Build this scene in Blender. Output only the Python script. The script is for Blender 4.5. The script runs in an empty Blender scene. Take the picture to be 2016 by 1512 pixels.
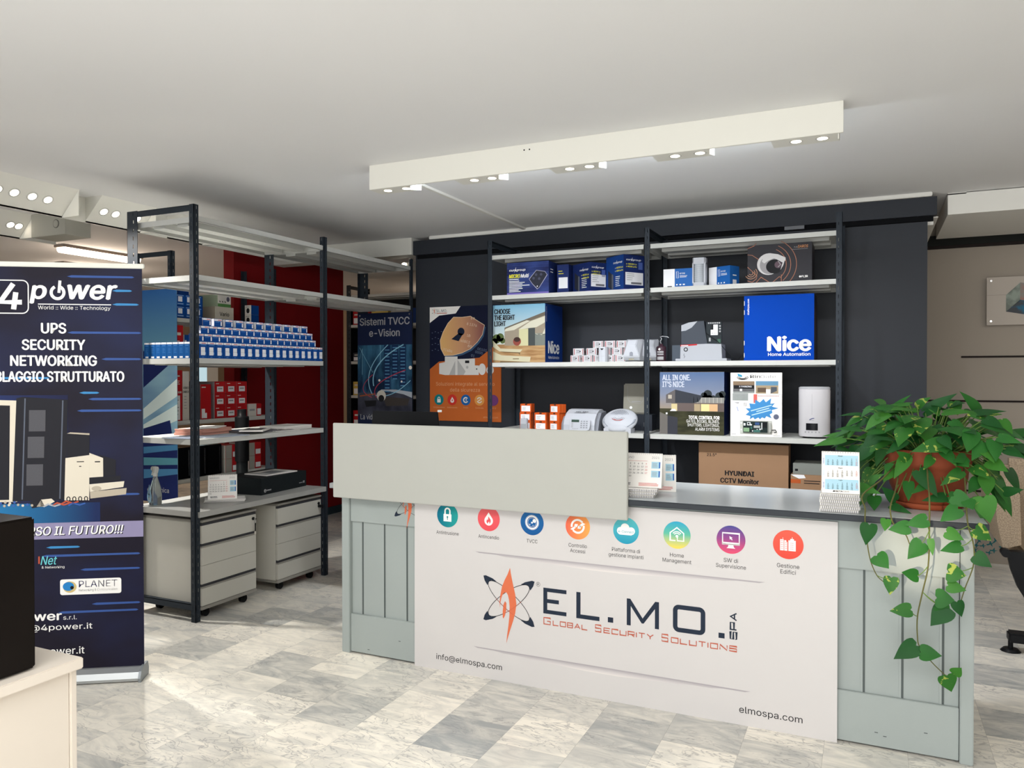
import bpy, bmesh, math, random
from math import sin, cos, pi, radians, sqrt
from mathutils import Vector, Matrix
from mathutils.geometry import tessellate_polygon

random.seed(7)
S = bpy.context.scene
COL = S.collection

# ------------------------------------------------------------------ camera, world, lights, exposure
def lin(c):
    c = c / 255.0
    return c / 12.92 if c <= 0.04045 else ((c + 0.055) / 1.055) ** 2.4

def rgb(h):
    h = h.lstrip('#')
    return tuple(lin(int(h[i:i + 2], 16)) for i in (0, 2, 4))

cam_data = bpy.data.cameras.new('camera')
cam = bpy.data.objects.new('camera', cam_data)
COL.objects.link(cam)
yaw, pitch, roll = radians(24.8455), radians(0.6155), radians(-0.0447)
right = Vector((cos(yaw), sin(yaw), 0))
fwd = Vector((-sin(yaw) * cos(pitch), cos(yaw) * cos(pitch), -sin(pitch)))
up = right.cross(fwd)
r2 = right * cos(roll) + up * sin(roll)
u2 = up * cos(roll) - right * sin(roll)
cam.matrix_world = Matrix(((r2.x, u2.x, -fwd.x, 0.0), (r2.y, u2.y, -fwd.y, 0.0), (r2.z, u2.z, -fwd.z, 1.45), (0, 0, 0, 1)))
cam_data.sensor_width = 36.0
cam_data.sensor_fit = 'HORIZONTAL'
cam_data.lens = 1523.69 / 2016.0 * 36.0
cam_data.clip_start = 0.05
S.camera = cam

S.view_settings.view_transform = 'Standard'
S.view_settings.look = 'None'
S.view_settings.gamma = 1.0
S.view_settings.use_curve_mapping = False
S.view_settings.exposure = 0.16

W = bpy.data.worlds.new('daylight')
S.world = W
W.use_nodes = True
bg = W.node_tree.nodes['Background']
bg.inputs[0].default_value = (0.90, 0.95, 1.0, 1)
bg.inputs[1].default_value = 0.9

def light(name, kind, loc, energy, color=(1, 1, 1), aim=None, size=None, size_y=None, spot=None, blend=0.5, radius=None):
    d = bpy.data.lights.new(name, kind)
    d.energy = energy
    d.color = color
    if kind == 'AREA':
        d.shape = 'RECTANGLE'
        d.size = size
        d.size_y = size_y or size
    if kind == 'SPOT':
        d.spot_size = spot
        d.spot_blend = blend
    if radius is not None and kind in ('SPOT', 'POINT'):
        d.shadow_soft_size = radius
    o = bpy.data.objects.new(name, d)
    COL.objects.link(o)
    o.location = loc
    if aim is not None:
        o.rotation_euler = (Vector(aim) - Vector(loc)).to_track_quat('-Z', 'Y').to_euler()
    return o

# daylight entering through the shop windows behind the camera
light('shop_window_daylight', 'AREA', (-1.2, -2.6, 1.45), 125, (1.0, 0.995, 0.985), (-1.2, 3, 0.75), 7.2, 2.2)
# added upward fill lamp, stands in for daylight bounced off the floor
light('floor_bounce_fill', 'AREA', (0.2, -0.7, 0.02), 165, (1.0, 0.995, 0.975), (0.3, -0.3, 3), 4.0, 2.8)
# added fill lamp at ceiling height above the camera, lifts the floor
light('front_ceiling_fill', 'AREA', (-1.2, 0.6, 2.6), 110, (1.0, 0.985, 0.96), (-1.2, 1.0, 0), 6.0, 1.6)
light('side_ceiling_fill', 'AREA', (2.4, 4.9, 2.6), 30, (1.0, 0.97, 0.93), (2.2, 5.2, 0), 1.2, 2.0)  # added fill lamp out of view, brightens the beige wall
# low sun glancing through the glass onto the end of the counter
light('sun_glint', 'SPOT', (-1.9, -6.0, 2.02), 3300, (1.0, 0.83, 0.62), (0.18, 3.31, 0.80), spot=radians(2.5), blend=0.9, radius=0.05)

# ------------------------------------------------------------------ materials
_M = {}
def M(name, hexc, rough=0.6, metal=0.0, spec=0.13, var=0.05, scale=6.0, emit=0.0, trans=0.0, alpha=1.0, coat=0.0, bump=0.0, ior=1.45):
    if name in _M:
        return _M[name]
    m = bpy.data.materials.new(name)
    m.use_nodes = True
    nt = m.node_tree
    b = nt.nodes['Principled BSDF']
    c = rgb(hexc)
    b.inputs['Roughness'].default_value = rough
    b.inputs['Metallic'].default_value = metal
    b.inputs['Specular IOR Level'].default_value = spec
    b.inputs['IOR'].default_value = ior
    b.inputs['Transmission Weight'].default_value = trans
    b.inputs['Alpha'].default_value = alpha
    b.inputs['Coat Weight'].default_value = coat
    b.inputs['Base Color'].default_value = (*c, 1)
    if var > 0:
        tc = nt.nodes.new('ShaderNodeTexCoord')
        n = nt.nodes.new('ShaderNodeTexNoise')
        n.inputs['Scale'].default_value = scale
        n.inputs['Detail'].default_value = 3
        nt.links.new(tc.outputs['Object'], n.inputs['Vector'])
        mx = nt.nodes.new('ShaderNodeMix')
        mx.data_type = 'RGBA'
        mx.inputs[6].default_value = (*[x * (1 - var) for x in c], 1)
        mx.inputs[7].default_value = (*[min(1, x * (1 + var)) for x in c], 1)
        nt.links.new(n.outputs['Fac'], mx.inputs[0])
        nt.links.new(mx.outputs[2], b.inputs['Base Color'])
        if bump > 0:
            bp = nt.nodes.new('ShaderNodeBump')
            bp.inputs['Strength'].default_value = bump
            bp.inputs['Distance'].default_value = 0.002
            nt.links.new(n.outputs['Fac'], bp.inputs['Height'])
            nt.links.new(bp.outputs['Normal'], b.inputs['Normal'])
    if emit > 0:
        b.inputs['Emission Color'].default_value = (*c, 1)
        b.inputs['Emission Strength'].default_value = emit
    _M[name] = m
    return m

def M_noise2(name, c1, c2, scale, lo=0.45, hi=0.6, rough=0.5, detail=4, stretch=(1, 1, 1), spec=0.1):
    """two colours mixed by a noise with a soft threshold"""
    if name in _M:
        return _M[name]
    m = bpy.data.materials.new(name)
    m.use_nodes = True
    nt = m.node_tree
    b = nt.nodes['Principled BSDF']
    b.inputs['Roughness'].default_value = rough
    b.inputs['Specular IOR Level'].default_value = spec
    tc = nt.nodes.new('ShaderNodeTexCoord')
    mp = nt.nodes.new('ShaderNodeMapping')
    mp.inputs['Scale'].default_value = stretch
    n = nt.nodes.new('ShaderNodeTexNoise')
    n.inputs['Scale'].default_value = scale
    n.inputs['Detail'].default_value = detail
    r = nt.nodes.new('ShaderNodeValToRGB')
    r.color_ramp.elements[0].position = lo
    r.color_ramp.elements[1].position = hi
    r.color_ramp.elements[0].color = (*rgb(c1), 1)
    r.color_ramp.elements[1].color = (*rgb(c2), 1)
    nt.links.new(tc.outputs['Object'], mp.inputs['Vector'])
    nt.links.new(mp.outputs['Vector'], n.inputs['Vector'])
    nt.links.new(n.outputs['Fac'], r.inputs['Fac'])
    nt.links.new(r.outputs['Color'], b.inputs['Base Color'])
    _M[name] = m
    return m

def M_grad(name, cols, axis='Z', lo=0.0, hi=1.0, rough=0.5):
    """printed colour blend along one object axis (artwork)"""
    if name in _M:
        return _M[name]
    m = bpy.data.materials.new(name)
    m.use_nodes = True
    nt = m.node_tree
    b = nt.nodes['Principled BSDF']
    b.inputs['Roughness'].default_value = rough
    b.inputs['Specular IOR Level'].default_value = 0.1
    tc = nt.nodes.new('ShaderNodeTexCoord')
    sp = nt.nodes.new('ShaderNodeSeparateXYZ')
    mr = nt.nodes.new('ShaderNodeMapRange')
    mr.inputs['From Min'].default_value = lo
    mr.inputs['From Max'].default_value = hi
    r = nt.nodes.new('ShaderNodeValToRGB')
    while len(r.color_ramp.elements) < len(cols):
        r.color_ramp.elements.new(0.5)
    for i, (p, c) in enumerate(cols):
        r.color_ramp.elements[i].position = p
        r.color_ramp.elements[i].color = (*rgb(c), 1)
    nt.links.new(tc.outputs['Object'], sp.inputs[0])
    nt.links.new(sp.outputs[axis], mr.inputs['Value'])
    nt.links.new(mr.outputs['Result'], r.inputs['Fac'])
    nt.links.new(r.outputs['Color'], b.inputs['Base Color'])
    _M[name] = m
    return m

# ------------------------------------------------------------------ mesh builder
class Fr:
    """a flat drawing frame: origin o, unit axes u and v, outward normal n"""
    def __init__(s, o, u, v):
        s.o, s.u, s.v = Vector(o), Vector(u).normalized(), Vector(v).normalized()
        s.n = s.u.cross(s.v).normalized()
    def p(s, a, b, h=0.0):
        return s.o + s.u * a + s.v * b + s.n * h

X, Y, Z = Vector((1, 0, 0)), Vector((0, 1, 0)), Vector((0, 0, 1))
def front(x, y, z): return Fr((x, y, z), X, Z)      # faces -y
def east(x, y, z): return Fr((x, y, z), Y, Z)       # faces +x
def top(x, y, z): return Fr((x, y, z), X, Y)        # faces up

try:                                                    # the sans-serif that ships inside Blender
    import os
    SANS = bpy.data.fonts.load(os.path.join(bpy.utils.resource_path('LOCAL'), 'datafiles', 'fonts', 'Inter.woff2'))
except Exception:
    SANS = None
_TX = {}
def text_mesh(s, bold, shear, spacing=1.0):
    k = (s, shear, spacing)
    if k not in _TX:
        c = bpy.data.curves.new('t', 'FONT')
        c.body = s
        if SANS: c.font = SANS
        c.resolution_u = 3
        c.shear = shear
        c.space_character = spacing
        o = bpy.data.objects.new('t', c)
        me = o.to_mesh()
        vs = [v.co.copy() for v in me.vertices]
        fs = [tuple(p.vertices) for p in me.polygons]
        o.to_mesh_clear()
        bpy.data.objects.remove(o)
        bpy.data.curves.remove(c)
        if vs:
            x0 = min(v.x for v in vs); x1 = max(v.x for v in vs)
        else:
            x0, x1 = 0, 1
        _TX[k] = (vs, fs, x0, x1)
    return _TX[k]
# capital height of the font in use, measured on an H
_hv = text_mesh('H', 0, 0)[0]
CAP = max(v.y for v in _hv) - min(v.y for v in _hv)
# square stroke capitals for the wide lettering on the board
STROKE = {'G': [[(1, .8), (1, 1), (0, 1), (0, 0), (1, 0), (1, .48), (.5, .48)]], 'L': [[(0, 1), (0, 0), (1, 0)]], 'O': [[(0, 0), (1, 0), (1, 1), (0, 1), (0, 0)]],
          'B': [[(0, 0), (.95, 0), (.95, 1), (0, 1), (0, 0)], [(0, .5), (.95, .5)]], 'A': [[(0, 0), (.5, 1), (1, 0)], [(.2, .34), (.8, .34)]],
          'S': [[(1, .8), (1, 1), (0, 1), (0, .52), (1, .52), (1, 0), (0, 0), (0, .2)]], 'E': [[(1, 1), (0, 1), (0, 0), (1, 0)], [(0, .5), (.9, .5)]],
          'C': [[(1, .8), (1, 1), (0, 1), (0, 0), (1, 0), (1, .2)]], 'U': [[(0, 1), (0, 0), (1, 0), (1, 1)]], 'R': [[(0, 0), (0, 1), (1, 1), (1, .42), (0, .42)], [(.5, .42), (1, 0)]],
          'I': [[(0, 0), (0, 1)]], 'T': [[(0, 1), (1, 1)], [(.5, 1), (.5, 0)]], 'Y': [[(0, 1), (.5, .5), (1, 1)], [(.5, .5), (.5, 0)]], 'N': [[(0, 0), (0, 1), (1, 0), (1, 1)]], 'P': [[(0, 0), (0, 1), (1, 1), (1, .42), (0, .42)]]}

class MB:
    def __init__(s):
        s.v, s.f, s.mi, s.sm, s.mats = [], [], [], [], []
    def m(s, mat):
        if mat not in s.mats:
            s.mats.append(mat)
        return s.mats.index(mat)
    def add(s, vs, fs, mat, smooth=False):
        b = len(s.v)
        s.v += [tuple(v) for v in vs]
        k = s.m(mat)
        for f in fs:
            s.f.append(tuple(i + b for i in f)); s.mi.append(k); s.sm.append(smooth)
    def box(s, x0, x1, y0, y1, z0, z1, mat, bev=0.0, faces=None):
        """bev chamfers the edges; faces = dict of per-face materials keyed -x +x -y +y -z +z"""
        if bev <= 0:
            vs = [(x, y, z) for x in (x0, x1) for y in (y0, y1) for z in (z0, z1)]
            F = {'-x': (0, 1, 3, 2), '+x': (4, 6, 7, 5), '-y': (0, 4, 5, 1), '+y': (2, 3, 7, 6), '-z': (0, 2, 6, 4), '+z': (1, 5, 7, 3)}
            for k, f in F.items():
                s.add([vs[i] for i in f], [(0, 1, 2, 3)], (faces or {}).get(k, mat))
            return
        bm = bmesh.new()
        bmesh.ops.create_cube(bm, size=1)
        for v in bm.verts:
            v.co = Vector(((x0 + x1) / 2 + v.co.x * (x1 - x0), (y0 + y1) / 2 + v.co.y * (y1 - y0), (z0 + z1) / 2 + v.co.z * (z1 - z0)))
        bmesh.ops.bevel(bm, geom=bm.edges[:], offset=bev, segments=2, affect='EDGES')
        s.bm(bm, mat)
    def bm(s, bm, mat, smooth=False):
        bm.verts.index_update()
        s.add([v.co for v in bm.verts], [[v.index for v in f.verts] for f in bm.faces], mat, smooth)
        bm.free()
    def cyl(s, p0, p1, r0, mat, r1=None, n=16, caps=True, smooth=True):
        p0, p1 = Vector(p0), Vector(p1)
        r1 = r0 if r1 is None else r1
        d = (p1 - p0).normalized()
        a = d.orthogonal().normalized(); b = d.cross(a)
        vs = [p0 + (a * cos(t) + b * sin(t)) * r0 for t in [2 * pi * i / n for i in range(n)]]
        vs += [p1 + (a * cos(t) + b * sin(t)) * r1 for t in [2 * pi * i / n for i in range(n)]]
        s.add(vs, [(i, (i + 1) % n, n + (i + 1) % n, n + i) for i in range(n)], mat, smooth)
        if caps:
            s.add(vs[:n], [tuple(range(n))[::-1]], mat)
            s.add(vs[n:], [tuple(range(n))], mat)
    def tube(s, pts, r, mat, n=8):
        pts = [Vector(p) for p in pts]
        rs = r if isinstance(r, (list, tuple)) else [r] * len(pts)
        vs, fs = [], []
        a = None
        for i, p in enumerate(pts):
            d = (pts[min(i + 1, len(pts) - 1)] - pts[max(i - 1, 0)]).normalized()
            a = d.orthogonal().normalized() if a is None else (a - d * a.dot(d)).normalized()
            b = d.cross(a)
            vs += [p + (a * cos(2 * pi * k / n) + b * sin(2 * pi * k / n)) * rs[i] for k in range(n)]
        for i in range(len(pts) - 1):
            fs += [(i * n + k, i * n + (k + 1) % n, (i + 1) * n + (k + 1) % n, (i + 1) * n + k) for k in range(n)]
        s.add(vs, fs, mat, True)
        s.add(vs[:n], [tuple(range(n))[::-1]], mat)
        s.add(vs[-n:], [tuple(range(n))], mat)
    def lathe(s, c, prof, mat, n=32, sx=1.0, sy=1.0):
        c = Vector(c)
        vs, fs = [], []
        for r, z in prof:
            vs += [c + Vector((r * cos(2 * pi * k / n) * sx, r * sin(2 * pi * k / n) * sy, z)) for k in range(n)]
        for i in range(len(prof) - 1):
            fs += [(i * n + k, i * n + (k + 1) % n, (i + 1) * n + (k + 1) % n, (i + 1) * n + k) for k in range(n)]
        s.add(vs, fs, mat, True)
        s.add(vs[:n], [tuple(range(n))[::-1]], mat)
        s.add(vs[-n:], [tuple(range(n))], mat)
    def extr(s, fr, pts, h0, h1, mat, side=None):
        """prism: outline in a frame, from height h0 to h1 along its normal"""
        n = len(pts)
        a = [fr.p(u, v, h0) for u, v in pts]
        b = [fr.p(u, v, h1) for u, v in pts]
        tri = tessellate_polygon([[Vector((u, v, 0)) for u, v in pts]])
        s.add(b, [tuple(t) for t in tri], mat)
        s.add(a, [tuple(t)[::-1] for t in tri], mat)
        s.add(a + b, [(i, (i + 1) % n, n + (i + 1) % n, n + i) for i in range(n)], side or mat)
    # flat printing
    def poly(s, fr, pts, mat, h=0.0005):
        tri = tessellate_polygon([[Vector((u, v, 0)) for u, v in pts]])
        s.add([fr.p(u, v, h) for u, v in pts], [tuple(t) for t in tri], mat)
    def rect(s, fr, u0, v0, u1, v1, mat, h=0.0005):
        s.add([fr.p(u0, v0, h), fr.p(u1, v0, h), fr.p(u1, v1, h), fr.p(u0, v1, h)], [(0, 1, 2, 3)], mat)
    def disc(s, fr, u, v, r, mat, h=0.0005, n=28, ry=None):
        ry = ry or r
        s.add([fr.p(u + r * cos(2 * pi * i / n), v + ry * sin(2 * pi * i / n), h) for i in range(n)], [tuple(range(n))], mat)
    def line(s, fr, pts, w, mat, h=0.0007, closed=False):
        P = [Vector((a, b)) for a, b in pts]
        if closed:
            P.append(P[0])
        ws = w if isinstance(w, (list, tuple)) else [w] * len(P)
        L, R = [], []
        for i, p in enumerate(P):
            if closed and i in (0, len(P) - 1):
                d = P[1] - P[-2]
            else:
                d = P[min(i + 1, len(P) - 1)] - P[max(i - 1, 0)]
            d = d.normalized() if d.length > 1e-9 else Vector((1, 0))
            q = Vector((-d.y, d.x))
            if closed or 0 < i < len(P) - 1:            # mitre the corner
                e = (P[i] - P[i - 1]) if i else (P[-1] - P[-2])
                if e.length > 1e-9:
                    q = q / max(0.6, abs(q.dot(Vector((-e.y, e.x)).normalized())))
            q = q * ws[i] * 0.5
            L.append(p + q); R.append(p - q)
        n = len(P)
        vs = [fr.p(a.x, a.y, h) for a in L] + [fr.p(a.x, a.y, h) for a in R]
        s.add(vs, [(n + i, n + i + 1, i + 1, i) for i in range(n - 1)], mat)
    def arc(s, fr, u, v, rx, ry, a0, a1, w, mat, h=0.0007, n=24, rot=0.0):
        pts = []
        for i in range(n + 1):
            t = radians(a0 + (a1 - a0) * i / n)
            x, y = rx * cos(t), ry * sin(t)
            pts.append((u + x * cos(rot) - y * sin(rot), v + x * sin(rot) + y * cos(rot)))
        s.line(fr, pts, w, mat, h)
    def text(s, fr, t, mat, u, v, hgt, w=None, al='l', bold=0.0, shear=0.0, h=0.0008, rot=0, spacing=1.0):
        """t on baseline v; hgt = capital height; w = fitted width; al = l, c or r"""
        vs, fs, x0, x1 = text_mesh(t, bold, shear, spacing)
        k = hgt / CAP
        kx = (w / max(x1 - x0, 1e-6)) if w else k
        W_ = (x1 - x0) * kx
        off = {'l': 0, 'c': -W_ / 2, 'r': -W_}[al]
        out = []
        for q in vs:
            a, b = off + (q.x - x0) * kx, q.y * k
            if rot == 90:
                a, b = -b, a
            elif rot == -90:
                a, b = b, -a
            elif rot:
                a, b = a * cos(rot) - b * sin(rot), a * sin(rot) + b * cos(rot)
            out.append(fr.p(u + a, v + b, h))
        s.add(out, fs, mat)
        if bold > 0.004:                                # heavier weight: the same letters struck again a hair to each side
            q = bold * k * 0.62
            for i, (a, b_) in enumerate(((q, 0), (-q, 0), (0, q * .6), (0, -q * .6))):
                sh = fr.u * a + fr.v * b_ - fr.n * (0.00006 * (i + 1))
                s.add([p + sh for p in out], fs, mat)
    def bars(s, fr, u, v, w, rows, pitch, th, mat, h=0.0006, rag=0.35):
        """lines of print too small to read"""
        for i in range(rows):
            s.rect(fr, u, v - i * pitch, u + w * (1 - rag * random.random()), v - i * pitch + th, mat, h)
    def strokes(s, fr, t, mat, u, v, hgt, w, th, h=0.0008):
        n = len(t); adv = w / (sum(.28 if c == 'I' else 1 for c in t) * 1.34 - .34)
        for c in t:
            cw = 0 if c == 'I' else adv
            for pl in STROKE[c]:
                s.line(fr, [(u + a * cw, v + th / 2 + q * (hgt - th)) for a, q in pl], th, mat, h)
            u += (adv * .28 if c == 'I' else adv) * 1.34 if c != 'I' else adv * .375
    def build(s, name, parent=None, loc=None, rz=0.0):
        me = bpy.data.meshes.new(name)
        me.from_pydata(s.v, [], s.f)
        for mt in s.mats:
            me.materials.append(mt)
        me.polygons.foreach_set('material_index', s.mi)
        me.polygons.foreach_set('use_smooth', s.sm)
        me.update()
        o = bpy.data.objects.new(name, me)
        COL.objects.link(o)
        if parent is not None:
            o.parent = parent
        if loc is not None:
            o.location = loc
        o.rotation_euler.z = rz
        return o

def tag(o, label=None, cat=None, group=None, kind=None):
    if label: o['label'] = label
    if cat: o['category'] = cat
    if group: o['group'] = group
    if kind: o['kind'] = kind
    return o

def empty(name, loc, rz=0.0):
    o = bpy.data.objects.new(name, None)
    COL.objects.link(o)
    o.empty_display_size = 0.1
    o.location = loc
    o.rotation_euler.z = rz
    return o

def copy_tree(o, parent=None):
    c = o.copy()
    COL.objects.link(c)
    if parent is not None:
        c.parent = parent
    for ch in [x for x in bpy.data.objects if x.parent == o]:
        copy_tree(ch, c)
    return c

ORD = ['first', 'second', 'third', 'fourth', 'fifth', 'sixth', 'seventh', 'eighth', 'ninth', 'tenth', 'eleventh', 'twelfth', 'thirteenth',
       'fourteenth', 'fifteenth', 'sixteenth', 'seventeenth', 'eighteenth', 'nineteenth', 'twentieth']

# palette
white = M('white_paint', 'd9d8d3', 0.6, var=0.02)
paper = M('paper_white', 'ece9e4', 0.65, var=0.02)
ink = M('ink_black', '1d1d20', 0.6, var=0)
navy = M('ink_navy', '27303f', 0.55, var=0)
grey_metal = M('shelf_grey_metal', 'b9bab6', 0.45, var=0.03)
dark_metal = M('upright_anthracite', '2b3138', 0.45, var=0.08)
black_pl = M('black_plastic', '17181a', 0.4, var=0.05)
chrome = M('chrome', 'c8c8c8', 0.2, metal=1.0, var=0)
txt_white = M('print_white', 'f0efec', 0.6, var=0)
txt_grey = M('print_grey', '9a9a9c', 0.6, var=0)
# ------------------------------------------------------------------ the setting
def struct(name, mb, label=None, parent=None):
    o = mb.build(name, parent)
    if parent is None:
        tag(o, label, None, None, 'structure')
    return o

# floor: square marble tiles 29.5 cm, every other column shifted by half a tile
def make_floor():
    P = 0.2945
    vs, fs, tones, offs, uvs = [], [], [], [], []
    rnd = random.Random(11)
    dark = {(-2, 0): 0.93, (0, 1): 0.72, (-5, 0): 0.62, (-4, 2): 0.60, (-9, 2): 0.55, (-8, 3): 0.6, (2, 1): 0.5}
    lightt = {(-7, 1): 0.02, (-7, -1): 0.03, (-5, 1): 0.06, (-6, 0): 0.25, (-9, 4): 0.1, (-3, -1): 0.08}
    for i in range(-32, 17):
        x0 = -1.043 + P * i
        sh = (P / 2 if i % 2 else 0.0)
        for j in range(-24, 28):
            y0 = 2.588 + P * j + sh
            b = len(vs)
            vs += [(x0, y0, 0), (x0 + P, y0, 0), (x0 + P, y0 + P, 0), (x0, y0 + P, 0)]
            fs.append((b, b + 1, b + 2, b + 3))
            key = (i, j)
            t = rnd.random()
            t = t * 0.42 if rnd.random() < 0.72 else 0.45 + 0.3 * t
            t = dark.get(key, lightt.get(key, t))
            tones += [t] * 4
            offs += [rnd.random()] * 4
            uvs += [(0, 0), (1, 0), (1, 1), (0, 1)]
    me = bpy.data.meshes.new('floor')
    me.from_pydata(vs, [], fs)
    ca = me.color_attributes.new('tile', 'FLOAT_COLOR', 'CORNER')
    ca.data.foreach_set('color', [c for t, o in zip(tones, offs) for c in (t, o, (o * 7.3) % 1, 1)])
    uv = me.uv_layers.new(name='UVMap')
    uv.data.foreach_set('uv', [c for q in uvs for c in q])
    m = bpy.data.materials.new('marble_tiles')
    m.use_nodes = True
    nt = m.node_tree
    N, L = nt.nodes, nt.links
    b = N['Principled BSDF']
    at = N.new('ShaderNodeAttribute'); at.attribute_name = 'tile'
    sep = N.new('ShaderNodeSeparateColor'); L.new(at.outputs['Color'], sep.inputs[0])
    geo = N.new('ShaderNodeNewGeometry')
    comb = N.new('ShaderNodeCombineXYZ')
    for k in range(3):
        mm = N.new('ShaderNodeMath'); mm.operation = 'MULTIPLY'; mm.inputs[1].default_value = 40.0
        L.new(sep.outputs[1 if k != 1 else 2], mm.inputs[0]); L.new(mm.outputs[0], comb.inputs[k])
    add = N.new('ShaderNodeVectorMath'); add.operation = 'ADD'
    L.new(geo.outputs['Position'], add.inputs[0]); L.new(comb.outputs[0], add.inputs[1])
    mp = N.new('ShaderNodeMapping'); mp.inputs['Rotation'].default_value = (0, 0, 0.7); mp.inputs['Scale'].default_value = (1.0, 2.6, 1.0)
    L.new(add.outputs[0], mp.inputs['Vector'])
    n1 = N.new('ShaderNodeTexNoise'); n1.inputs['Scale'].default_value = 4.5; n1.inputs['Detail'].default_value = 8; n1.inputs['Roughness'].default_value = 0.62; n1.inputs['Distortion'].default_value = 1.4
    L.new(mp.outputs[0], n1.inputs['Vector'])
    n2 = N.new('ShaderNodeTexNoise'); n2.inputs['Scale'].default_value = 5.0; n2.inputs['Detail'].default_value = 6; n2.inputs['Distortion'].default_value = 2.2
    L.new(mp.outputs[0], n2.inputs['Vector'])
    # thin veins where the noise crosses one half
    ab = N.new('ShaderNodeMath'); ab.operation = 'SUBTRACT'; ab.inputs[1].default_value = 0.5; L.new(n2.outputs['Fac'], ab.inputs[0])
    ab2 = N.new('ShaderNodeMath'); ab2.operation = 'ABSOLUTE'; L.new(ab.outputs[0], ab2.inputs[0])
    vein = N.new('ShaderNodeMapRange'); vein.inputs['From Min'].default_value = 0.0; vein.inputs['From Max'].default_value = 0.028; vein.inputs['To Min'].default_value = 0.62; vein.inputs['To Max'].default_value = 0.0
    L.new(ab2.outputs[0], vein.inputs['Value'])
    r1 = N.new('ShaderNodeMix'); r1.data_type = 'RGBA'
    r1.inputs[6].default_value = (*rgb('efe9dc'), 1); r1.inputs[7].default_value = (*rgb('9a9d9d'), 1)
    sc = N.new('ShaderNodeMapRange'); sc.inputs['From Min'].default_value = 0.34; sc.inputs['From Max'].default_value = 0.72; sc.inputs['To Min'].default_value = 0.0; sc.inputs['To Max'].default_value = 0.64
    L.new(n1.outputs['Fac'], sc.inputs['Value'])
    sm = N.new('ShaderNodeMath'); sm.operation = 'MULTIPLY_ADD'; sm.inputs[1].default_value = 0.85
    L.new(sep.outputs[0], sm.inputs[0]); L.new(sc.outputs['Result'], sm.inputs[2])
    sm2 = N.new('ShaderNodeMath'); sm2.operation = 'SUBTRACT'; sm2.use_clamp = True; sm2.inputs[1].default_value = 0.18
    L.new(sm.outputs[0], sm2.inputs[0]); L.new(sm2.outputs[0], r1.inputs[0])
    r2_ = N.new('ShaderNodeMix'); r2_.data_type = 'RGBA'; r2_.inputs[7].default_value = (*rgb('77777a'), 1)
    gate = N.new('ShaderNodeMath'); gate.operation = 'MULTIPLY'
    n3 = N.new('ShaderNodeTexNoise'); n3.inputs['Scale'].default_value = 2.2; L.new(add.outputs[0], n3.inputs['Vector'])
    g3 = N.new('ShaderNodeMapRange'); g3.inputs['From Min'].default_value = 0.40; g3.inputs['From Max'].default_value = 0.58; L.new(n3.outputs['Fac'], g3.inputs['Value'])
    L.new(vein.outputs['Result'], gate.inputs[0]); L.new(g3.outputs['Result'], gate.inputs[1])
    L.new(gate.outputs[0], r2_.inputs[0]); L.new(r1.outputs[2], r2_.inputs[6])
    # hairline joints
    uvn = N.new('ShaderNodeUVMap'); uvn.uv_map = 'UVMap'
    su = N.new('ShaderNodeSeparateXYZ'); L.new(uvn.outputs[0], su.inputs[0])
    def edge(o):
        a = N.new('ShaderNodeMath'); a.operation = 'SUBTRACT'; a.inputs[1].default_value = 0.5; L.new(o, a.inputs[0])
        c = N.new('ShaderNodeMath'); c.operation = 'ABSOLUTE'; L.new(a.outputs[0], c.inputs[0]); return c
    e1, e2 = edge(su.outputs[0]), edge(su.outputs[1])
    mxm = N.new('ShaderNodeMath'); mxm.operation = 'MAXIMUM'; L.new(e1.outputs[0], mxm.inputs[0]); L.new(e2.outputs[0], mxm.inputs[1])
    jt = N.new('ShaderNodeMath'); jt.operation = 'GREATER_THAN'; jt.inputs[1].default_value = 0.4965; L.new(mxm.outputs[0], jt.inputs[0])
    jm = N.new('ShaderNodeMath'); jm.operation = 'MULTIPLY'; jm.inputs[1].default_value = 0.35; L.new(jt.outputs[0], jm.inputs[0])
    r3 = N.new('ShaderNodeMix'); r3.data_type = 'RGBA'; r3.inputs[7].default_value = (*rgb('6d6a63'), 1)
    L.new(jm.outputs[0], r3.inputs[0]); L.new(r2_.outputs[2], r3.inputs[6])
    L.new(r3.outputs[2], b.inputs['Base Color'])
    b.inputs['Roughness'].default_value = 0.28
    b.inputs['Specular IOR Level'].default_value = 0.42
    me.materials.append(m)
    o = bpy.data.objects.new('floor', me)
    COL.objects.link(o)
    tag(o, 'pale grey and cream marble tile floor', None, None, 'structure')
make_floor()

ceil_m = M('ceiling_paint', 'e0e0e0', 0.75, var=0.02, scale=1.2)
beige_w = M('wall_beige', '9f968b', 0.75, var=0.03, scale=1.5)
warm_w = M('wall_warm', '8a7762', 0.75, var=0.03, scale=1.5)
dark_w = M('wall_anthracite', '2d3036', 0.45, spec=0.2, var=0.05, scale=2.0)
red_w = M('wall_dark_red', '7d1519', 0.55, var=0.05, scale=2.0)
trim_w = M('trim_white', 'dddcd6', 0.55, var=0.01)
CZ = 2.64

b = MB(); b.box(-10.2, 3.7, -3.2, 10.2, CZ, CZ + 0.12, ceil_m); struct('ceiling', b, 'flat white painted ceiling')
b = MB(); b.box(-10.2, -10.0, -3.2, 10.0, 0, CZ, warm_w); struct('wall_left', b, 'beige wall at the far side of the shop')
b = MB(); b.box(-10.0, 3.5, 10.0, 10.2, 0, CZ, warm_w); struct('wall_rear', b, 'beige wall at the very back of the store room')
b = MB(); b.box(3.5, 3.7, -3.2, 10.0, 0, CZ, beige_w); struct('wall_right', b, 'beige wall beyond the counter')
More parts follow.
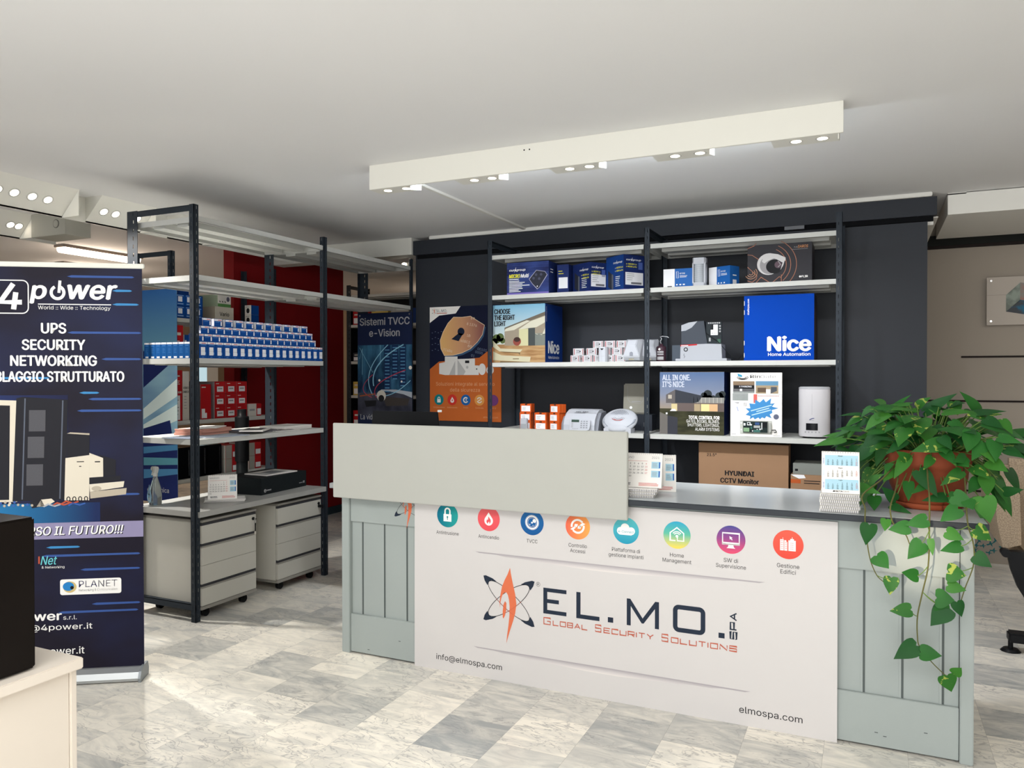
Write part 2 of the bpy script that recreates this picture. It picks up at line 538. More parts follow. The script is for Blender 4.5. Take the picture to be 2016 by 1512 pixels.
# shop front behind the camera: parapet and piers round the windows
b = MB()
b.box(-10.2, 3.7, -3.3, -3.1, 0, 0.12, trim_w); b.box(-10.2, 3.7, -3.3, -3.1, 2.52, CZ, trim_w)
for x0, x1 in ((-10.2, -6.4), (-3.7, -3.5), (-0.9, -0.7), (1.9, 3.7)):
    b.box(x0, x1, -3.3, -3.1, 0.12, 2.52, trim_w)
struct('wall_front', b, 'shop front wall with window openings')
# dark panelled wall behind the shelving
b = MB()
b.box(-3.59, -0.17, 5.765, 5.86, 0, 2.60, dark_w)
b.box(-0.19, 0.335, 5.735, 5.79, 0.01, 2.455, dark_w)
struct('wall_back', b, 'anthracite panel wall behind the open shelving')
b = MB(); b.box(-3.59, 0.388, 5.72, 5.90, 2.492, 2.612, dark_w)
b.box(-3.57, 0.37, 5.755, 5.90, 2.462, 2.492, M('gap_black', '0c0d10', 0.8, var=0))
b.box(-0.55, -0.42, 5.73, 5.76, 2.468, 2.492, M('rail_grey', '77797c', 0.4, var=0))
struct('trim_1', b, 'dark beam along the top of the panel wall')
b = MB(); b.box(-3.42, 0.36, 5.70, 5.90, 2.613, CZ, trim_w, 0.004); struct('trim_2', b, 'white cover strip between ceiling and dark beam')
b = MB()
b.box(-5.3, -3.592, 5.70, 5.86, 2.495, CZ, M('bulkhead_white', 'cfcec6', 0.7, var=0.02))
struct('trim_3', b, 'white bulkhead beam above the doorway')
b = MB()
b.box(0.455, 3.5, 5.80, 6.80, 2.50, CZ - 0.005, trim_w); b.box(0.455, 0.56, 5.80, 5.83, CZ - 0.012, CZ, trim_w)
b.box(0.335, 0.372, 5.79, 5.82, 2.44, 2.485, trim_w); b.box(0.335, 0.40, 5.79, 6.9, 2.486, 2.492, trim_w)
struct('trim_4', b, 'white boxed soffit beside the panel wall')
slot = M('groove_dark', '2a2423', 0.8, var=0)
b = MB()
b.box(0.18, 3.5, 6.90, 7.0, 0, CZ, beige_w)
for x0, z in ((0.637, 1.592), (0.3, 1.252), (0.3, 0.904), (0.3, 0.56)):
    b.box(x0, 3.5, 6.893, 6.901, z - 0.007, z + 0.007, slot)
b.box(0.18, 3.5, 6.86, 6.90, 2.455, 2.535, M('beam_black', '1f211f', 0.7, var=0.1)); b.box(0.18, 3.5, 6.87, 6.90, 2.435, 2.455, slot)
# the small bird decals near the floor
teal = M('decal_teal', '2f6d72', 0.6, var=0)
fr = front(0, 6.8985, 0)
rb = random.Random(3)
for (bx, bz) in ((0.70, .16), (0.72, .19), (0.745, .14), (0.765, .175), (0.79, .14), (0.80, .20), (0.84, .16), (0.86, .11), (0.875, .19), (0.90, .23), (0.92, .14), (0.95, .13), (0.83, .09), (0.735, .105)):
    s_ = 0.022 + rb.random() * 0.010; a = rb.random() * 1.2 - 0.3
    ca, sa = cos(a) * s_, sin(a) * s_
    P = [(-1, .1), (-.3, .15), (.1, .9), (.25, .15), (1, .3), (.3, -.1), (.2, -.8), (-.1, -.15), (-.8, -.25)]
    b.poly(fr, [(bx + p * ca - q * sa, bz + p * sa + q * ca) for p, q in P], teal)
struct('wall_beige', b, 'beige wall with dark horizontal grooves and bird decals')
b = MB(); b.box(0.18, 3.5, 6.885, 6.90, 0, 0.012, M('skirt_light', 'c5c0b8', 0.5, var=0)); struct('baseboard_beige', b)
# red partition and its dark skirting
b = MB(); b.box(-5.26, -5.14, 5.215, 6.79, 0, CZ, red_w); struct('wall_red', b, 'dark red partition wall behind the shelving')
b = MB(); b.box(-5.139, -5.125, 5.215, 6.79, 0, 0.075, M('skirt_teal', '2c3a40', 0.5, var=0)); struct('baseboard_red', b)
# plaster duct on the ceiling
b = MB(); b.box(-2.545, -2.515, 3.79, 5.70, CZ - 0.016, CZ, trim_w, 0.002); struct('trim_5', b, 'white cable conduit along the ceiling')
# window far behind the shelving, seen between the boxes
b = MB()
b.box(-9.995, -9.97, 9.3, 9.75, 1.3, 1.75, trim_w); b.box(-9.97, -9.96, 9.33, 9.50, 1.33, 1.70, M('far_window_glass', 'c5e6f2', 0.4, var=0, emit=0.6))
struct('window_1', b, 'small bright window at the far end')
# ------------------------------------------------------------------ reception counter
pc = M('counter_sage_grey', '9da5a3', 0.38, var=0.03, scale=3)
pl_ = M('ledge_light_grey', 'adaea8', 0.42, var=0.015)
wt_top = M('worktop_pale_grey', 'b3b8ba', 0.22, var=0.02)
wt_edge = M('worktop_dark_edge', '373b40', 0.4, var=0.05)
groove = M('groove_grey', '565d5c', 0.7, var=0)
root = empty('reception_counter', (-1.08, 3.6, 0))
tag(root, 'long sage grey panelled reception counter with pale worktop and raised ledge', 'counter')
ox, oy = 1.08, -3.6
def cb(mb, x0, x1, y0, y1, z0, z1, mat, bev=0.0, faces=None):
    mb.box(x0 + ox, x1 + ox, y0 + oy, y1 + oy, z0, z1, mat, bev, faces)
b = MB()
cb(b, -2.466, 0.305, 3.328, 3.35, 0.02, 0.886, pc)                      # recessed boarding
for x in [-2.398 + 0.1355 * i for i in range(14)] + [-0.019, 0.116, 0.253]:
    cb(b, x - 0.004, x + 0.004, 3.3265, 3.329, 0.206, 0.69, groove)
    cb(b, x - 0.012, x - 0.004, 3.3255, 3.329, 0.206, 0.69, pc)
b.build('front_boarding', root)
b = MB(); cb(b, -2.466, 0.305, 3.313, 3.328, 0.008, 0.206, pc, 0.002)
for x, z in ((-2.36, .03), (-2.17, .10), (0.02, .06), (0.05, .05), (0.19, .09)):
    cb(b, x, x + 0.012, 3.3125, 3.314, z, z + 0.003, groove)
b.build('bottom_rail', root)
b = MB(); cb(b, -2.466, 0.305, 3.313, 3.328, 0.69, 0.886, pc, 0.002); rail = b.build('top_rail', root)
b = MB(); cb(b, -2.517, -2.467, 3.305, 3.36, 0.0, 0.886, pc, 0.003); b.build('corner_post', root)
b = MB(); cb(b, 0.307, 0.352, 3.305, 3.36, 0.0, 0.886, pc, 0.003); b.build('corner_post', root)
b = MB(); cb(b, -2.517, -2.497, 3.36, 3.86, 0.0, 0.886, pc); b.build('end_panel', root)
b = MB(); cb(b, 0.332, 0.352, 3.36, 3.86, 0.0, 0.886, pc); b.build('end_panel', root)
b = MB(); cb(b, -2.52, 0.392, 3.25, 3.89, 0.887, 0.912, wt_edge, 0.003)
cb(b, -2.515, 0.387, 3.256, 3.885, 0.9115, 0.9128, wt_top); b.build('worktop', root)
b = MB(); cb(b, -2.516, -0.949, 3.232, 3.25, 0.824, 1.207, pl_, 0.003); b.build('ledge_panel', root)
b = MB(); cb(b, -2.49, -1.10, 3.25, 3.45, 1.13, 1.155, pl_, 0.003); b.build('ledge_shelf', root)
b = MB(); cb(b, -2.514, -2.494, 3.26, 3.49, 0.9128, 1.13, pl_); b.build('ledge_support', root)
b = MB(); cb(b, -1.22, -1.20, 3.27, 3.49, 0.9128, 1.13, pl_); b.build('ledge_support', root)

# ---- emblem used on the board and the sticker: crossed orbits and a flame
coral = M('print_coral', 'd5704e', 0.55, var=0)
rust = M('print_rust', 'b9604d', 0.55, var=0)
FL = [(0.527, 0.544), (0.531, 0.518), (0.54, 0.477), (0.554, 0.421), (0.56, 0.375), (0.554, 0.332), (0.543, 0.294), (0.528, 0.25), (0.516, 0.212), (0.508, 0.184), (0.512, 0.222), (0.519, 0.27), (0.524, 0.318), (0.525, 0.36), (0.522, 0.391), (0.516, 0.414), (0.508, 0.425), (0.499, 0.424), (0.489, 0.414), (0.481, 0.394), (0.476, 0.37), (0.474, 0.347), (0.473, 0.38), (0.476, 0.407), (0.485, 0.45), (0.499, 0.483), (0.514, 0.511)]
LF = [(0.501, 0.383), (0.508, 0.374), (0.507, 0.342), (0.501, 0.315), (0.493, 0.299), (0.489, 0.305), (0.489, 0.334), (0.493, 0.367)]
CT = [(0.386, 0.492), (0.399, 0.495), (0.435, 0.484), (0.458, 0.47), (0.429, 0.474), (0.414, 0.465), (0.408, 0.448), (0.393, 0.469)]
def emblem(mb, fr, cu, cv, k, h=0.0006, clip=1e9):
    """centre of the orbits lies at (.5195, .387) of the master drawing"""
    T = lambda q: (cu + (q[0] - 0.5195) * k, cv + (q[1] - 0.387) * k)
    for sx in (1, -1):
        for sy in (1, -1):
            pts = [T((0.5195 + sx * (a - 0.5195), 0.387 + sy * (c - 0.387))) for a, c in CT]
            if min(p[0] for p in pts) < clip:
                mb.poly(fr, [(min(p, clip), q) for p, q in pts], navy, h)
    for sg in (1, -1):
        pts = []
        for i in range(65):
            t = 2 * pi * i / 64
            x, y = 0.131 * cos(t), 0.040 * sin(t)
            a = sg * radians(37)
            pts.append(T((0.5195 + x * cos(a) - y * sin(a), 0.387 + x * sin(a) + y * cos(a))))
        if clip < 1e8:
            pts = [(min(p, clip), q) for p, q in pts]
        mb.line(fr, pts, 0.0028 * k, ink, h + 0.0002)
    mb.poly(fr, [T(q) for q in FL], coral, h + 0.0003)
    mb.poly(fr, [T(q) for q in LF], coral, h + 0.0003)
    for sg in (1, -1):       # the orbits pass over the flame's middle
        a = sg * radians(37)
        x = [(-0.055, -0.0365), (-0.03, -0.0388), (0.0, -0.040), (0.03, -0.0388), (0.055, -0.0365)]
        mb.line(fr, [T((0.5195 + p * cos(a) - q * sin(a), 0.387 + p * sin(a) + q * cos(a))) for p, q in x], 0.0015 * k, rust, h + 0.0005)

b = MB()
fr = front(-2.32 + ox, 3.3128 + oy, 0)
emblem(b, fr, 0.207, 0.80, 0.60)
st = b.build('emblem_sticker', root); st['label'] = 'small flame and orbit emblem sticker'

# ---- printed foam board leaning on the counter
board_m = M('foam_board_white', 'ccc9c8', 0.5, var=0.01)
root2 = MB()
mb = root2
mb.box(0, 1.952, 0, 0.007, 0, 0.872, board_m)
fr = front(0, 0, 0)
def gm(name, c1, c2, axis='X', lo=0.0, hi=1.0): return M_grad(name, [(0.0, c1), (1.0, c2)], axis, lo, hi, 0.5)
cc = 0.766; R = 0.0587
cx = [0.1885 + 0.2255 * i for i in range(8)]
cm = [gm('disc_teal', '0f6a86', '2a9c96', 'X', .13, .25), gm('disc_coral', 'de4f58', 'e5676a', 'Z', .71, .83), gm('disc_blue', '1c5591', '2767a3', 'Z', .71, .83),
      gm('disc_orange', 'e2614f', 'f2a254', 'X', .80, .92), gm('disc_aqua', '2a93b0', '5cbcc0', 'Z', .71, .83),
      M_grad('disc_home', [(0, 'e3cf5a'), (0.5, '5fb59c'), (1, '2b9dc4')], 'Z', .71, .83), M_grad('disc_screen', [(0, 'd8506f'), (0.5, '8f4a86'), (1, '3d4d90')], 'Z', .71, .83),
      gm('disc_red', 'd94c40', 'e0604f', 'Z', .71, .83)]
for x, m_ in zip(cx, cm):
    mb.disc(fr, x, cc, R, m_, 0.0004, 40)
wp = txt_white
# padlock
x = cx[0]; mb.rect(fr, x - .022, .736, x + .022, .772, wp, .0007); mb.line(fr, [(x - .0135, .772), (x - .0135, .787)] + [(x + .0135 * cos(t), .787 + .0135 * sin(t)) for t in [pi - i * pi / 10 for i in range(11)]] + [(x + .0135, .772)], .008, wp)
mb.disc(fr, x, .758, .0045, cm[0], .0009); mb.rect(fr, x - .002, .744, x + .002, .758, cm[0], .0009)
# drop with flame
x = cx[1]
drop = [(x, .797)] + [(x + .023 * cos(t), .757 + .023 * sin(t)) for t in [radians(30 - i * 15) for i in range(17)]]
mb.poly(fr, drop, wp, .0007)
mb.poly(fr, [(x - .001, .778), (x + .011, .762), (x + .011, .752), (x + .004, .742), (x + .003, .754), (x - .003, .748), (x - .006, .742), (x - .012, .752), (x - .009, .764), (x - .004, .760)], cm[1], .0009)
# lens
x = cx[2]
for r0, w in ((.034, .0016), (.0285, .0065)): mb.arc(fr, x, .767, r0, r0, 0, 360, w, wp, .0007, 36)
mb.arc(fr, x, .767, .021, .021, 0, 360, .0012, wp, .0007, 30); mb.disc(fr, x + .012, .775, .009, wp, .0008); mb.disc(fr, x, .766, .0045, wp, .0008); mb.disc(fr, x - .011, .757, .0022, wp, .0008); mb.disc(fr, x + .005, .753, .0018, wp, .0008)
# circling arrows
x = cx[3]
mb.arc(fr, x, .767, .029, .029, 40, 190, .009, wp, .0007); mb.arc(fr, x, .767, .029, .029, 220, 370, .009, wp, .0007)
mb.poly(fr, [(x - .036, .752), (x - .006, .772), (x - .012, .757), (x - .024, .748)], wp); mb.poly(fr, [(x + .036, .780), (x + .006, .760), (x + .012, .776), (x + .024, .785)], wp)
mb.poly(fr, [(x - .014, .777), (x + .001, .777), (x - .003, .764), (x - .018, .76)], wp); mb.poly(fr, [(x + .014, .757), (x - .001, .757), (x + .003, .769), (x + .018, .774)], wp)
# cloud
x = cx[4]
mb.disc(fr, x - .004, .778, .020, wp, .0007); mb.disc(fr, x - .024, .764, .017, wp, .00072); mb.disc(fr, x + .024, .766, .017, wp, .00074); mb.rect(fr, x - .025, .747, x + .026, .770, wp, .00076)
mb.text(fr, 'e-Connect', cm[4], x, .7565, .0105, .070, 'c', bold=.012, h=.001)
# house with signal
x = cx[5]
mb.line(fr, [(x - .006, .742), (x - .029, .742), (x - .029, .775), (x, .798), (x + .029, .775), (x + .029, .742), (x + .002, .742), (x + .002, .758)], .005, wp)
mb.disc(fr, x, .761, .006, wp); mb.arc(fr, x, .760, .014, .014, 35, 145, .004, wp); mb.arc(fr, x, .760, .021, .021, 35, 145, .004, wp)
# screen with pointer
x = cx[6]
mb.line(fr, [(x - .034, .747), (x + .034, .747), (x + .034, .793), (x - .034, .793)], .005, wp, closed=True); mb.rect(fr, x - .036, .744, x + .036, .755, wp, .0007)
mb.poly(fr, [(x - .010, .744), (x + .010, .744), (x + .012, .735), (x + .018, .730), (x - .018, .730), (x - .012, .735)], wp); mb.poly(fr, [(x - .006, .781), (x + .007, .774), (x + .002, .772), (x + .007, .766), (x + .004, .764), (x - .001, .770), (x - .004, .766)], wp, .0009)
# buildings
x = cx[7]
for a0, a1, t in ((-.031, -.017, .786), (-.015, -.003, .777), (.001, .029, .784)):
    mb.rect(fr, x + a0, .741, x + a1, t, wp, .0007)
mb.rect(fr, x - .021, .786, x - .0195, .794, wp); mb.rect(fr, x + .008, .784, x + .022, .790, wp); mb.rect(fr, x + .0145, .79, x + .0165, .797, wp); mb.rect(fr, x - .015, .777, x - .007, .783, wp)
for a in (-.0275, -.0225, -.0115, -.0075, .0095, .0165):
    for i in range(5 if a < -.02 else 4):
        mb.rect(fr, x + a, .748 + i * .0078, x + a + .0026, .751 + i * .0078, cm[7], .001)
tg = M('print_text_grey', '4d4b4b', 0.6, var=0)
for x, lines, w in ((cx[0], ['Antintrusione'], [.125]), (cx[1], ['Antincendio'], [.110]), (cx[2], ['TVCC'], [.055]), (cx[3], ['Controllo', 'Accessi'], [.088, .073]), (cx[4], ['Piattaforma di', 'gestione impianti'], [.128, .158]),
                    (cx[5], ['Home', 'Management'], [.060, .124]), (cx[6], ['SW di', 'Supervisione'], [.058, .122]), (cx[7], ['Gestione', 'Edifici'], [.086, .059])):
    for i, (t, w_) in enumerate(zip(lines, w)):
        mb.text(fr, t, tg, x, .6715 - i * .0245, .0165, w_, 'c')
# printed soft lines of the artwork (fade made of narrowing strips)
for v, u0, u1 in ((.604, .25, 1.77), (.1455, .245, 1.71)):
    for i, col in enumerate(('a9a4a8', 'b7b2b4', 'c5c0c1', 'd0cbca', 'd9d4d1')):
        wd = .006
        mm_ = M('artwork_line_%d' % i, col, 0.5, var=0)
        e = (u1 - u0) * (.06 + .075 * i)
        mb.poly(fr, [(u0 + e, v - wd * i), (u1 - e, v - wd * i), (u1 - e * 1.25, v - wd * (i + 1)), (u0 + e * 1.25, v - wd * (i + 1))], mm_, .00045)
emblem(mb, fr, 0.5195, 0.387, 1.0)
mb.arc(fr, .671, .482, .0095, .0095, 0, 360, .0013, ink); mb.text(fr, 'R', ink, .671, .478, .0085, .0065, 'c')
def P_(*q): mb.poly(fr, list(q), navy, .0006)
w = .0195
P_((.697, .351), (.811, .351), (.811, .351 + w * .92), (.697 + w, .351 + w * .92), (.697 + w, .401), (.774, .401), (.774, .419), (.697 + w, .419), (.697 + w, .470 - w * .92), (.811, .470 - w * .92), (.811, .470), (.697, .470))
P_((.859, .350), (.969, .350), (.969, .369), (.879, .369), (.879, .469), (.859, .469))
P_((1.008, .351), (1.033, .351), (1.033, .374), (1.008, .374))
P_((1.095, .350), (1.113, .350), (1.113, .436), (1.162, .366), (1.171, .366), (1.221, .436), (1.221, .350), (1.239, .350), (1.239, .468), (1.222, .468), (1.1665, .388), (1.111, .468), (1.095, .468))
mb.line(fr, [(1.3685 + (.0435 if i in (0, 3) else -.0435) + .0155 * cos(radians(a)), .409 + (.0335 if i in (0, 1) else -.0335) + .0155 * sin(radians(a))) for i in range(4) for a in range(90 * i, 90 * i + 91, 15)], .0195, navy, .0006, True)
P_((1.492, .350), (1.517, .350), (1.517, .372), (1.492, .372))
vf = Fr(fr.p(1.568, .350), fr.v, -fr.u); mb.strokes(vf, 'SPA', navy, .003, 0, .030, .108, .0055)
for t, u, wd, hh in (('G', .698, .036, .034), ('LOBAL', .744, .170, .025), ('S', .948, .030, .034), ('ECURITY', .988, .228, .025), ('S', 1.250, .030, .034), ('OLUTIONS', 1.291, .277, .025)):
    mb.strokes(fr, t, rust, u + .002, .3, hh, wd - .004, .0042)
mb.text(fr, 'info@elmospa.com', ink, .126, .052, .027, .359)
mb.text(fr, 'elmospa.com', ink, 1.577, .052, .027, .247)
o = root2.build('advertising_board', None, (-2.066, 3.2985, 0.0))
o.rotation_euler.x = -radians(0.25)
tag(o, 'wide white printed foam board with round icons propped against counter front', 'sign board')
# ------------------------------------------------------------------ slotted-angle shelving
def upright_mb(x, y, sx, sy, h, fwx=0.036, th=0.0025, fwy=0.036):
    """L profile with punched slots; corner at x,y, flanges running towards sx along x and sy along y"""
    b = MB()
    n = int(h / 0.05)
    for ax in (0, 1):
        s_ = sx if ax == 0 else sy
        fw = fwx if ax == 0 else fwy
        def seg(a0, a1, z0, z1):
            a0, a1 = sorted((a0 * s_, a1 * s_))
            if ax == 0:
                yy = sorted((y, y + sy * th)); b.box(x + a0, x + a1, yy[0], yy[1], z0, z1, dark_metal)
            else:
                xx = sorted((x, x + sx * th)); b.box(xx[0], xx[1], y + a0, y + a1, z0, z1, dark_metal)
        seg(0, fw * 0.56, 0, h); seg(fw * 0.66, fw, 0, h)
        for i in range(n + 1):
            seg(fw * 0.56, fw * 0.66, i * 0.05, min(h, i * 0.05 + 0.028))
        # rolled ribs
        if ax == 0:
            yy = sorted((y, y - sy * 0.0015))
            for q in (0.20, 0.36): b.box(min(x + q * fw * sx, x + (q + .06) * fw * sx), max(x + q * fw * sx, x + (q + .06) * fw * sx), yy[0], yy[1], 0, h, dark_metal)
    return b

def shelf_mb(x0, x1, y0, y1, zt, th=0.033):
    b = MB()
    b.box(x0, x1, y0, y1, zt - 0.004, zt, grey_metal)
    b.box(x0, x1, y0, y0 + 0.002, zt - th, zt - 0.004, grey_metal, 0); b.box(x0, x1, y1 - 0.002, y1, zt - th, zt - 0.004, grey_metal)
    b.box(x0, x0 + 0.002, y0, y1, zt - th, zt - 0.004, grey_metal); b.box(x1 - 0.002, x1, y0, y1, zt - th, zt - 0.004, grey_metal)
    b.box(x0, x1, y0, y0 + 0.014, zt - th, zt - th + 0.002, grey_metal); b.box(x0, x1, y1 - 0.014, y1, zt - th, zt - th + 0.002, grey_metal)
    d = y1 - y0
    for k in (0.24, 0.60):                         # stiffening channels below
        b.box(x0 + 0.05, x1 - 0.05, y0 + d * k, y0 + d * k + 0.09, zt - th - 0.006, zt - 0.005, grey_metal)
    return b

def shelving(name, label, loc, rz, posts, depth, h, bays, ties, cat='shelving unit', group=None, rear=0.036, lead=0.036):
    """front along local x at y = 0; bays = list of (x0, x1, [tops]); ties = list of (x, z)"""
    r = empty(name, loc, rz)
    tag(r, label, cat, group)
    for i, x in enumerate(posts):
        sx = -1 if i == len(posts) - 1 else 1
        upright_mb(x, 0, sx, 1, h, fwx=lead).build('upright', r)
        upright_mb(x, depth, sx, -1, h, fwy=rear).build('upright', r)
    for x0, x1, tops in bays:
        for z in tops:
            shelf_mb(x0 + 0.004, x1 - 0.004, 0.004, depth - 0.004, z).build('shelf', r)
    for x, z in ties:
        b = MB(); b.box(x, x + 0.003, 0.0, depth, z - 0.036, z, dark_metal); b.box(x, x + 0.03, 0.003, depth - 0.003, z - 0.003, z, dark_metal); b.build('side_tie', r)
    return r

# the open unit behind the counter
shelving('shelving_unit', 'open shelving with grey shelves behind counter against anthracite wall', (-2.604, 5.19, 0), 0, [0, 1.198, 2.445], 0.515, 2.46,
         [(0.03, 1.198, [2.347, 2.048, 1.547, 1.050, 0.55]), (1.234, 2.418, [2.347, 2.048, 1.547, 1.050, 0.55])], [(0.002, 2.458), (1.2, 2.458)])
# the unit with the pedestals: front faces +x, so it is turned a quarter
ul = shelving('shelving_unit', 'open shelving bay displaying blue cartons above two drawer pedestals', (-3.585, 3.325, 0), pi / 2, [0, 1.185, 2.385], 0.555, 2.455,
         [(0.03, 1.185, [2.39, 2.046, 1.555, 1.073]), (1.215, 2.36, [2.39, 2.05])], [(0.002, 2.452), (0.002, 0.105)], rear=0.088)
b = MB(); b.box(0.02, 1.19, -0.012, 0.555, 0.614, 0.648, M('desk_grey', 'a3a39f', 0.35, var=0.03), 0.002)
o = b.build('desk_board', ul)
b = MB(); b.box(0.04, 1.18, 0.5, 0.53, 0.56, 0.614, dark_metal); b.build('rear_rail', ul)
# a second unit behind it, and more in the store
shelving('shelving_unit', 'shelving unit with red cartons in front of dark red wall', (-4.75, 4.19, 0), pi / 2, [0, 1.13], 0.375, 2.39,
         [(0.03, 1.10, [1.89, 1.56, 1.108, 0.66, 0.12])], [(0.002, 2.388)])
shelving('shelving_unit', 'shelving unit with small cartons past the far end of the red wall', (-5.63, 7.5, 0), 0, [0, 1.25], 0.42, 2.52,
         [(0.03, 1.22, [2.40, 2.05, 1.62, 1.22, 0.82, 0.40])], [(0.002, 2.515)], rear=0.2, lead=0.06)
u3_ = bpy.data.objects['shelving_unit.003']
b = MB(); b.box(0.002, 1.248, 0.419, 0.423, 0.05, 2.40, M('dark_backing', '1c1d1f', 0.6, var=0.05)); b.build('rear_panel', u3_)  # black sheet added at the rear to darken the gaps between cartons
b = MB(); b.box(0.004, 0.007, 0.02, 0.418, 0.05, 2.40, M('dark_backing', '1c1d1f', 0.6, var=0.05)); b.build('dark_side_sheet', u3_)  # added black sheet, darkens the pale view past the upright

# ------------------------------------------------------------------ drawer pedestals
ped_w = M('pedestal_white', 'bdbbb2', 0.5, var=0.02)
ped_g = M('pedestal_grey', '908d86', 0.5, var=0.03)
ped_d = M('pedestal_gap', '3c3c3f', 0.7, var=0)
def pedestal(loc, label):
    r = empty('drawer_pedestal', loc)          # front faces +x, base centre of the front edge
    tag(r, label, 'drawer unit')
    w = 0.452; D = 0.49
    b = MB(); b.box(-D, -0.02, 0, w, 0.062, 0.578, ped_w, 0.003); b.box(-0.02, -0.004, 0.004, w - 0.004, 0.07, 0.575, ped_d); b.build('body', r)
    b = MB(); b.box(-D, 0.004, -0.001, w + 0.003, 0.578, 0.592, ped_g, 0.004); b.build('top_panel', r)
    for z0, z1, lip in ((0.453, 0.560, 0), (0.323, 0.428, 1), (0.212, 0.3215, 0), (0.082, 0.186, 1)):
        b = MB(); b.box(-0.018, 0, 0.002, w - 0.002, z0, z1, ped_w, 0.0015); d = b.build('drawer', r)
        if lip:
            b = MB(); b.box(-0.018, 0.001, 0.002, w - 0.002, z1, z1 + 0.010, ped_g, 0.002); b.build('grip', d)
    b = MB(); b.box(-D, 0.001, 0.0, w, 0.058, 0.080, ped_g, 0.003); b.build('plinth', r)
    for x in (-0.055, -D + 0.06):
        for y in (0.075, w - 0.065):
            b = MB(); b.cyl((x - 0.012, y, 0.026), (x - 0.002, y, 0.026), 0.026, black_pl, n=20); b.cyl((x + 0.003, y, 0.026), (x + 0.013, y, 0.026), 0.026, black_pl, n=20)
            b.box(x - 0.016, x + 0.017, y - 0.015, y + 0.019, 0.03, 0.058, black_pl, 0.004); b.build('castor', r)
    b = MB(); b.cyl((0, w - 0.03, 0.535), (0.006, w - 0.03, 0.535), 0.010, black_pl); b.build('lock', r)
    return r
p1 = pedestal((-3.592, 3.377, 0), 'white drawer pedestal at near end with key hanging from its lock')
b = MB(); b.cyl((0.006, 0.422, 0.535), (0.028, 0.422, 0.535), 0.003, chrome); b.tube([(0.02, 0.422 + 0.010 * cos(t), 0.518 + 0.012 * sin(t)) for t in [i * pi / 6 for i in range(13)]], 0.0012, chrome, 5)
b.box(0.018, 0.0205, 0.417, 0.427, 0.455, 0.508, chrome); b.box(0.015, 0.018, 0.419, 0.431, 0.435, 0.487, M('key_white', 'cfcabf', 0.5, var=0)); k = b.build('key', p1); k['label'] = 'pair of keys on a ring'
p2 = copy_tree(p1)
p2.location = (-3.595, 4.03, 0)
p2['label'] = 'white drawer pedestal at far end of the display shelving, no key'
for c in list(p2.children):
    if c.name.startswith('key'):
        bpy.data.objects.remove(c)
b = MB(); b.cyl((0, 0.425, 0.515), (0.03, 0.425, 0.515), 0.011, black_pl); b.cyl((0.026, 0.425, 0.515), (0.034, 0.425, 0.515), 0.013, black_pl); b.build('lock_knob', p2)

# ------------------------------------------------------------------ blue carton display (shelf top 1.555)
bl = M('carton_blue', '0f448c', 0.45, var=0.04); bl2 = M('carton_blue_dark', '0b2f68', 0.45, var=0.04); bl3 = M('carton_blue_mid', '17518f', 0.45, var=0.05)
lb = M('label_white', 'e3e4e8', 0.55, var=0.02); lred = M('label_red', 'c2525a', 0.55, var=0)
def tall_carton(w, d, h, device):
    b = MB(); b.box(-d, 0, 0.0012, w - 0.0012, 0, h, bl if device else bl3)
    fr = east(0, 0, 0)
    b.rect(fr, 0.0015, h - 0.0135, w - 0.0015, h - 0.001, lb); b.rect(fr, w * .3, h - 0.010, w * .8, h - 0.006, lred, .0008)
    b.rect(fr, w * .2, h - 0.021, w * .85, h - 0.0175, M('blue_tint', '4f86c4', 0.5, var=0), .0006)
    if device:
        b.rect(fr, w * .22, 0.018, w * .72, 0.066, lb); b.rect(fr, w * .72, 0.022, w * .80, 0.036, M('blue_tint2', '86a9d2', 0.5, var=0)); b.rect(fr, w * .22, 0.042, w * .72, 0.0432, txt_grey, .0008)
        b.rect(fr, w * .35, 0.006, w * .6, 0.009, M('blue_tint', '4f86c4', 0.5, var=0))
    return b
proto = None
for i in range(18):
    if proto is None:
        proto = o = tall_carton(0.0640, 0.055, 0.098, True).build('tall_blue_carton')
    else:
        o = copy_tree(proto)
    o.location = (-3.602, 3.376 + 0.0640 * i, 1.5555)
    tag(o, 'tall blue carton with white device picture on display shelf, %s from the near upright' % ORD[i], 'carton', 'tall blue cartons along the display shelf front')
proto = None
for i in range(8):
    if proto is None:
        b = MB(); b.box(0.001, 0.047, 0, 0.055, 0, 0.098, bl3); fr = front(0, 0, 0)
        b.rect(fr, .002, .086, .046, .097, lb); b.rect(fr, .012, .003, .037, .013, lb); b.rect(fr, .010, .076, .038, .079, M('blue_tint', '4f86c4', 0.5, var=0), .0007)
        b.bars(fr, .014, .06, .02, 4, .008, .0015, M('blue_tint', '4f86c4', 0.5, var=0), .0007)
        proto = o = b.build('tall_blue_carton')
    else:
        o = copy_tree(proto)
    o.location = (-3.712 - 0.048 * i, 3.366, 1.5555)
    tag(o, 'plain-fronted tall blue carton on shelf end facing the aisle, %s from the near upright' % ORD[i], 'carton', 'tall blue cartons along the shelf end')
def small_carton(w, d, h, side=False):
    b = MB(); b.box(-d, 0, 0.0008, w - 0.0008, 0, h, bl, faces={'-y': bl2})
    fr = east(0, 0, 0)
    b.rect(fr, 0.002, h - 0.0135, w - 0.002, h - 0.002, lb); b.rect(fr, w * .45, h - 0.010, w * .9, h - 0.006, lred, .0008)
    b.rect(fr, w * .80, 0.006, w * .95, 0.030, lb); b.rect(fr, w * .12, h - .0215, w * .65, h - .019, M('blue_tint', '4f86c4', 0.5, var=0))
    if side:
        f2 = front(0, 0, 0); b.rect(f2, -d, 0.002, -d * .0, h - .002, lb, .0006) if False else b.rect(Fr((0, 0.0006, 0), X, Z), -d * .42, 0.002, -.001, h - .001, lb)
    return b
ps = small_carton(0.0640, 0.055, 0.0475).build('small_blue_carton')
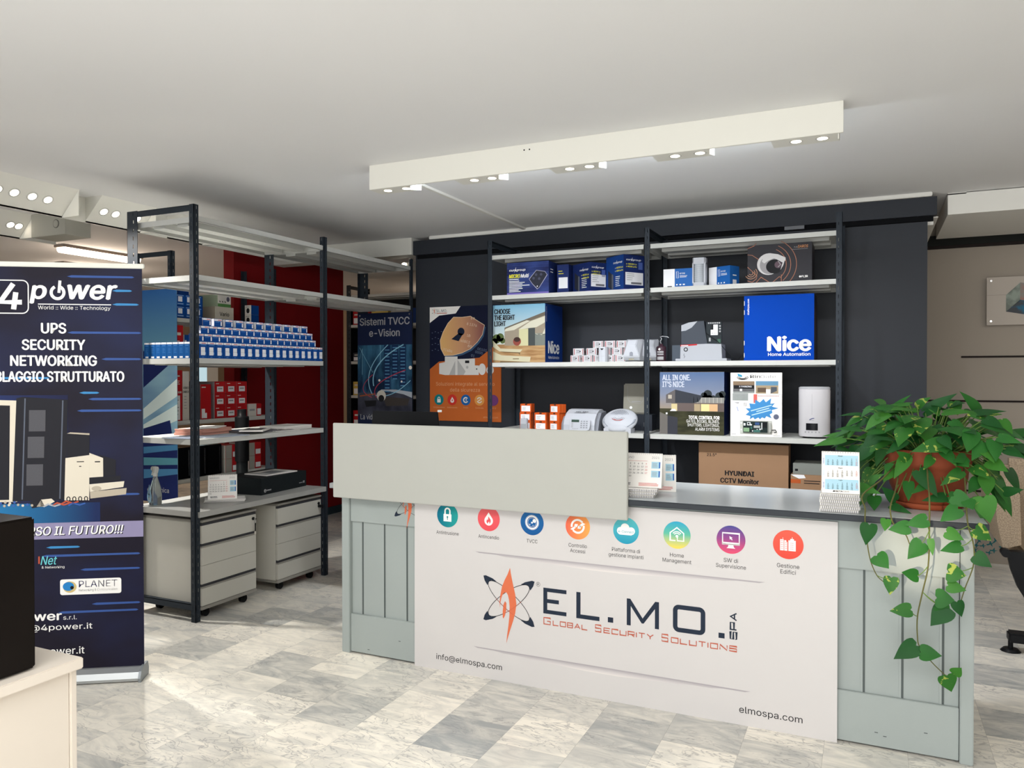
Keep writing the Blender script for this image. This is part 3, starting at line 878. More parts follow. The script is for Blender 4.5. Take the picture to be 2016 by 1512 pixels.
pg = small_carton(0.0630, 0.055, 0.0475, True).build('small_blue_carton')
for row, (n, y0, pitch, zz, nm) in enumerate(((17, 3.352, 0.0640, 1.654, 'second'), (16, 3.395, 0.0632, 1.702, 'third'), (11, 3.412, 0.0880, 1.750, 'top'))):
    for i in range(n):
        src = pg if (row == 2 or i == 0) else ps
        first = (src is pg and 'label' not in pg) or (src is ps and 'label' not in ps)
        o = src if first else copy_tree(src)
        o.location = (-3.604 - 0.002 * row, y0 + pitch * i, zz)
        tag(o, 'small blue and white carton in %s tier of display, %s from the near upright' % (nm, ORD[i]), 'carton', 'small blue cartons in the %s tier' % nm)
b = MB(); b.box(-0.05, 0, 0, 0.026, 0, 0.045, bl2); o = b.build('small_blue_carton', None, (-3.606, 3.380, 1.750)); tag(o, 'narrow dark blue carton starting the top tier beside near upright', 'carton')

# generic carton helper for the rest
def carton(name, label, x0, x1, y0, y1, z0, z1, mat, cat='carton', group=None, rz=0.0, faces=None, dec=None, flap=None, bev=0.0):
    """axis-aligned carton; dec(mb, front frame, east frame, w, d, h) prints on it in local metres; origin at the front lower corner"""
    w, d, h = x1 - x0, y1 - y0, z1 - z0
    b = MB(); b.box(0, w, 0, d, 0, h, mat, bev, faces)
    if dec: dec(b, front(0, 0, 0), east(w, 0, 0), w, d, h)
    if flap:
        b.box(0.0, w, 0.001, 0.004, h, h + 0.0012, flap); b.box(w * .1, w * .9, d * .49, d * .51, h, h + 0.0008, flap)
    o = b.build(name, None, (x0, y0, z0), rz)
    tag(o, label, cat, group)
    return o
# ------------------------------------------------------------------ desk level and magazine shelf of the display unit
def desk_calendar(name, label, loc, rz, w, h, dep, draw, n_rings=16, group=None):
    """tent calendar: two leaning boards, wire rings along the ridge; front faces local -y"""
    r = empty(name, loc, rz); tag(r, label, 'calendar', group)
    b = MB()
    fr_n = Vector((0, -h, dep * 0.5)).normalized()
    T = Fr((0, -dep * 0.5, 0.001), X, Vector((0, dep * 0.5, h)))
    L = sqrt(h * h + dep * dep * 0.25)
    b.extr(T, [(0, 0), (w, 0), (w, L), (0, L)], -0.0015, 0, paper)
    draw(b, T, w, L); b.build('front_sheet', r)
    b = MB(); T2 = Fr((w, dep * 0.5, 0.001), -X, Vector((0, -dep * 0.5, h))); b.extr(T2, [(0, 0), (w, 0), (w, L), (0, L)], -0.0015, 0, paper); b.build('rear_board', r)
    b = MB(); b.box(0, w, -dep * 0.5, dep * 0.5, 0, 0.0016, paper); b.build('foot_board', r)
    b = MB()
    for i in range(n_rings):
        x = w * (i + 0.5) / n_rings
        b.tube([(x, 0.0045 * cos(t), h - 0.002 + 0.0045 * sin(t)) for t in [2 * pi * k / 10 for k in range(11)]], 0.0007, chrome, 5)
    b.build('wire_binding', r)
    return r
cal_g = M('cal_grey', '8f9094', 0.6, var=0); cal_b = M('cal_blue', 'a9cfdf', 0.6, var=0); cal_bl = M('cal_blue_dark', '2f68b5', 0.6, var=0); cal_r = M('cal_red', 'c6524c', 0.6, var=0)
def draw_month(month, rows, brand, year='2021'):
    def f(b, T, w, L):
        b.text(T, month, cal_g, w * .06, L * .84, L * .065, None, 'l', bold=-.01); b.text(T, year, cal_g, w * .93, L * .84, L * .065, None, 'r', bold=-.01)
        b.rect(T, w * .07, L * .765, w * .66, L * .772, cal_r)
        for i, rw in enumerate(rows):
            for j, dgt in enumerate(rw):
                if dgt: b.text(T, str(dgt), ink if j < 6 else cal_r, w * (.09 + j * .091), L * (.67 - i * .092), L * .044, None, 'c', bold=.01)
        for k in (0, 1):
            b.rect(T, w * .755, L * (.555 - .26 * k), w * .955, L * (.755 - .26 * k), cal_b); b.rect(T, w * .925, L * (.57 - .26 * k), w * .955, L * (.745 - .26 * k), cal_bl, .0007)
            b.bars(T, w * .775, L * (.70 - .26 * k), w * .12, 4, L * .035, L * .012, cal_g, .0008)
        b.text(T, brand, navy, w * .08, L * .085, L * .055, None, 'l', bold=.03, shear=.2); b.bars(T, w * .08, L * .055, w * .3, 1, .01, L * .012, navy)
        b.bars(T, w * .48, L * .115, w * .46, 3, L * .034, L * .014, cal_r, rag=.15)
    return f
desk_calendar('desk_calendar', 'white tent calendar on grey desk board behind the near upright', (-3.838, 3.665, 0.664), radians(44), 0.175, 0.150, 0.085,
              draw_month('MAGGIO', [['', '', '', '', '', 1, 2], [3, 4, 5, 6, 7, 8, 9], [10, 11, 12, 13, 14, 15, 16], [17, 18, 19, 20, 21, 22, 23], [24, 25, 26, 27, 28, 29, 30], [31]], '4power'))
kraft = M('chipboard', '8d877d', 0.8, var=0.05)
for i in range(3):
    b = MB(); w = 0.245; b.box(0, w, -0.05, 0.10, 0, 0.0045, paper, 0.001); b.box(0.001, w - 0.001, -0.048, 0.098, -0.0004, 0.0006, kraft)
    b.box(0, w, -0.0505, -0.0495, 0.0012, 0.0022, cal_g)
    o = b.build('spiral_calendar', None, (-3.845 + 0.006 * i, 3.632 + 0.004 * (2 - i), 0.6485 + 0.005 * i), radians(42 + 2 * i))
    tag(o, ('lowest', 'middle', 'uppermost')[i] + ' folded calendar in flat pile below tent calendar on desk board', 'calendar', 'folded calendars on the desk board')
# flat black carton with a brochure
r_ = radians(71)
def dec_black(b, f, e, w, d, h):
    b.disc(f, .042, .026, .011, txt_white); b.disc(f, .042, .026, .0085, M('carton_black', '1f2426', 0.55, var=0.06), .0007); b.rect(f, .034, .0245, .050, .0275, txt_white, .0009)
    b.text(f, 'ajax', txt_white, .06, .021, .010, .045, bold=.02) if False else b.rect(f, .058, .022, .105, .031, txt_grey)
    b.rect(f, w - .085, .028, w - .045, .034, txt_grey); b.rect(f, w - .04, .026, w - .02, .042, txt_grey)
carton('flat_carton', 'flat black carton with small white emblem lying on the desk board', 0, 0.50, 0, 0.34, 0, 0.112, M('carton_black', '1f2426', 0.55, var=0.06), rz=0, dec=dec_black)
o = bpy.data.objects['flat_carton']; o.location = (-3.70, 3.99, 0.6485); o.rotation_euler.z = radians(94)
b = MB(); b.box(0, 0.30, 0, 0.21, 0, 0.007, paper, 0.001); b.poly(top(0, 0, 0.007), [(.07, .03), (.24, .05), (.22, .17), (.09, .15)], M('brochure_grey', '8d8f92', 0.5, var=0.1, scale=20)); b.rect(top(0, 0, .007), .02, .02, .06, .19, M('brochure_grey2', 'b9bbbd', 0.5, var=0))
o = b.build('brochure', None, (-3.75, 4.10, 0.762), radians(88)); tag(o, 'white brochure with grey picture lying on the flat black carton', 'brochure')

# spray bottle
r = empty('spray_bottle', (-4.045, 3.44, 0.6485), radians(-20)); tag(r, 'clear spray bottle with pale blue drop-shaped label on desk board', 'bottle')
clearp = M('clear_plastic', 'cfe0e6', 0.12, trans=0.85, var=0, ior=1.35); spw = M('spray_white', 'd6d8d4', 0.45, var=0)
b = MB(); b.lathe((0, 0, 0), [(0.034, 0), (0.037, 0.006), (0.037, 0.06), (0.033, 0.10), (0.022, 0.14), (0.014, 0.165), (0.013, 0.178)], clearp, 28); b.build('bottle_body', r)
b = MB(); f = front(0, -0.0375, 0.0)
dp = [(0, .128)] + [(.033 * cos(t), .050 + .036 * sin(t)) for t in [radians(35 - 250 * i / 24) for i in range(25)]]
b.extr(f, dp, -0.001, 0.0006, M('label_pale_blue', '9cc4dc', 0.5, var=0.05)); b.poly(f, [(-.020, .045), (.022, .05), (.016, .022), (-.014, .022)], M('label_water', 'c9dfe8', 0.5, var=0), .0009)
b.text(f, 'Bocco', navy, 0, .062, .012, .040, 'c', bold=.02, h=.0012); b.bars(f, -.015, .048, .03, 3, .006, .002, txt_grey, .0012); b.build('label', r)
b = MB(); b.cyl((0, 0, 0.176), (0, 0, 0.196), 0.014, spw); b.extr(Fr((0, 0.011, 0.196), X, Z), [(-.045, .030), (-.045, .018), (-.028, .014), (-.014, .0), (.014, .0), (.022, .016), (.03, .030), (.02, .040), (-.030, .040)], 0, 0.022, spw)
b.extr(Fr((0, 0.006, 0.196), X, Z), [(-.024, .016), (-.032, .0), (-.046, -.018), (-.050, -.016), (-.040, .004), (-.033, .017)], 0, 0.012, spw); b.build('trigger_head', r)

# papers on the magazine shelf (top 1.073)
def sheets(name, label, x, y, rz, w, d, h, mat, pic=None, cat='magazine', group=None, z=1.0735, n=1):
    b = MB()
    for i in range(n):
        dx, dy = random.uniform(-.006, .006), random.uniform(-.006, .006)
        b.box(dx - w / 2, dx + w / 2, dy - d / 2, dy + d / 2, h * i / n, h * (i + 1) / n - 0.0006, mat)
    if pic:
        b.rect(top(0, 0, h), -w * .4, -d * .4, w * .38, d * .35, pic); b.rect(top(0, 0, h), -w * .3, d * .1, w * .1, d * .3, paper, .0008)
    o = b.build(name, None, (x, y, z), rz); tag(o, label, cat, group); return o
pk = M('paper_pink', 'c99586', 0.7, var=0.06); bp = M('paper_bluegrey', '8a93a3', 0.6, var=0.08); wp2 = M('paper_soft', 'cfccc8', 0.65, var=0.04); gp = M('paper_darkgrey', '5c5a5e', 0.5, var=0.1)
sheets('magazine', 'blue-grey leaflet lying flat on magazine shelf by the near upright', -3.78, 3.47, .1, .21, .25, .004, bp)
sheets('magazine', 'pale blue open brochure flat on magazine shelf edge', -3.68, 3.62, -.25, .16, .30, .005, M('paper_paleblue', 'a5aebb', 0.6, var=0.1, scale=25), None)
sheets('catalogue_pile', 'thick pile of pink-edged catalogues on the magazine shelf', -3.93, 3.72, .15, .21, .29, .040, pk, wp2, 'catalogues', n=5)
sheets('magazine', 'white curled sheet on top of pink-edged catalogues', -3.91, 3.76, .5, .15, .21, .006, paper, None, 'paper', z=1.1148)
sheets('magazine', 'dark-covered magazine halfway along the magazine shelf', -3.80, 3.99, -.3, .21, .29, .014, gp, bp)
sheets('magazine', 'white brochure fanned over the dark magazine at shelf edge', -3.70, 3.94, .55, .15, .26, .010, paper, gp, z=1.0885)
sheets('catalogue_pile', 'neat white catalogue pile at the far end of magazine shelf', -3.80, 4.35, .05, .22, .30, .024, paper, wp2, 'catalogues', n=4)
sheets('magazine', 'single white leaflet beside the neat catalogue pile', -3.68, 4.17, -.2, .12, .2, .005, wp2, gp)

# ------------------------------------------------------------------ goods in the second unit, fronts facing +x
rd = M('carton_red', 'b11d22', 0.5, var=0.05); rd2 = M('carton_red_side', '8d878a', 0.55, var=0.05); cwh = M('carton_white', 'cbc7c0', 0.6, var=0.03)
def U2(name, label, y0, y1, z, h, d, mat, dec=None, side=None, group=None, cat='carton', x=-4.765):
    b = MB(); b.box(-d, 0, 0, y1 - y0, 0, h, mat, faces={'-y': side or mat})
    if dec: dec(b, east(0, 0, 0), y1 - y0, h)
    o = b.build(name, None, (x, y0, z)); tag(o, label, cat, group); return o
def d_red(b, f, w, h):
    b.rect(f, w * .22, h * .16, w * .80, h * .60, lb); b.rect(f, w * .12, h * .80, w * .40, h * .86, cwh); b.rect(f, w * .30, h * .36, w * .70, h * .48, txt_grey, .0008)
for c in range(3):
    for q in range(3):
        U2('red_carton', 'small red carton with white label, %s row and %s column of the three-by-three stack' % (('bottom', 'middle', 'top')[q], ('near', 'middle', 'far')[c]),
           4.622 + .119 * c, 4.738 + .119 * c, 1.1085 + .099 * q, .0975, .25, rd, d_red, rd2, 'red cartons stacked three by three')
def d_tallred(b, f, w, h):
    b.text(f, 'urmet', cwh, w * .12, h * .87, h * .035, w * .6, bold=.02) if False else b.rect(f, w * .12, h * .87, w * .7, h * .90, cwh)
    b.rect(f, w * .1, h * .02, w * .72, h * .50, lb); b.bars(f, w * .15, h * .40, w * .45, 5, h * .07, h * .018, txt_grey, .0008)
    for k in range(4): b.rect(f, w * (.08 + .22 * k), h * .545, w * (.22 + .22 * k), h * .585, cwh)
    b.bars(f, w * .12, h * .78, w * .6, 3, h * .03, h * .012, cwh)
U2('tall_carton', 'tall red and white carton at near end of red-carton shelf', 4.225, 4.302, 1.1085, .385, .22, rd, d_tallred, cwh)
def d_video(b, f, w, h):
    b.text(f, 'VIDEO', ink, w * .5, h * .64, h * .045, w * .85, 'c', bold=.03); b.text(f, 'INDEX', ink, w * .5, h * .56, h * .045, w * .85, 'c', bold=.03); b.bars(f, w * .2, h * .48, w * .5, 5, h * .06, h * .015, txt_grey)
U2('tall_carton', 'tall grey-white carton with black lettering next to tall red carton', 4.306, 4.368, 1.1085, .377, .22, cwh, d_video, cwh)
U2('tall_carton', 'plain dark carton standing behind the near upright of the red-carton shelf', 4.375, 4.47, 1.1085, .30, .22, M('carton_brown_dark', '3b2a28', 0.6, var=0.05))
def d_red2(b, f, w, h):
    b.rect(f, w * .12, h * .90, w * .5, h * .935, cwh); b.rect(f, w * .1, h * .03, w * .42, h * .30, lb); b.rect(f, w * .42, h * .03, w * .60, h * .18, lb)
U2('tall_carton', 'broad red carton between near upright and three-by-three red stack', 4.478, 4.585, 1.1085, .275, .25, rd, d_red2, rd2)
def d_wr(b, f, w, h):
    b.rect(f, 0, 0, w * .62, h, cwh, .0004); b.rect(f, w * .1, h * .42, w * .5, h * .58, txt_grey, .0008); b.rect(f, w * .68, h * .1, w * .97, h * .6, lb, .0008)
U2('carton', 'white and red carton at far end of the red-carton shelf', 4.99, 5.145, 1.1085, .105, .2, rd, d_wr, cwh)
def d_wr2(b, f, w, h):
    b.rect(f, w * .02, 0, w * .48, h, M('carton_greybeige', '9d9a92', 0.6, var=0.03), .0004); b.rect(f, w * .55, h * .1, w * .95, h * .48, lb, .0006); b.rect(f, w * .1, h * .5, w * .4, h * .56, txt_grey, .0006)
for k, (y0, nm) in enumerate(((4.735, 'near pair'), (4.995, 'far pair'))):
    for q in range(2):
        U2('carton', '%s grey and red carton of the %s on the lower store shelf' % (('bottom', 'top')[q], nm), y0, y0 + .145, .6605 + .112 * q, .110, .22, rd, d_wr2, cwh, 'grey and red cartons on the lower store shelf')
gl = M('gloss_black', '0d0e10', 0.15, var=0)
for k, (y0, y1) in enumerate(((4.235, 4.39), (4.40, 4.545), (4.555, 4.70))):
    b = MB(); b.box(-.25, 0, 0, y1 - y0, 0, .24, gl, .004); b.box(0, .004, (y1 - y0) * .82, (y1 - y0) * .86, .02, .22, chrome)
    o = b.build('black_case', None, (-4.77, y0, .6605)); tag(o, '%s glossy black case with bright edge strip on lower store shelf' % ('nearest', 'middle', 'farthest')[k], 'case', 'glossy black cases on the lower store shelf')
# tall black dispenser with a clear lower tube, standing in the aisle between the units
r = empty('dispenser_stand', (-4.36, 4.50, 0)); tag(r, 'tall black dispenser with clear tube standing in aisle behind magazine shelf', 'dispenser')
b = MB(); b.lathe((0, 0, 0), [(.10, 0), (.10, .012), (.05, .03), (.035, .06), (.035, .62)], gl, 24); b.build('stand', r)
b = MB(); b.lathe((0, 0, .62), [(.043, 0), (.043, .19)], M('smoked_tube', '34383a', 0.1, trans=0.5, var=0), 24); b.build('tube', r)
b = MB(); b.lathe((0, 0, .80), [(.052, 0), (.052, .33), (.050, .34), (.034, .342), (.034, .39), (.032, .395)], black_pl, 24); b.build('head', r)
# upper shelves
def d_six(b, f, w, h):
    for i in range(3):
        for j in range(2):
            u, v = w * (.02 + .325 * i), h * (.03 + .49 * j)
            b.rect(f, u, v, u + w * .31, v + h * .45, bl, .0005); b.rect(f, u + w * .07, v + h * .16, u + w * .22, v + h * .37, lb, .0008); b.rect(f, u + w * .03, v + h * .40, u + w * .27, v + h * .425, M('blue_tint2', '86a9d2', 0.5, var=0), .0008)
            b.rect(f, u + w * .05, v + h * .05, u + w * .26, v + h * .09, M('blue_tint2', '86a9d2', 0.5, var=0), .0008)
U2('carton_pack', 'blue block of six small cartons with white pictures on upper store shelf', 4.243, 4.505, 1.8905, .185, .2, bl2, d_six, cwh)
U2('carton', 'flat dark blue carton lying on the six-carton block', 4.27, 4.37, 2.0758, .035, .2, bl2)
def d_vario(b, f, w, h):
    b.text(f, 'Vario', ink, w * .5, h * .38, h * .26, w * .5, 'c', bold=.02)
U2('carton', 'cream carton with black lettering below the green-edged carton', 4.630, 4.83, 1.8905, .118, .23, M('carton_cream', 'b9b3a5', 0.6, var=0.03), d_vario, M('carton_cream_side', '8e8578', 0.6, var=0.03))
def d_cam(b, f, w, h):
    b.rect(f, 0, 0, w, h * .26, M('carton_green', '4d7a45', 0.55, var=0), .0005)
    for k in range(3): b.poly(f, [(w * (.1 + .2 * k), h * .5), (w * (.2 + .2 * k), h * .46), (w * (.22 + .2 * k), h * .36), (w * (.14 + .2 * k), h * .38)], ink)
    b.disc(f, w * .78, h * .66, w * .12, M('ink_soft', '4a4a58', 0.5, var=0), ry=h * .2)
U2('carton', 'white carton with green lower band on top of the cream carton', 4.66, 4.80, 2.009, .098, .2, cwh, d_cam, M('carton_greygreen', '8e9b86', 0.6, var=0.03))
def dec_cup(b, f, e, w, d, h):
    b.disc(f, w * .5, h * .42, w * .25, ink, ry=h * .28); b.rect(f, w * .15, h * .78, w * .7, h * .86, txt_grey)
for q in range(2):
    carton('carton', '%s of two white and blue cartons with round black picture beside upper far upright' % ('lower', 'upper')[q], -4.835, -4.765, 5.03, 5.12, 1.8905 + .080 * q, 1.9695 + .080 * q, cwh, 'carton', 'white cartons with round pictures', faces={'+x': bl}, dec=dec_cup)
def d_redA(b, f, w, h):
    b.rect(f, w * .12, h * .72, w * .75, h * .80, cwh); b.bars(f, w * .15, h * .55, w * .6, 4, h * .07, h * .02, cwh)
U2('red_carton', 'upright red carton standing alone on the middle store shelf', 4.231, 4.312, 1.5605, .275, .2, rd, d_redA, rd)
U2('small_blue_carton', 'blue carton with white edge next to the lone red carton', 4.325, 4.40, 1.5605, .205, .2, bl, lambda b, f, w, h: b.rect(f, .004, .02, .02, h * .8, lb), lb)

# goods in the unit past the red wall
u3 = [(2.05, .16, rd, cwh), (1.62, .10, M('carton_dark', '3c4046', 0.6, var=0.05), cwh), (1.22, .16, M('carton_yellow', 'c5a955', 0.6, var=0.03), cwh), (.82, .22, rd, cwh), (.40, .2, M('carton_dark', '3c4046', 0.6, var=0.05), cwh)]
for i, (z, h, m_, m2) in enumerate(u3):
    b = MB(); b.box(0, .22, 0, .30, 0, h, m_); f = front(0, 0, 0); b.rect(f, .01, h * .1, .16, h * .5, lb); b.rect(f, .02, h * .7, .12, h * .8, cwh)
    o = b.build('carton', None, (-5.56, 7.53, z + .0005)); tag(o, '%s carton on %s shelf of the unit past the red wall' % (('red and white', 'dark flat', 'yellow', 'large red', 'dark')[i], ('second', 'third', 'fourth', 'fifth', 'lowest')[i]), 'carton', 'cartons in the unit past the red wall')
for i, (x0, x1, m_) in enumerate(((-5.31, -5.08, M('carton_yellow', 'c5a955', 0.6, var=0.03)), (-5.04, -4.80, M('carton_greybeige', '9d9a92', 0.6, var=0.03)), (-4.76, -4.46, bl2))):
    carton('carton', '%s carton peeking out above the hanging city banner' % ('yellow', 'grey', 'blue')[i], x0, x1, 7.55, 7.85, 2.0505, 2.205 + .01 * i, m_)

# ------------------------------------------------------------------ hanging banners
bn = M('banner_navy', '17203c', 0.5, var=0.05, scale=4)
city = M_noise2('banner_city', '0f2038', '3b6d8c', 9, .40, .75, .5, 6, (1, 1, .35))
road = M_noise2('banner_road', '23242e', '4b4d5a', 5, .3, .7, .5)
glow_c = M('print_cyan_trail', '7fb2c8', 0.5, var=0); glow_r = M('print_red_trail', 'a8384a', 0.5, var=0); glow_w = M('print_pale', 'd8d2c6', 0.5, var=0)
r = empty('hanging_banner', (-4.135, 5.668, 0.86)); tag(r, 'dark blue hanging banner with city lights picture at shelving end', 'banner')
b = MB(); w, h = 0.565, 1.141; b.box(0, w, 0, 0.003, 0, h, bn); f = front(0, 0, 0)
b.rect(f, 0, .44, w, .86, city); b.rect(f, 0, .24, w, .44, road, .0006)
b.text(f, 'Sistemi TVCC', txt_grey, w * .5, 1.035, .062, .515, 'c', bold=.025); b.text(f, 'e-Vision', txt_grey, w * .5, .935, .062, .315, 'c', bold=.025)
b.text(f, 'La videosorveglianza', txt_grey, .03, .205, .045, .46, bold=.02)
for u0, hh in ((.28, .41), (.36, .30), (.44, .36)):
    b.rect(f, u0, .86 - hh, u0 + .065, .858, M('print_tower', '14284a', 0.5, var=0.1), .0006)
    for i in range(int(hh / .03)):
        b.rect(f, u0 + .008, .86 - hh + .03 * i, u0 + .055, .865 - hh + .03 * i + .004, M('print_tower_light', '4f7fa0', 0.5, var=0), .0008)
def swoop(p0, p1, p2, wd, m_):
    b.line(f, [((1 - t) ** 2 * p0[0] + 2 * t * (1 - t) * p1[0] + t * t * p2[0], (1 - t) ** 2 * p0[1] + 2 * t * (1 - t) * p1[1] + t * t * p2[1]) for t in [i / 16 for i in range(17)]], wd, m_, .001)
swoop((.32, .86), (.02, .62), (.16, .42), .008, glow_c); swoop((.48, .86), (.12, .70), (.17, .50), .010, glow_c); swoop((.50, .64), (.10, .52), (.20, .40), .007, glow_r); swoop((.16, .60), (-.04, .46), (.15, .40), .006, glow_r)
swoop((.55, .55), (.35, .38), (.19, .42), .006, glow_c)
b.line(f, [(.02, .84), (.16, .62), (.24, .70), (.24, .86)], .003, glow_c, .0009); b.line(f, [(.02, .74), (.05, .83), (.05, .60)], .003, glow_c, .0009)
for u, v, q in ((.23, .55, .011), (.46, .54, .009), (.55, .66, .016)): b.disc(f, min(u, w - q), v, q, glow_w, .0011)
b.poly(f, [(.20, .43), (.30, .46), (.48, .43), (.565, .40), (.565, .45), (.4, .47), (.25, .47)], M('print_road_white', '9aa0a8', 0.5, var=0), .0008)
b.disc(f, .25, .415, .048, M('print_dome', 'b7b2a8', 0.5, var=0), .0012); b.disc(f, .25, .392, .030, ink, .0014)
b.poly(f, [(.28, .375), (.31, .405), (.54, .395), (.52, .335), (.30, .325)], M('print_recorder', '3a3532', 0.5, var=0), .0012); b.poly(f, [(.07, .37), (.20, .375), (.19, .325), (.09, .315)], ink, .0012); b.line(f, [(.02, .41), (.18, .43)], .01, M('print_orange_dark', '8c4a2c', 0.5, var=0), .0011)
b.build('banner_sheet', r)
for x in (0.025, w - 0.025):
    b = MB(); b.cyl((x, -0.002, h - 0.02), (x, 0.003, h - 0.02), 0.008, chrome); b.build('eyelet', r)
# blue poster hanging on the end of the second unit
sky_b = M_noise2('poster_blue', '1d3f74', '8fb4c0', 1.6, .35, .68, .5, 2, (0.6, 1, 2.2))
r = empty('hanging_banner', (-5.22, 4.165, 0.50)); tag(r, 'blue and pale abstract banner at near end of the store unit', 'banner')
b = MB(); b.box(0, .555, 0, .003, 0, 1.60, sky_b); f = front(0, 0, 0)
nv = M('poster_navy', '18224f', 0.5, var=0.05); plb = M('poster_pale', 'b9c7c4', 0.5, var=0.03); st2 = M('poster_steel', '3f6f92', 0.5, var=0.05)
b.rect(f, 0, 1.15, .555, 1.60, M_grad('poster_sky', [(0, '5b8798'), (1, '2b5890')], 'Z', 1.1, 1.6)); b.poly(f, [(.2, .86), (.50, 1.05), (.52, 1.14), (.2, 1.14)], nv, .0008)
b.poly(f, [(.2, .62), (.555, .80), (.555, .93), (.2, .70)], plb, .0007); b.poly(f, [(.2, .50), (.555, .62), (.555, .74), (.2, .58)], plb, .0008); b.poly(f, [(.2, .46), (.50, .52), (.48, .62), (.2, .55)], nv, .0009)
b.rect(f, 0, 0, .555, .46, nv, .0006); b.poly(f, [(.2, .36), (.555, .40), (.555, .44), (.2, .41)], st2, .0009); b.poly(f, [(.2, .27), (.555, .29), (.555, .34), (.2, .33)], M('poster_teal', '4b7f8c', 0.5, var=0), .001); b.poly(f, [(.2, .17), (.555, .22), (.555, .26), (.2, .24)], st2, .0009)
b.text(f, 'elettronica', txt_grey, .465, .075, .034, None, 'r', bold=.01, h=.001)
b.build('banner_sheet', r)

# ------------------------------------------------------------------ poster on the dark wall
r = MB(); w, h = .682, .972
orange = M('poster_orange', 'b25c29', 0.55, var=0.03)
r.box(0, w, 0, .003, 0, h, orange); f = front(0, 0, 0)
r.poly(f, [(0, .44), (.09, .505), (.48, .535), (.682, .675), (.682, .972), (0, .972)], M('poster_night', '12172e', 0.5, var=0.1, scale=10))
r.poly(f, [(0, .972), (.302, .972), (.255, .912), (.094, .899), (0, .838)], paper, .0008)
emblem(r, f, .045, .935, .16, .001); r.text(f, 'EL.MO.', navy, .07, .928, .022, .10, h=.001); r.rect(f, .07, .915, .17, .921, rust, .001)
sh = [(0.234, 0.881), (0.314, 0.877), (0.397, 0.884), (0.463, 0.843), (0.528, 0.805), (0.508, 0.726), (0.463, 0.668), (0.397, 0.611), (0.314, 0.576), (0.229, 0.558), (0.144, 0.556), (0.11, 0.616), (0.102, 0.683), (0.132, 0.757), (0.179, 0.83)]
r.poly(f, [(a + .012, c - .016) for a, c in sh], M('poster_steelblue', '35506e', 0.4, var=0), .0008)
r.poly(f, sh, M_grad('poster_shield', [(0, 'd9ab6c'), (.5, 'c08e6a'), (1, '7c4b4c')], 'X', .1, .53), .001); r.line(f, sh, .004, M('poster_edge', 'e6cfae', 0.5, var=0), .0012, True)
ky = M('poster_keyhole', '1a2236', 0.5, var=0)
r.disc(f, .306, .757, .033, ky, .0014); r.poly(f, [(.285, .745), (.325, .738), (.283, .676), (.213, .695)], ky, .0014)
dg = M('poster_digits', 'd9c7b0', 0.5, var=0); dg2 = M('poster_digits_dim', '6d7a92', 0.5, var=0)
for t, u, v, m_ in (('8 1376', .36, .812, dg), ('D9', .40, .858, dg), ('1D', .36, .715, dg), ('608C2', .30, .672, dg), ('D0', .37, .625, dg), ('7C4B6', .13, .60, dg), ('00101', .46, .60, dg2), ('0000', .44, .575, dg2), ('01', .40, .545, dg2)):
    r.text(f, t, m_, u, v, .021, None, rot=-radians(12), h=.0016)
for i in range(16):
    r.rect(f, .02 + .03 * (i % 4), .60 + .05 * (i // 4) + .01 * (i % 2), .03 + .03 * (i % 4), .604 + .05 * (i // 4) + .01 * (i % 2), dg2, .0009)
dv = M('print_device_white', 'cfcdc8', 0.5, var=0); dv2 = M('print_device_shade', 'a9a8a5', 0.5, var=0)
dvh = .0009
for pts, m_ in (([(.093, .40), (.093, .49), (.15, .50), (.15, .39)], dv), ([(.149, .39), (.149, .548), (.272, .547), (.272, .39)], dv), ([(.272, .39), (.272, .525), (.438, .528), (.438, .39)], dv), ([(.19, .39), (.25, .51), (.25, .39)], dv2), ([(.272, .52), (.35, .42), (.33, .39), (.272, .39)], dv2),
                ([(.438, .39), (.438, .47), (.475, .47), (.475, .39)], dv)):
    dvh += .00012
    r.poly(f, pts, m_, dvh)
r.disc(f, .506, .438, .034, dv, .0018, ry=.048); r.disc(f, .58, .43, .035, dv, .0019); r.disc(f, .578, .428, .022, ink, .0021); r.rect(f, .345, .49, .385, .512, ink, .0021); r.disc(f, .365, .455, .012, dv2, .0021); r.disc(f, .455, .44, .006, ink, .0021)
pt = M('poster_text', 'c9936e', 0.55, var=0)
r.text(f, 'Soluzioni integrate al servizio', pt, w / 2, .30, .030, .56, 'c', h=.001); r.text(f, 'della sicurezza', pt, w / 2, .25, .030, .285, 'c', h=.001)
for i, (m_, t) in enumerate((('0f6d72', 'Antintrusione'), ('b93027', 'Antincendio'), ('1c5591', 'TVCC'), ('c98a45', 'Controllo'), ('6b3a6e', 'SW di'))):
    u = .09 + .13 * i; r.disc(f, u, .179, .046, M('poster_disc_%d' % i, m_, 0.55, var=0), .0008)
    if i == 0: r.rect(f, u - .017, .155, u + .017, .185, dv, .001); r.arc(f, u, .187, .011, .014, 0, 180, .006, dv, .001)
    if i == 1: r.poly(f, [(u, .205)] + [(u + .018 * cos(radians(20 - a)), .172 + .018 * sin(radians(20 - a))) for a in range(0, 230, 23)], dv, .001); r.poly(f, [(u, .188), (u + .008, .172), (u - .008, .166)], M('poster_disc_1', m_), .0012)
    if i == 2: r.arc(f, u, .179, .020, .020, 40, 330, .011, dv, .001); r.disc(f, u + .004, .18, .006, dv, .001)
    if i == 3: r.arc(f, u, .179, .021, .021, 20, 160, .008, dv, .001); r.arc(f, u, .179, .021, .021, 200, 340, .008, dv, .001); r.line(f, [(u - .012, .172), (u + .012, .186)], .008, dv, .001)
    r.text(f, t, pt, u, .108, .013, None, 'c', h=.001)
r.text(f, 'elmospa.com', pt, w - .03, .03, .016, None, 'r', h=.001)
o = r.build('wall_poster', None, (-3.446, 5.758, 1.066)); tag(o, 'orange and navy poster with bronze keyhole shield on the anthracite wall', 'poster')

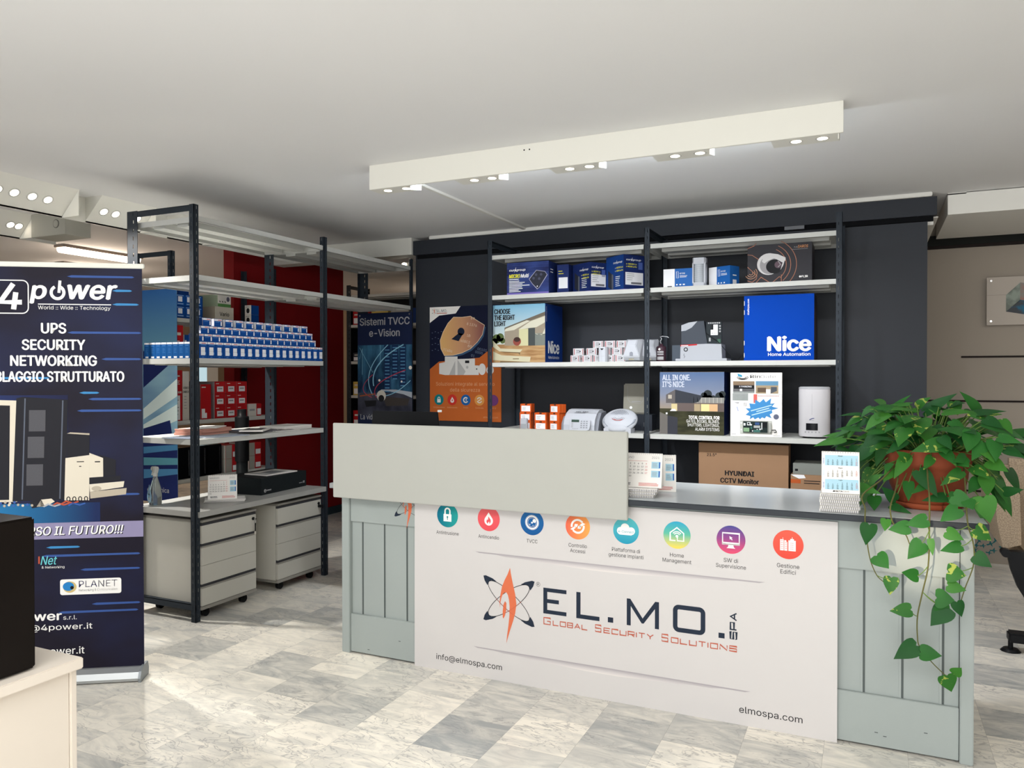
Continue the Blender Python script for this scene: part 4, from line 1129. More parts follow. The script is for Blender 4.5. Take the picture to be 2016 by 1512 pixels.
# ------------------------------------------------------------------ roll-up banner
a = math.atan2(.544, .839)
r = empty('rollup_banner', (-3.19, 2.60, 0), a); tag(r, 'tall dark blue roll-up display banner on silver base', 'roll-up banner')
nb = M_noise2('rollup_blue', '1e1b27', '252c50', 1.5, .40, .78, .45, 3, (1, 1, 1.4))
streak = M('rollup_streak', '3a5694', 0.5, var=0); streak2 = M('rollup_streak_bright', '3f86bd', 0.5, var=0)
b = MB(); f = Fr((0, 0, 0), X, Z); b.box(-.80, .034, 0, .002, .055, 1.966, nb)
b.rect(f, -.80, .757, -.16, .85, M_grad('rollup_cyan', [(0, '2a7fb5'), (1, '1f2c55')], 'X', -.75, -.18), .0003); b.rect(f, -.80, .86, -.30, 1.36, M_grad('rollup_mid', [(0, '2d3c70'), (.6, '232b50'), (1, '1f2240')], 'X', -.8, -.3), .0002)
rr = random.Random(5)
for v, u0, u1, m_ in ((1.855, -.10, -.01, streak2), (1.79, -.10, .02, streak2), (1.655, -.30, .03, streak), (1.53, -.15, .03, streak), (1.44, -.80, -.38, streak2), (1.34, -.21, .03, streak), (1.285, -.26, .03, streak), (.885, -.10, .02, streak), (.60, -.42, .02, streak), (.64, -.40, -.25, streak2), (.53, -.25, .02, streak), (.365, -.2, .02, streak), (.33, -.35, .01, streak), (1.37, -.25, -.16, streak2), (1.92, -.3, .0, streak)):
    b.poly(f, [(u0, v), (u0 + .02, v + .006), (u1 - .01, v + .005), (u1, v), (u1 - .01, v - .004), (u0 + .02, v - .005)], m_, .0005)
# company lettering
mw = txt_white
P4 = []
for i in range(4):
    cx_, cy_ = (-.496 if i in (0, 3) else -.66), (1.872 if i in (0, 1) else 1.77)
    P4 += [(cx_ + .026 * cos(radians(90 * i + t)), cy_ + .026 * sin(radians(90 * i + t))) for t in range(0, 91, 15)]
b.line(f, P4, .005, mw, .0008, True)
b.line(f, [(-.535, 1.882), (-.592, 1.796), (-.498, 1.796)], .023, mw, .0009); b.line(f, [(-.524, 1.842), (-.534, 1.762)], .023, mw, .0011)
b.text(f, 'p', mw, -.461, 1.815, .079, .068, bold=.045, shear=.15); b.text(f, 'wer', mw, -.295, 1.815, .086, .215, bold=.045, shear=.15)
b.arc(f, -.342, 1.8435, .028, .029, 115, 425, .014, mw, .0009); b.line(f, [(-.336, 1.842), (-.331, 1.90)], .013, mw, .0009)
b.rect(f, -.428, 1.786, -.105, 1.7905, mw); b.text(f, 'World :: Wide :: Technology', mw, -.428, 1.764, .017, .32)
for t, v, w_ in (('UPS', 1.652, .107), ('SECURITY', 1.574, .275), ('NETWORKING', 1.499, .377), ('CABLAGGIO STRUTTURATO', 1.424, .63)):
    b.text(f, t, mw, -.3605 if t != 'CABLAGGIO STRUTTURATO' else -.365, v, .047, w_, 'c', bold=.04)
# printed products
rk = M('print_rack', '24242a', 0.5, var=0.03); rk2 = M('print_rack_mesh', '55555a', 0.6, var=0.1, scale=400); ivory = M('print_ivory', 'd8d0bf', 0.5, var=0.02); ivs = M('print_ivory_shade', 'b3a998', 0.5, var=0)
b.poly(f, [(-.80, 1.345), (-.523, 1.335), (-.525, .86), (-.80, .86)], ivory, .0006); b.poly(f, [(-.80, 1.32), (-.553, 1.312), (-.56, .87), (-.80, .87)], rk, .0008)
b.poly(f, [(-.525, 1.345), (-.50, 1.352), (-.30, 1.338), (-.312, .865), (-.545, .862)], rk, .001)
b.line(f, [(-.487, 1.345), (-.503, .87)], .006, M('print_steel', '59606e', 0.4, var=0), .0012); b.line(f, [(-.322, 1.335), (-.338, .87)], .006, M('print_steel', '59606e', 0.4, var=0), .0012)
for v in (1.19, 1.065, .935): b.poly(f, [(-.472 - (1.19 - v) * .05, v), (-.40 - (1.19 - v) * .05, v), (-.398 - (1.19 - v) * .05, v + .10), (-.470 - (1.19 - v) * .05, v + .10)], rk2, .0012)
b.poly(f, [(-.305, 1.178), (-.205, 1.17), (-.206, 1.07), (-.305, 1.055)], rk, .0012); b.poly(f, [(-.305, 1.178), (-.205, 1.17), (-.205, 1.178), (-.29, 1.184)], ivs, .0013)
b.poly(f, [(-.312, 1.062), (-.206, 1.075), (-.208, .86), (-.318, .862)], ivory, .0014); b.rect(f, -.262, 1.042, -.23, 1.046, ink, .0016); b.rect(f, -.252, 1.02, -.242, 1.024, ink, .0016)
b.poly(f, [(-.206, 1.085), (-.145, 1.06), (-.145, .97), (-.207, .95)], ivory, .0013); b.rect(f, -.182, 1.04, -.158, 1.045, ink, .0016)
b.poly(f, [(-.160, 1.075), (-.088, 1.05), (-.09, .975), (-.145, .975)], rk, .0012)
b.poly(f, [(-.207, .968), (-.066, .975), (-.068, .95), (-.207, .938)], rk, .0016); b.poly(f, [(-.207, .936), (-.05, .948), (-.055, .92), (-.205, .90)], ivory, .0016); b.poly(f, [(-.205, .90), (-.04, .915), (-.043, .885), (-.203, .868)], ivs, .0018)
b.disc(f, -.175, .915, .022, ivs, .0019, ry=.012)
for k in range(4): b.arc(f, -.30 + .026 * k, .868, .007, .010, -60, 240, .004, ink, .002)
b.poly(f, [(-.42, .868), (-.375, .872), (-.36, .858), (-.40, .835), (-.44, .835)], ivory, .002); b.poly(f, [(-.47, .86), (-.42, .87), (-.405, .838), (-.46, .828)], rk, .002)
for u, v, m_ in ((-.34, .845, M('print_cable_red', 'b3543f', 0.5, var=0)), (-.30, .852, M('print_cable_red', 'b3543f', 0.5, var=0)), (-.27, .843, M('print_cable_blue', '3c5fa5', 0.5, var=0)), (-.38, .84, M('print_cable_grey', 'a8adb5', 0.5, var=0))):
    b.line(f, [(u - .03, v - .006), (u - .01, v + .006), (u + .02, v - .004), (u + .045, v + .004)], .007, m_, .0022)
for k in range(14): b.disc(f, -.62 + .02 * (k % 9) + .004 * (k // 9), .842 + .012 * (k // 9) + .004 * (k % 2), .006, (ivory, M('print_cable_blue', '3c5fa5'), ivs)[k % 3], .0022, 10)
lav = M('rollup_lavender', '8d87a8', 0.5, var=0.05)
b.rect(f, -.80, .68, .034, .757, lav, .0006); b.text(f, 'ATTRAVERSO IL FUTURO!!!', ink, -.053, .696, .040, .65, 'r', bold=.02, shear=.2, h=.0008); b.text(f, 'ATTRAVERSO IL FUTURO!!!', txt_white, -.057, .699, .040, .65, 'r', bold=.02, shear=.2, h=.001)
b.text(f, 'Net', M('print_aqua', '6cc6cf', 0.5, var=0), -.425, .560, .040, .072, bold=.01, shear=.25); b.rect(f, -.435, .565, -.428, .600, M('print_cable_red', 'b3543f'), .001); b.text(f, '& Networking', mw, -.42, .542, .011, .10)
P5 = []
for i in range(4):
    cx_, cy_ = (-.077 if i in (0, 3) else -.33), (.477 if i in (0, 1) else .423)
    P5 += [(cx_ + .010 * cos(radians(90 * i + t)), cy_ + .010 * sin(radians(90 * i + t))) for t in range(0, 91, 30)]
b.poly(f, P5, mw, .0008)
b.disc(f, -.297, .450, .030, M('print_globe_gold', 'c9b57a', 0.4, var=0), .001, ry=.027); b.disc(f, -.303, .453, .025, M('print_globe_blue', '2b7fc0', 0.4, var=0), .0012, ry=.021); b.disc(f, -.287, .447, .008, ink, .0014)
b.text(f, 'PLANET', M('print_planet', '221a58', 0.5, var=0), -.257, .447, .031, .172, bold=.05); b.text(f, 'Networking & Communication', ink, -.257, .428, .011, .172)
b.text(f, '4power', mw, -.335, .296, .040, .25, 'r', bold=.04); b.text(f, 's.r.l.', mw, -.327, .296, .02, .06); b.text(f, 'info@4power.it', mw, -.198, .249, .027, .37, 'r', bold=.01); b.text(f, 'www.4power.it', mw, -.234, .132, .033, .345, 'r', bold=.01)
b.build('banner_sheet', r)
b = MB(); b.box(-.81, .045, -.006, .010, 1.962, 1.985, M('rail_pale', 'dedfd6', 0.4, var=0), .003); b.build('top_rail', r)
alu = M('rollup_aluminium', 'b4b8ba', 0.32, metal=0.6, var=0.02)
b = MB(); b.extr(Fr((-.81, 0, 0), -Y, Z), [(-.05, .006), (.055, .006), (.06, .02), (.045, .045), (.015, .06), (-.04, .06), (-.055, .03)], -0.835, 0, alu); b.build('base_cassette', r)
b = MB(); b.extr(Fr((.0255, 0, 0), -Y, Z), [(-.055, .0), (.06, .0), (.066, .02), (.05, .05), (.018, .066), (-.045, .066), (-.06, .03)], -0.012, 0.0, M('rollup_cap', '8f9599', 0.4, metal=0.4, var=0)); b.build('end_cap', r)
b = MB(); b.box(-.41, -.39, .012, .024, .05, 1.965, alu); b.build('support_pole', r)

# ------------------------------------------------------------------ cabinet and black case in the near corner
mel = M('cabinet_cream', 'd9d0c4', 0.5, var=0.02)
r = empty('low_cabinet', (-2.25, 0.55, 0)); tag(r, 'cream low cabinet with black case on its top, nearest the camera', 'cabinet')
b = MB(); b.box(-.55, .447, -.95, .725, .02, .722, mel, .002); b.build('body', r)
b = MB(); b.box(.447, .458, .33, .728, .02, .722, mel, .002); b.build('back_panel', r) if False else None
b = MB(); b.box(.42, .452, .7255, .742, .0, .720, mel, .002); b.build('rear_panel', r)
b = MB(); b.box(-.57, .474, -.97, .745, .722, .750, mel, .003); b.build('top_panel', r)
b = MB(); b.box(-.53, .40, -.92, .70, .0, .02, black_pl); b.build('plinth', r)
bc = M('case_black', '15110f', 0.25, var=0.25, scale=8)
r = empty('black_case', (-2.05, .93, .7505)); tag(r, 'big glossy black case standing on cream low cabinet', 'case')
b = MB(); b.box(-.25, .244, -.45, .264, 0.004, .364, bc, .005); b.build('body', r)
b = MB(); b.box(.2435, .2455, .14, .143, .01, .36, M('case_seam', '241d1a', 0.4, var=0)); b.build('seam_trim', r)
for x in (-.2, .19):
    for y in (-.4, .21):
        b = MB(); b.cyl((x, y, 0), (x, y, .006), .012, black_pl); b.build('foot', r)
# ------------------------------------------------------------------ goods on the open unit behind the counter
# shelf tops: 2.048 / 1.547 / 1.050 / 0.550 ; front edge y = 5.194
nvb = M_noise2('carton_night_blue', '171a45', '3a4f8f', 3, .35, .75, .45, 3, (1, 1, 3)); nvs = M('carton_night_side', '1b2a5e', 0.5, var=0.1, scale=5); yel = M('print_yellow', 'd8d23a', 0.5, var=0); vio = M('carton_violet_band', '6b5fa5', 0.5, var=0)
streakp = M('print_streak', '4a5fa0', 0.5, var=0)
def logo_group(b, f, u, v, w, h):
    b.text(f, 'cursgroup', txt_white, u, v, h, w, bold=.03, shear=.2, h=.001); b.poly(f, [(u + w * .30, v - h * .7), (u + w * .42, v + h * 1.9), (u + w * .40, v + h * .6)], txt_white, .0012)
def dec_mm(b, f, e, w, d, h):
    b.rect(f, 0, 0, w, .014, vio); logo_group(b, f, .02, h - .062, .13, .016)
    b.text(f, 'MICRO', yel, .018, h - .112, .026, .088, bold=.05, shear=.2); b.text(f, 'Multi', txt_white, .112, h - .112, .026, .065, bold=.03, shear=.2)
    b.bars(f, .018, h - .125, .11, 1, .01, .005, txt_white); b.bars(f, .018, .098, .17, 8, .011, .0045, txt_white, rag=.55)
    for k in range(5): b.rect(f, .0, h - .02 - .02 * k, w, h - .0195 - .02 * k, streakp, .0004)
    P = [(w - .155, .110), (w - .098, .172), (w - .030, .160), (w - .012, .135), (w - .075, .045), (w - .090, .035), (w - .13, .075)]
    b.poly(f, P, M('print_ups', '2b2d38', 0.5, var=0.1, scale=60), .0008); b.line(f, P, .0035, M('print_ups_rim', '9a9cb0', 0.5, var=0), .001, True)
    for u, v in ((-.12, .115), (-.10, .14), (-.075, .11), (-.06, .14)): b.disc(f, w + u, v, .010, M('print_ups_socket', '45475a', 0.5, var=0), .0011)
    b.disc(f, w - .09, .055, .004, txt_white, .0012)
    b.bars(e, .03, h - .06, .06, 2, .02, .006, txt_white, .0006)
carton('ups_carton', 'wide night-blue carton with yellow and white lettering on upper shelf near end upright', -2.455, -2.120, 5.215, 5.45, 2.0485, 2.285, nvb, dec=dec_mm, faces={'+x': nvs})
def dec_side(b, f, e, w, d, h):
    b.bars(f, .01, h - .05, .04, 2, .018, .005, yel); b.rect(f, .012, .04, w - .008, .12, lb)
carton('ups_carton', 'narrow night-blue carton set back beside wide lettered carton', -2.088, -1.998, 5.30, 5.52, 2.0485, 2.262, nvs, dec=dec_side)
def dec_ups(k):
    def f_(b, f, e, w, d, h):
        # front = product face, east = label face ; the carton is turned so both show
        logo_group(b, f, w * .42, h - .055, w * .5, .013)
        for q in (0, 1):
            b.text(f, 'e-', txt_white, w * .52, h - .092 - .022 * q, .011, .012); b.text(f, ('MICRO Lux', 'MICRO Lux Pro')[q], yel, w * .60, h - .092 - .022 * q, .011, w * .36, bold=.04)
        b.bars(f, w * .54, .10, w * .3, 6, .013, .004, txt_white)
        b.extr(f, [(w * .12, .04), (w * .12, .155), (w * .30, .13), (w * .42, .12), (w * .42, .02), (w * .33, .015)], .0004, .0009, M('print_tower_ups', '2a2d36', 0.5, var=0)); b.poly(f, [(w * .33, .015), (w * .42, .02), (w * .42, .12), (w * .33, .125)], M('print_tower_ups2', '555a66', 0.5, var=0), .0012)
        b.rect(f, 0, 0, w, .010, vio); b.rect(e, 0, 0, d, .010, vio)
        logo_group(b, e, d * .12, h - .040, d * .7, .012)
        for q in (0, 1): b.text(e, ('e-MICRO Lx', 'e-MICRO Lx Pro')[q], yel, d * .12, h - .070 - .018 * q, .010, d * .5, bold=.03)
        b.rect(e, d * .08, .040, d * .93, .128, lb); b.bars(e, d * .15, .115, d * .4, 4, .014, .004, txt_grey, .0009); b.rect(e, d * .35, .046, d * .85, .060, M('barcode_grey', '6b6b70', 0.6, var=0), .0009); b.rect(e, d * .7, h - .10, d * .9, h - .05, streakp)
    return f_
c1 = carton('ups_carton', 'turned night-blue carton showing white barcode label, shorter of the two', 0, .205, 0, .155, 2.0485, 2.262, nvs, dec=dec_ups(1)); c1.location = (-1.99, 5.365, 2.0485); c1.rotation_euler.z = radians(-34)
c2 = carton('ups_carton', 'turned blue carton with white barcode label beside the middle upright, taller', 0, .205, 0, .185, 2.0485, 2.300, M('carton_night_blue2', '173a7a', 0.5, var=0.1, scale=4), dec=dec_ups(2), faces={'+x': nvs}); c2.location = (-1.735, 5.37, 2.0485); c2.rotation_euler.z = radians(-36)

# second shelf: lifestyle carton
sand = M('print_sand', 'b9a77e', 0.55, var=0.05)
def dec_light(b, f, e, w, d, h):
    b.rect(f, 0, .10, w, h, M_grad('print_sky', [(0, 'bcbfb6'), (.5, '9fb3ba'), (1, '6f9fb8')], 'Z', .1, .43)); b.rect(f, 0, 0, w, .137, M_noise2('print_deck', '8d6a46', 'a98a62', 14, .4, .6, .55, 3, (.4, 1, 4)), .0006)
    wall_ = M('print_wall', '8a8070', 0.55, var=0.05); roof = M('print_roof', '5f584c', 0.55, var=0)
    b.poly(f, [(.096, .128), (.096, .262), (w, .372), (w, .125)], wall_, .0008); b.poly(f, [(.096, .262), (w, .372), (w, .345), (.096, .245)], roof, .001)
    b.rect(f, .215, .125, .29, .25, M('print_curtain', 'b7b48e', 0.55, var=0), .001); b.rect(f, .29, .125, .345, .255, M('print_doorway', '3f4444', 0.55, var=0), .001); b.rect(f, .345, .125, w, .215, M('print_glass', '6d726c', 0.5, var=0), .001)
    aw = M('print_awning', 'bdbaa8', 0.55, var=0)
    b.poly(f, [(.096, .234), (.175, .243), (.306, .308), (.278, .313), (.103, .253)], aw, .0012); b.poly(f, [(.211, .246), (.357, .260), (w, .294), (w, .34), (.31, .305)], aw, .0013); b.poly(f, [(.345, .215), (.40, .20), (w, .255), (w, .21), (.36, .205)], aw, .0012)
    tree = M('print_tree', '4d5b34', 0.6, var=0.2, scale=60)
    for u, v, r_ in ((.03, .18, .035), (.06, .19, .032), (.08, .165, .022), (.015, .16, .025)): b.disc(f, u, v, r_, tree, .0011, 14)
    lw = M('print_lounger', 'b9b398', 0.55, var=0); ls = M('print_lounger_shade', '6a5a41', 0.55, var=0)
    b.poly(f, [(0, .167), (.062, .107), (.243, .097), (.223, .076), (.054, .085), (0, .12)], lw, .0013); b.poly(f, [(.06, .085), (.225, .076), (.222, .055), (.21, .07), (.09, .078)], ls, .0014)
    b.poly(f, [(0, .086), (.07, .056), (.31, .042), (.302, .004), (0, .02)], lw, .0015); b.poly(f, [(.06, .012), (.302, .004), (.305, 0), (.06, 0)], ls, .0016); b.rect(f, .165, .025, .215, .031, ls, .0017)
    b.disc(f, .199, .158, .032, M('print_chair_red', '7d3f35', 0.55, var=0), .0013); b.disc(f, .199, .172, .026, M('print_chair_dark', '3b2a26', 0.55, var=0), .0014, ry=.018)
    for t, v, w_ in (('CHOOSE', .366, .130), ('THE RIGHT', .320, .167), ('LIGHT', .275, .092)): b.text(f, t, ink, .013, v, .036, w_, bold=.05, h=.0018)
    b.text(e, 'Nice', txt_white, .06, .070, .088, d * .62, bold=.045); b.text(e, 'Home Automation', txt_white, .06, .028, .022, d * .62, bold=.0); b.text(e, 'niceforyou.com', txt_white, .030, h - .02 - .11, .012, .11, rot=90)
nice = M('carton_royal_blue', '0c3078', 0.42, var=0.03)
carton('carton', 'carton with garden terrace picture and blue side beside end upright on middle shelf', -2.588, -2.163, 5.25, 5.60, 1.5475, 1.980, nice, dec=dec_light)

# little white cartons with red stripes: three tiers
inc = M('carton_offwhite', 'b7b7ba', 0.55, var=0.03); inr = M('print_brickred', '9a3f40', 0.55, var=0)
def inc_mb(side):
    b = MB(); w, d, h = .078, .115, .050
    b.box(0, w, 0, d, 0, h, inc, .0012); f, e = front(0, 0, 0), east(w, 0, 0)
    b.rect(f, .006, .004, .011, h - .004, inr); b.rect(f, w - .010, .004, w - .006, h - .004, inr); b.rect(f, .02, .010, .056, .014, txt_grey); b.bars(f, .022, .036, .03, 3, .008, .0025, ink, .0007); b.poly(f, [(.046, .03), (.056, .033), (.054, .022), (.047, .022)], ink, .0008)
    b.text(e, 'INCERSI', inr, d * .15, .016, .016, d * .7, bold=.05); s2 = Fr((0, d, 0), -Y, Z); b.text(s2, 'INCERSI', inr, d * .15, .016, .016, d * .7, bold=.05)
    return b
pi_ = None
rows = [(-1.985 + .0, [0, .088, .172, .254, .336, .418], 0), (-1.965, [0, .100, .205, .292, .376], 1), (-1.815, [0, .090, .176], 2)]
for x0, offs, q in rows:
    for i, dx in enumerate(offs):
        if pi_ is None: pi_ = o = inc_mb(0).build('small_white_carton')
        else: o = copy_tree(pi_)
        o.location = (x0 + dx, 5.30 + .004 * ((i * 7 + q) % 3), 1.5475 + .0505 * q)
        o.rotation_euler.z = radians((-14, 10, -4, 3, -10, -16)[(i + q) % 6] if i in (0, len(offs) - 1) else (i % 3 - 1) * 2)
        tag(o, 'small white carton with red stripes, %s from the blue terrace carton in the %s tier' % (ORD[i], ('bottom', 'middle', 'top')[q]), 'carton', 'small striped white cartons on the middle shelf')
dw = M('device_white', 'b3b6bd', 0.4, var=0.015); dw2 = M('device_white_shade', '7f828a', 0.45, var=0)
r = empty('motion_detector', (-1.725, 5.262, 1.5475)); tag(r, 'slim white motion detector standing in front of the striped cartons', 'sensor')
b = MB(); b.extr(top(0, 0, 0), [(-.032, .03), (-.032, 0), (-.022, -.016), (0, -.021), (.022, -.016), (.032, 0), (.032, .03)], 0, .106, dw); b.build('housing', r)
b = MB(); b.poly(front(0, -.0215, 0), [(-.014, .095), (.014, .095), (0, .082)], ink); b.rect(front(0, -.0215, 0), -.016, .04, .016, .041, txt_grey); b.build('sensor_eye', r)
# two white outdoor sounders
def sounder(name, label, x, y, rz, k=1.0):
    r = empty(name, (x, y, 1.5475), rz); tag(r, label, 'siren', 'white wedge sounders on the middle shelf')
    w, h = .125 * k, .160 * k
    b = MB()
    A = [(-w / 2, 0), (-w / 2, h), (w / 2, h), (w / 2, 0)]
    bm = bmesh.new()
    vs = {}
    pts = [(-.45 * w, -.02, .008), (.45 * w, -.02, .008), (.5 * w, .05, .0), (-.5 * w, .05, .0), (-.27 * w, -.012, h * .95), (.27 * w, -.012, h * .95), (.5 * w, .05, h), (-.5 * w, .05, h),
           (-.47 * w, -.045, h * .22), (.47 * w, -.045, h * .22), (-.25 * w, -.05, h * .70), (.25 * w, -.05, h * .70)]
    v = [bm.verts.new(p) for p in pts]
    for q in ((0, 1, 9, 8), (8, 9, 11, 10), (10, 11, 5, 4), (4, 5, 6, 7), (3, 2, 1, 0), (1, 2, 6, 9), (9, 6, 5, 11), (3, 0, 8, 7), (7, 8, 10, 4), (2, 3, 7, 6)):
        bm.faces.new([v[i] for i in q])
    bmesh.ops.recalc_face_normals(bm, faces=bm.faces[:])
    bmesh.ops.bevel(bm, geom=bm.edges[:], offset=.004, segments=2, affect='EDGES')
    b.bm(bm, dw); b.build('housing', r)
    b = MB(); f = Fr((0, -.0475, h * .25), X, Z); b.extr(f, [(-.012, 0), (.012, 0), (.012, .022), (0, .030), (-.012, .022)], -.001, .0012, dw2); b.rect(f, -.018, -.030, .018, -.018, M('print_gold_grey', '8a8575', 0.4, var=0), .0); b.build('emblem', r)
    return r
sounder('wall_sounder', 'white wedge-shaped sounder in front beside the middle upright', -1.512, 5.29, 0)
sounder('wall_sounder', 'white wedge-shaped sounder half hidden behind its twin and the middle upright', -1.415, 5.36, radians(8))

# upper right bay
def dec_b(b, f, e, w, d, h):
    b.rect(f, 0, 0, w * .38 if w < .25 else w * .3, h, lb, .0004); s_ = w * .38 if w < .25 else w * .3
    b.line(f, [(s_ + .012, h * .5), (s_ + .024, h * .5), (s_ + .024, h * .85), (s_ + .012, h * .85)], .002, txt_white, closed=True); b.text(f, 'BEYOND', txt_white, s_ + .034, h * .70, .010, .036); b.bars(f, s_ + .034, h * .6, .055, 2, .008, .003, txt_white)
    b.bars(f, s_ + .01, h * .12, .012, 1, .01, .008, txt_white); b.bars(f, s_ + .032, h * .12, .014, 1, .01, .008, txt_white); b.bars(f, s_ + .055, h * .12, .014, 1, .01, .008, txt_white)
    b.rect(f, s_ * .35, .004, s_ * .75, .012, ink, .0008); b.rect(e, d * .3, .004, d * .7, h * .3, lb); b.text(e, 'optex', txt_white, d * .3, h * .5, .010, d * .4, bold=.03) if False else b.rect(e, d * .3, h * .5, d * .7, h * .55, txt_white)
crb = M('carton_clear_blue', '1f5aa0', 0.45, var=0.03)
carton('sensor_carton', 'blue and white carton between middle upright and white detector on upper shelf', -1.289, -1.085, 5.255, 5.36, 2.0485, 2.176, crb, dec=dec_b, faces={'-x': lb})
o = carton('sensor_carton', 'blue and white carton turned beside the white detector on upper shelf', 0, .17, 0, .10, 2.0485, 2.178, crb, dec=dec_b, faces={'-x': lb}); o.location = (-.995, 5.325, 2.0485); o.rotation_euler.z = radians(-27)
r = empty('outdoor_detector', (-1.047, 5.262, 2.0485)); tag(r, 'tall white outdoor detector with ribbed lens between two blue cartons', 'sensor')
b = MB()
for z0, z1 in ((0, .026), (.150, .192)): b.extr(top(0, 0, 0), [(-.044, .045), (-.044, -.005), (-.034, -.024), (.034, -.024), (.044, -.005), (.044, .045)], z0, z1, dw)
b.box(-.044, .044, .02, .045, .02, .16, dw); b.box(-.044, -.034, -.018, .02, .02, .16, dw, .002); b.box(.032, .044, -.018, .02, .02, .16, dw, .002); b.build('housing', r)
b = MB(); b.cyl((0, .004, .026), (0, .004, .150), .034, M('lens_milky', 'aab0b6', 0.35, var=0.1, scale=120), n=24)
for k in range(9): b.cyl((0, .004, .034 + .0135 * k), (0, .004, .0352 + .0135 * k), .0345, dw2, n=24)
b.build('lens', r)
blk = M('carton_near_black', '26252a', 0.4, var=0.06); brz = M('print_bronze', 'a06a52', 0.5, var=0); cam_w = M('print_camera_white', 'c3c1c1', 0.5, var=0.02); cam_s = M('print_camera_shade', '8d8a8c', 0.5, var=0)
def dec_cam(b, f, e, w, d, h):
    cu, cv = .152, .124
    for rx in (.118, .145, .18): b.arc(f, cu - .03, cv - .01, rx, rx * .95, -48, 62, .0035, brz, .0006)
    for pts in ([(0, .23), (.04, .245), (.055, .262)], [(0, .19), (.03, .185), (.07, .155)], [(0, .11), (.06, .05), (.055, .03), (.03, .01), (0, .02)], [(.05, .002), (.085, .04), (.14, .002)], [(.21, .05), (.21, .0)], [(.20, .04), (.155, .002)]): b.line(f, pts, .0035, brz, .0006)
    for rr_ in (.012, .025, .038): b.arc(f, .022, .07, rr_, rr_, -150, 40, .003, M('print_bronze_light', 'b98a6a', 0.5, var=0), .0006)
    b.disc(f, .132, .122, .072, cam_w, .0008, ry=.070); b.disc(f, .137, .117, .060, cam_s, .0009, ry=.060)
    b.poly(f, [(.09, .14), (.10, .175), (.14, .192), (.19, .182), (.236, .158), (.235, .14), (.215, .128), (.19, .145), (.165, .158), (.13, .145), (.105, .128)], cam_w, .0012)
    b.disc(f, .168, .105, .052, ink, .0011, ry=.046); b.disc(f, .19, .115, .022, M('print_lens', '53404a', 0.3, var=0), .0013); b.line(f, [(.19, .14), (.205, .115), (.19, .10)], .005, cam_s, .0014); b.poly(f, [(.225, .155), (.236, .158), (.222, .11), (.205, .08)], cam_w, .0013)
    b.text(f, 'FLIR', txt_grey, w - .108, h - .032, .008, .022, shear=.2); b.text(f, 'SAROS', M('print_orange_pale', 'c98a55', 0.5, var=0), w - .085, h - .034, .017, .062, shear=.2, bold=-.005); b.rect(f, w - .12, h - .043, w - .025, h - .0415, txt_grey)
    b.text(f, 'FLIR', txt_white, w - .062, .026, .012, .037, bold=.05); b.poly(f, [(w - .078, .032), (w - .071, .040), (w - .064, .032), (w - .071, .024)], txt_white)
carton('camera_carton', 'near-black carton with white dome camera picture on upper shelf', -.732, -.338, 5.25, 5.50, 2.0485, 2.298, blk, dec=dec_cam)

def dec_nice(b, f, e, w, d, h):
    b.text(f, 'Nice', txt_white, .151, .062, .089, .256, bold=.06); b.text(f, 'Home Automation', txt_white, .151, .029, .020, .256, bold=.015); b.text(f, 'niceforyou.com', txt_white, .032, h - .02 - .103, .012, .103, rot=90, bold=.02)
    for v in (.02, .10, .30, .36): b.rect(f, 0, v, .003, v + .03, lb)
    b.text(e, 'www.niceforyou.com', txt_grey, .12, .02, .012, .16, rot=90); b.poly(e, [(.02, .3), (.12, .36), (.14, .2), (.06, .1)], M('print_brownish', '4a3a36', 0.5, var=0))
carton('carton', 'large royal blue carton with big white lettering on middle shelf', -.753, -.324, 5.25, 5.52, 1.5475, 1.970, M('carton_royal_front', '0d3b98', 0.7, spec=0.02, var=0.02), dec=dec_nice, faces={'+x': blk})

# gate motor cut-away
mg = M('motor_grey', '9da0a6', 0.45, var=0.02); md = M('motor_dark', '3c4149', 0.5, var=0.04); mbk = M('motor_board', '22282c', 0.5, var=0.1, scale=60)
r = empty('gate_motor', (-1.035, 5.30, 1.5475)); tag(r, 'grey gate motor with dark hood, red stripe and open circuit board', 'gate motor')
b = MB(); b.box(-.17, .171, -.05, .13, 0, .017, mg, .002); b.build('base_plate', r)
b = MB(); b.extr(front(-.138, -.038, .017), [(-.002, 0), (0, .092), (.02, .094), (.18, .099), (.272, .096), (.276, 0)], -.15, 0, mg); b.build('lower_housing', r)
b = MB(); f = front(-.138, -.0385, .017); b.poly(f, [(0, .083), (.112, .090), (.112, .099), (0, .094)], M('motor_red', 'a52226', 0.45, var=0)); b.text(f, 'RoadX', txt_white, .006, .0855, .006, .045, bold=.05) if False else b.rect(f, .005, .0865, .052, .0905, txt_white, .001)
b.disc(f, .036, .062, .0145, ink); b.disc(f, .036, .062, .0085, mg, .001); b.line(f, [(.026, .035), (.022, .024), (.03, .015), (.024, .004)], .002, ink); b.build('emblem', r)
b = MB(); b.extr(front(-.134, -.030, .112), [(0, 0), (0, .132), (.05, .150), (.11, .158), (.150, .158), (.165, .06), (.175, 0)], -.13, 0, md); f = front(-.134, -.0305, .112)
b.poly(f, [(0, .092), (.03, .095), (.07, .115), (.10, .148), (.108, .157), (.05, .150), (0, .132)], mg); b.build('hood', r)
b = MB(); b.box(.030, .132, -.015, .0, .112, .262, mbk); f = front(.03, -.0155, .112)
for k in range(6): b.rect(f, .012 + .014 * k, .138, .022 + .014 * k, .148, txt_grey)
b.rect(f, .030, .062, .077, .132, lb); b.rect(f, .030, .098, .048, .132, ink, .0009); b.rect(f, .035, .072, .048, .077, txt_grey, .0009); b.disc(f, .058, .074, .003, txt_grey, .0009); b.disc(f, .068, .074, .003, txt_grey, .0009)
for k in range(4): b.disc(f, .091, .122 - .018 * k, .006, txt_grey if k < 3 else ink)
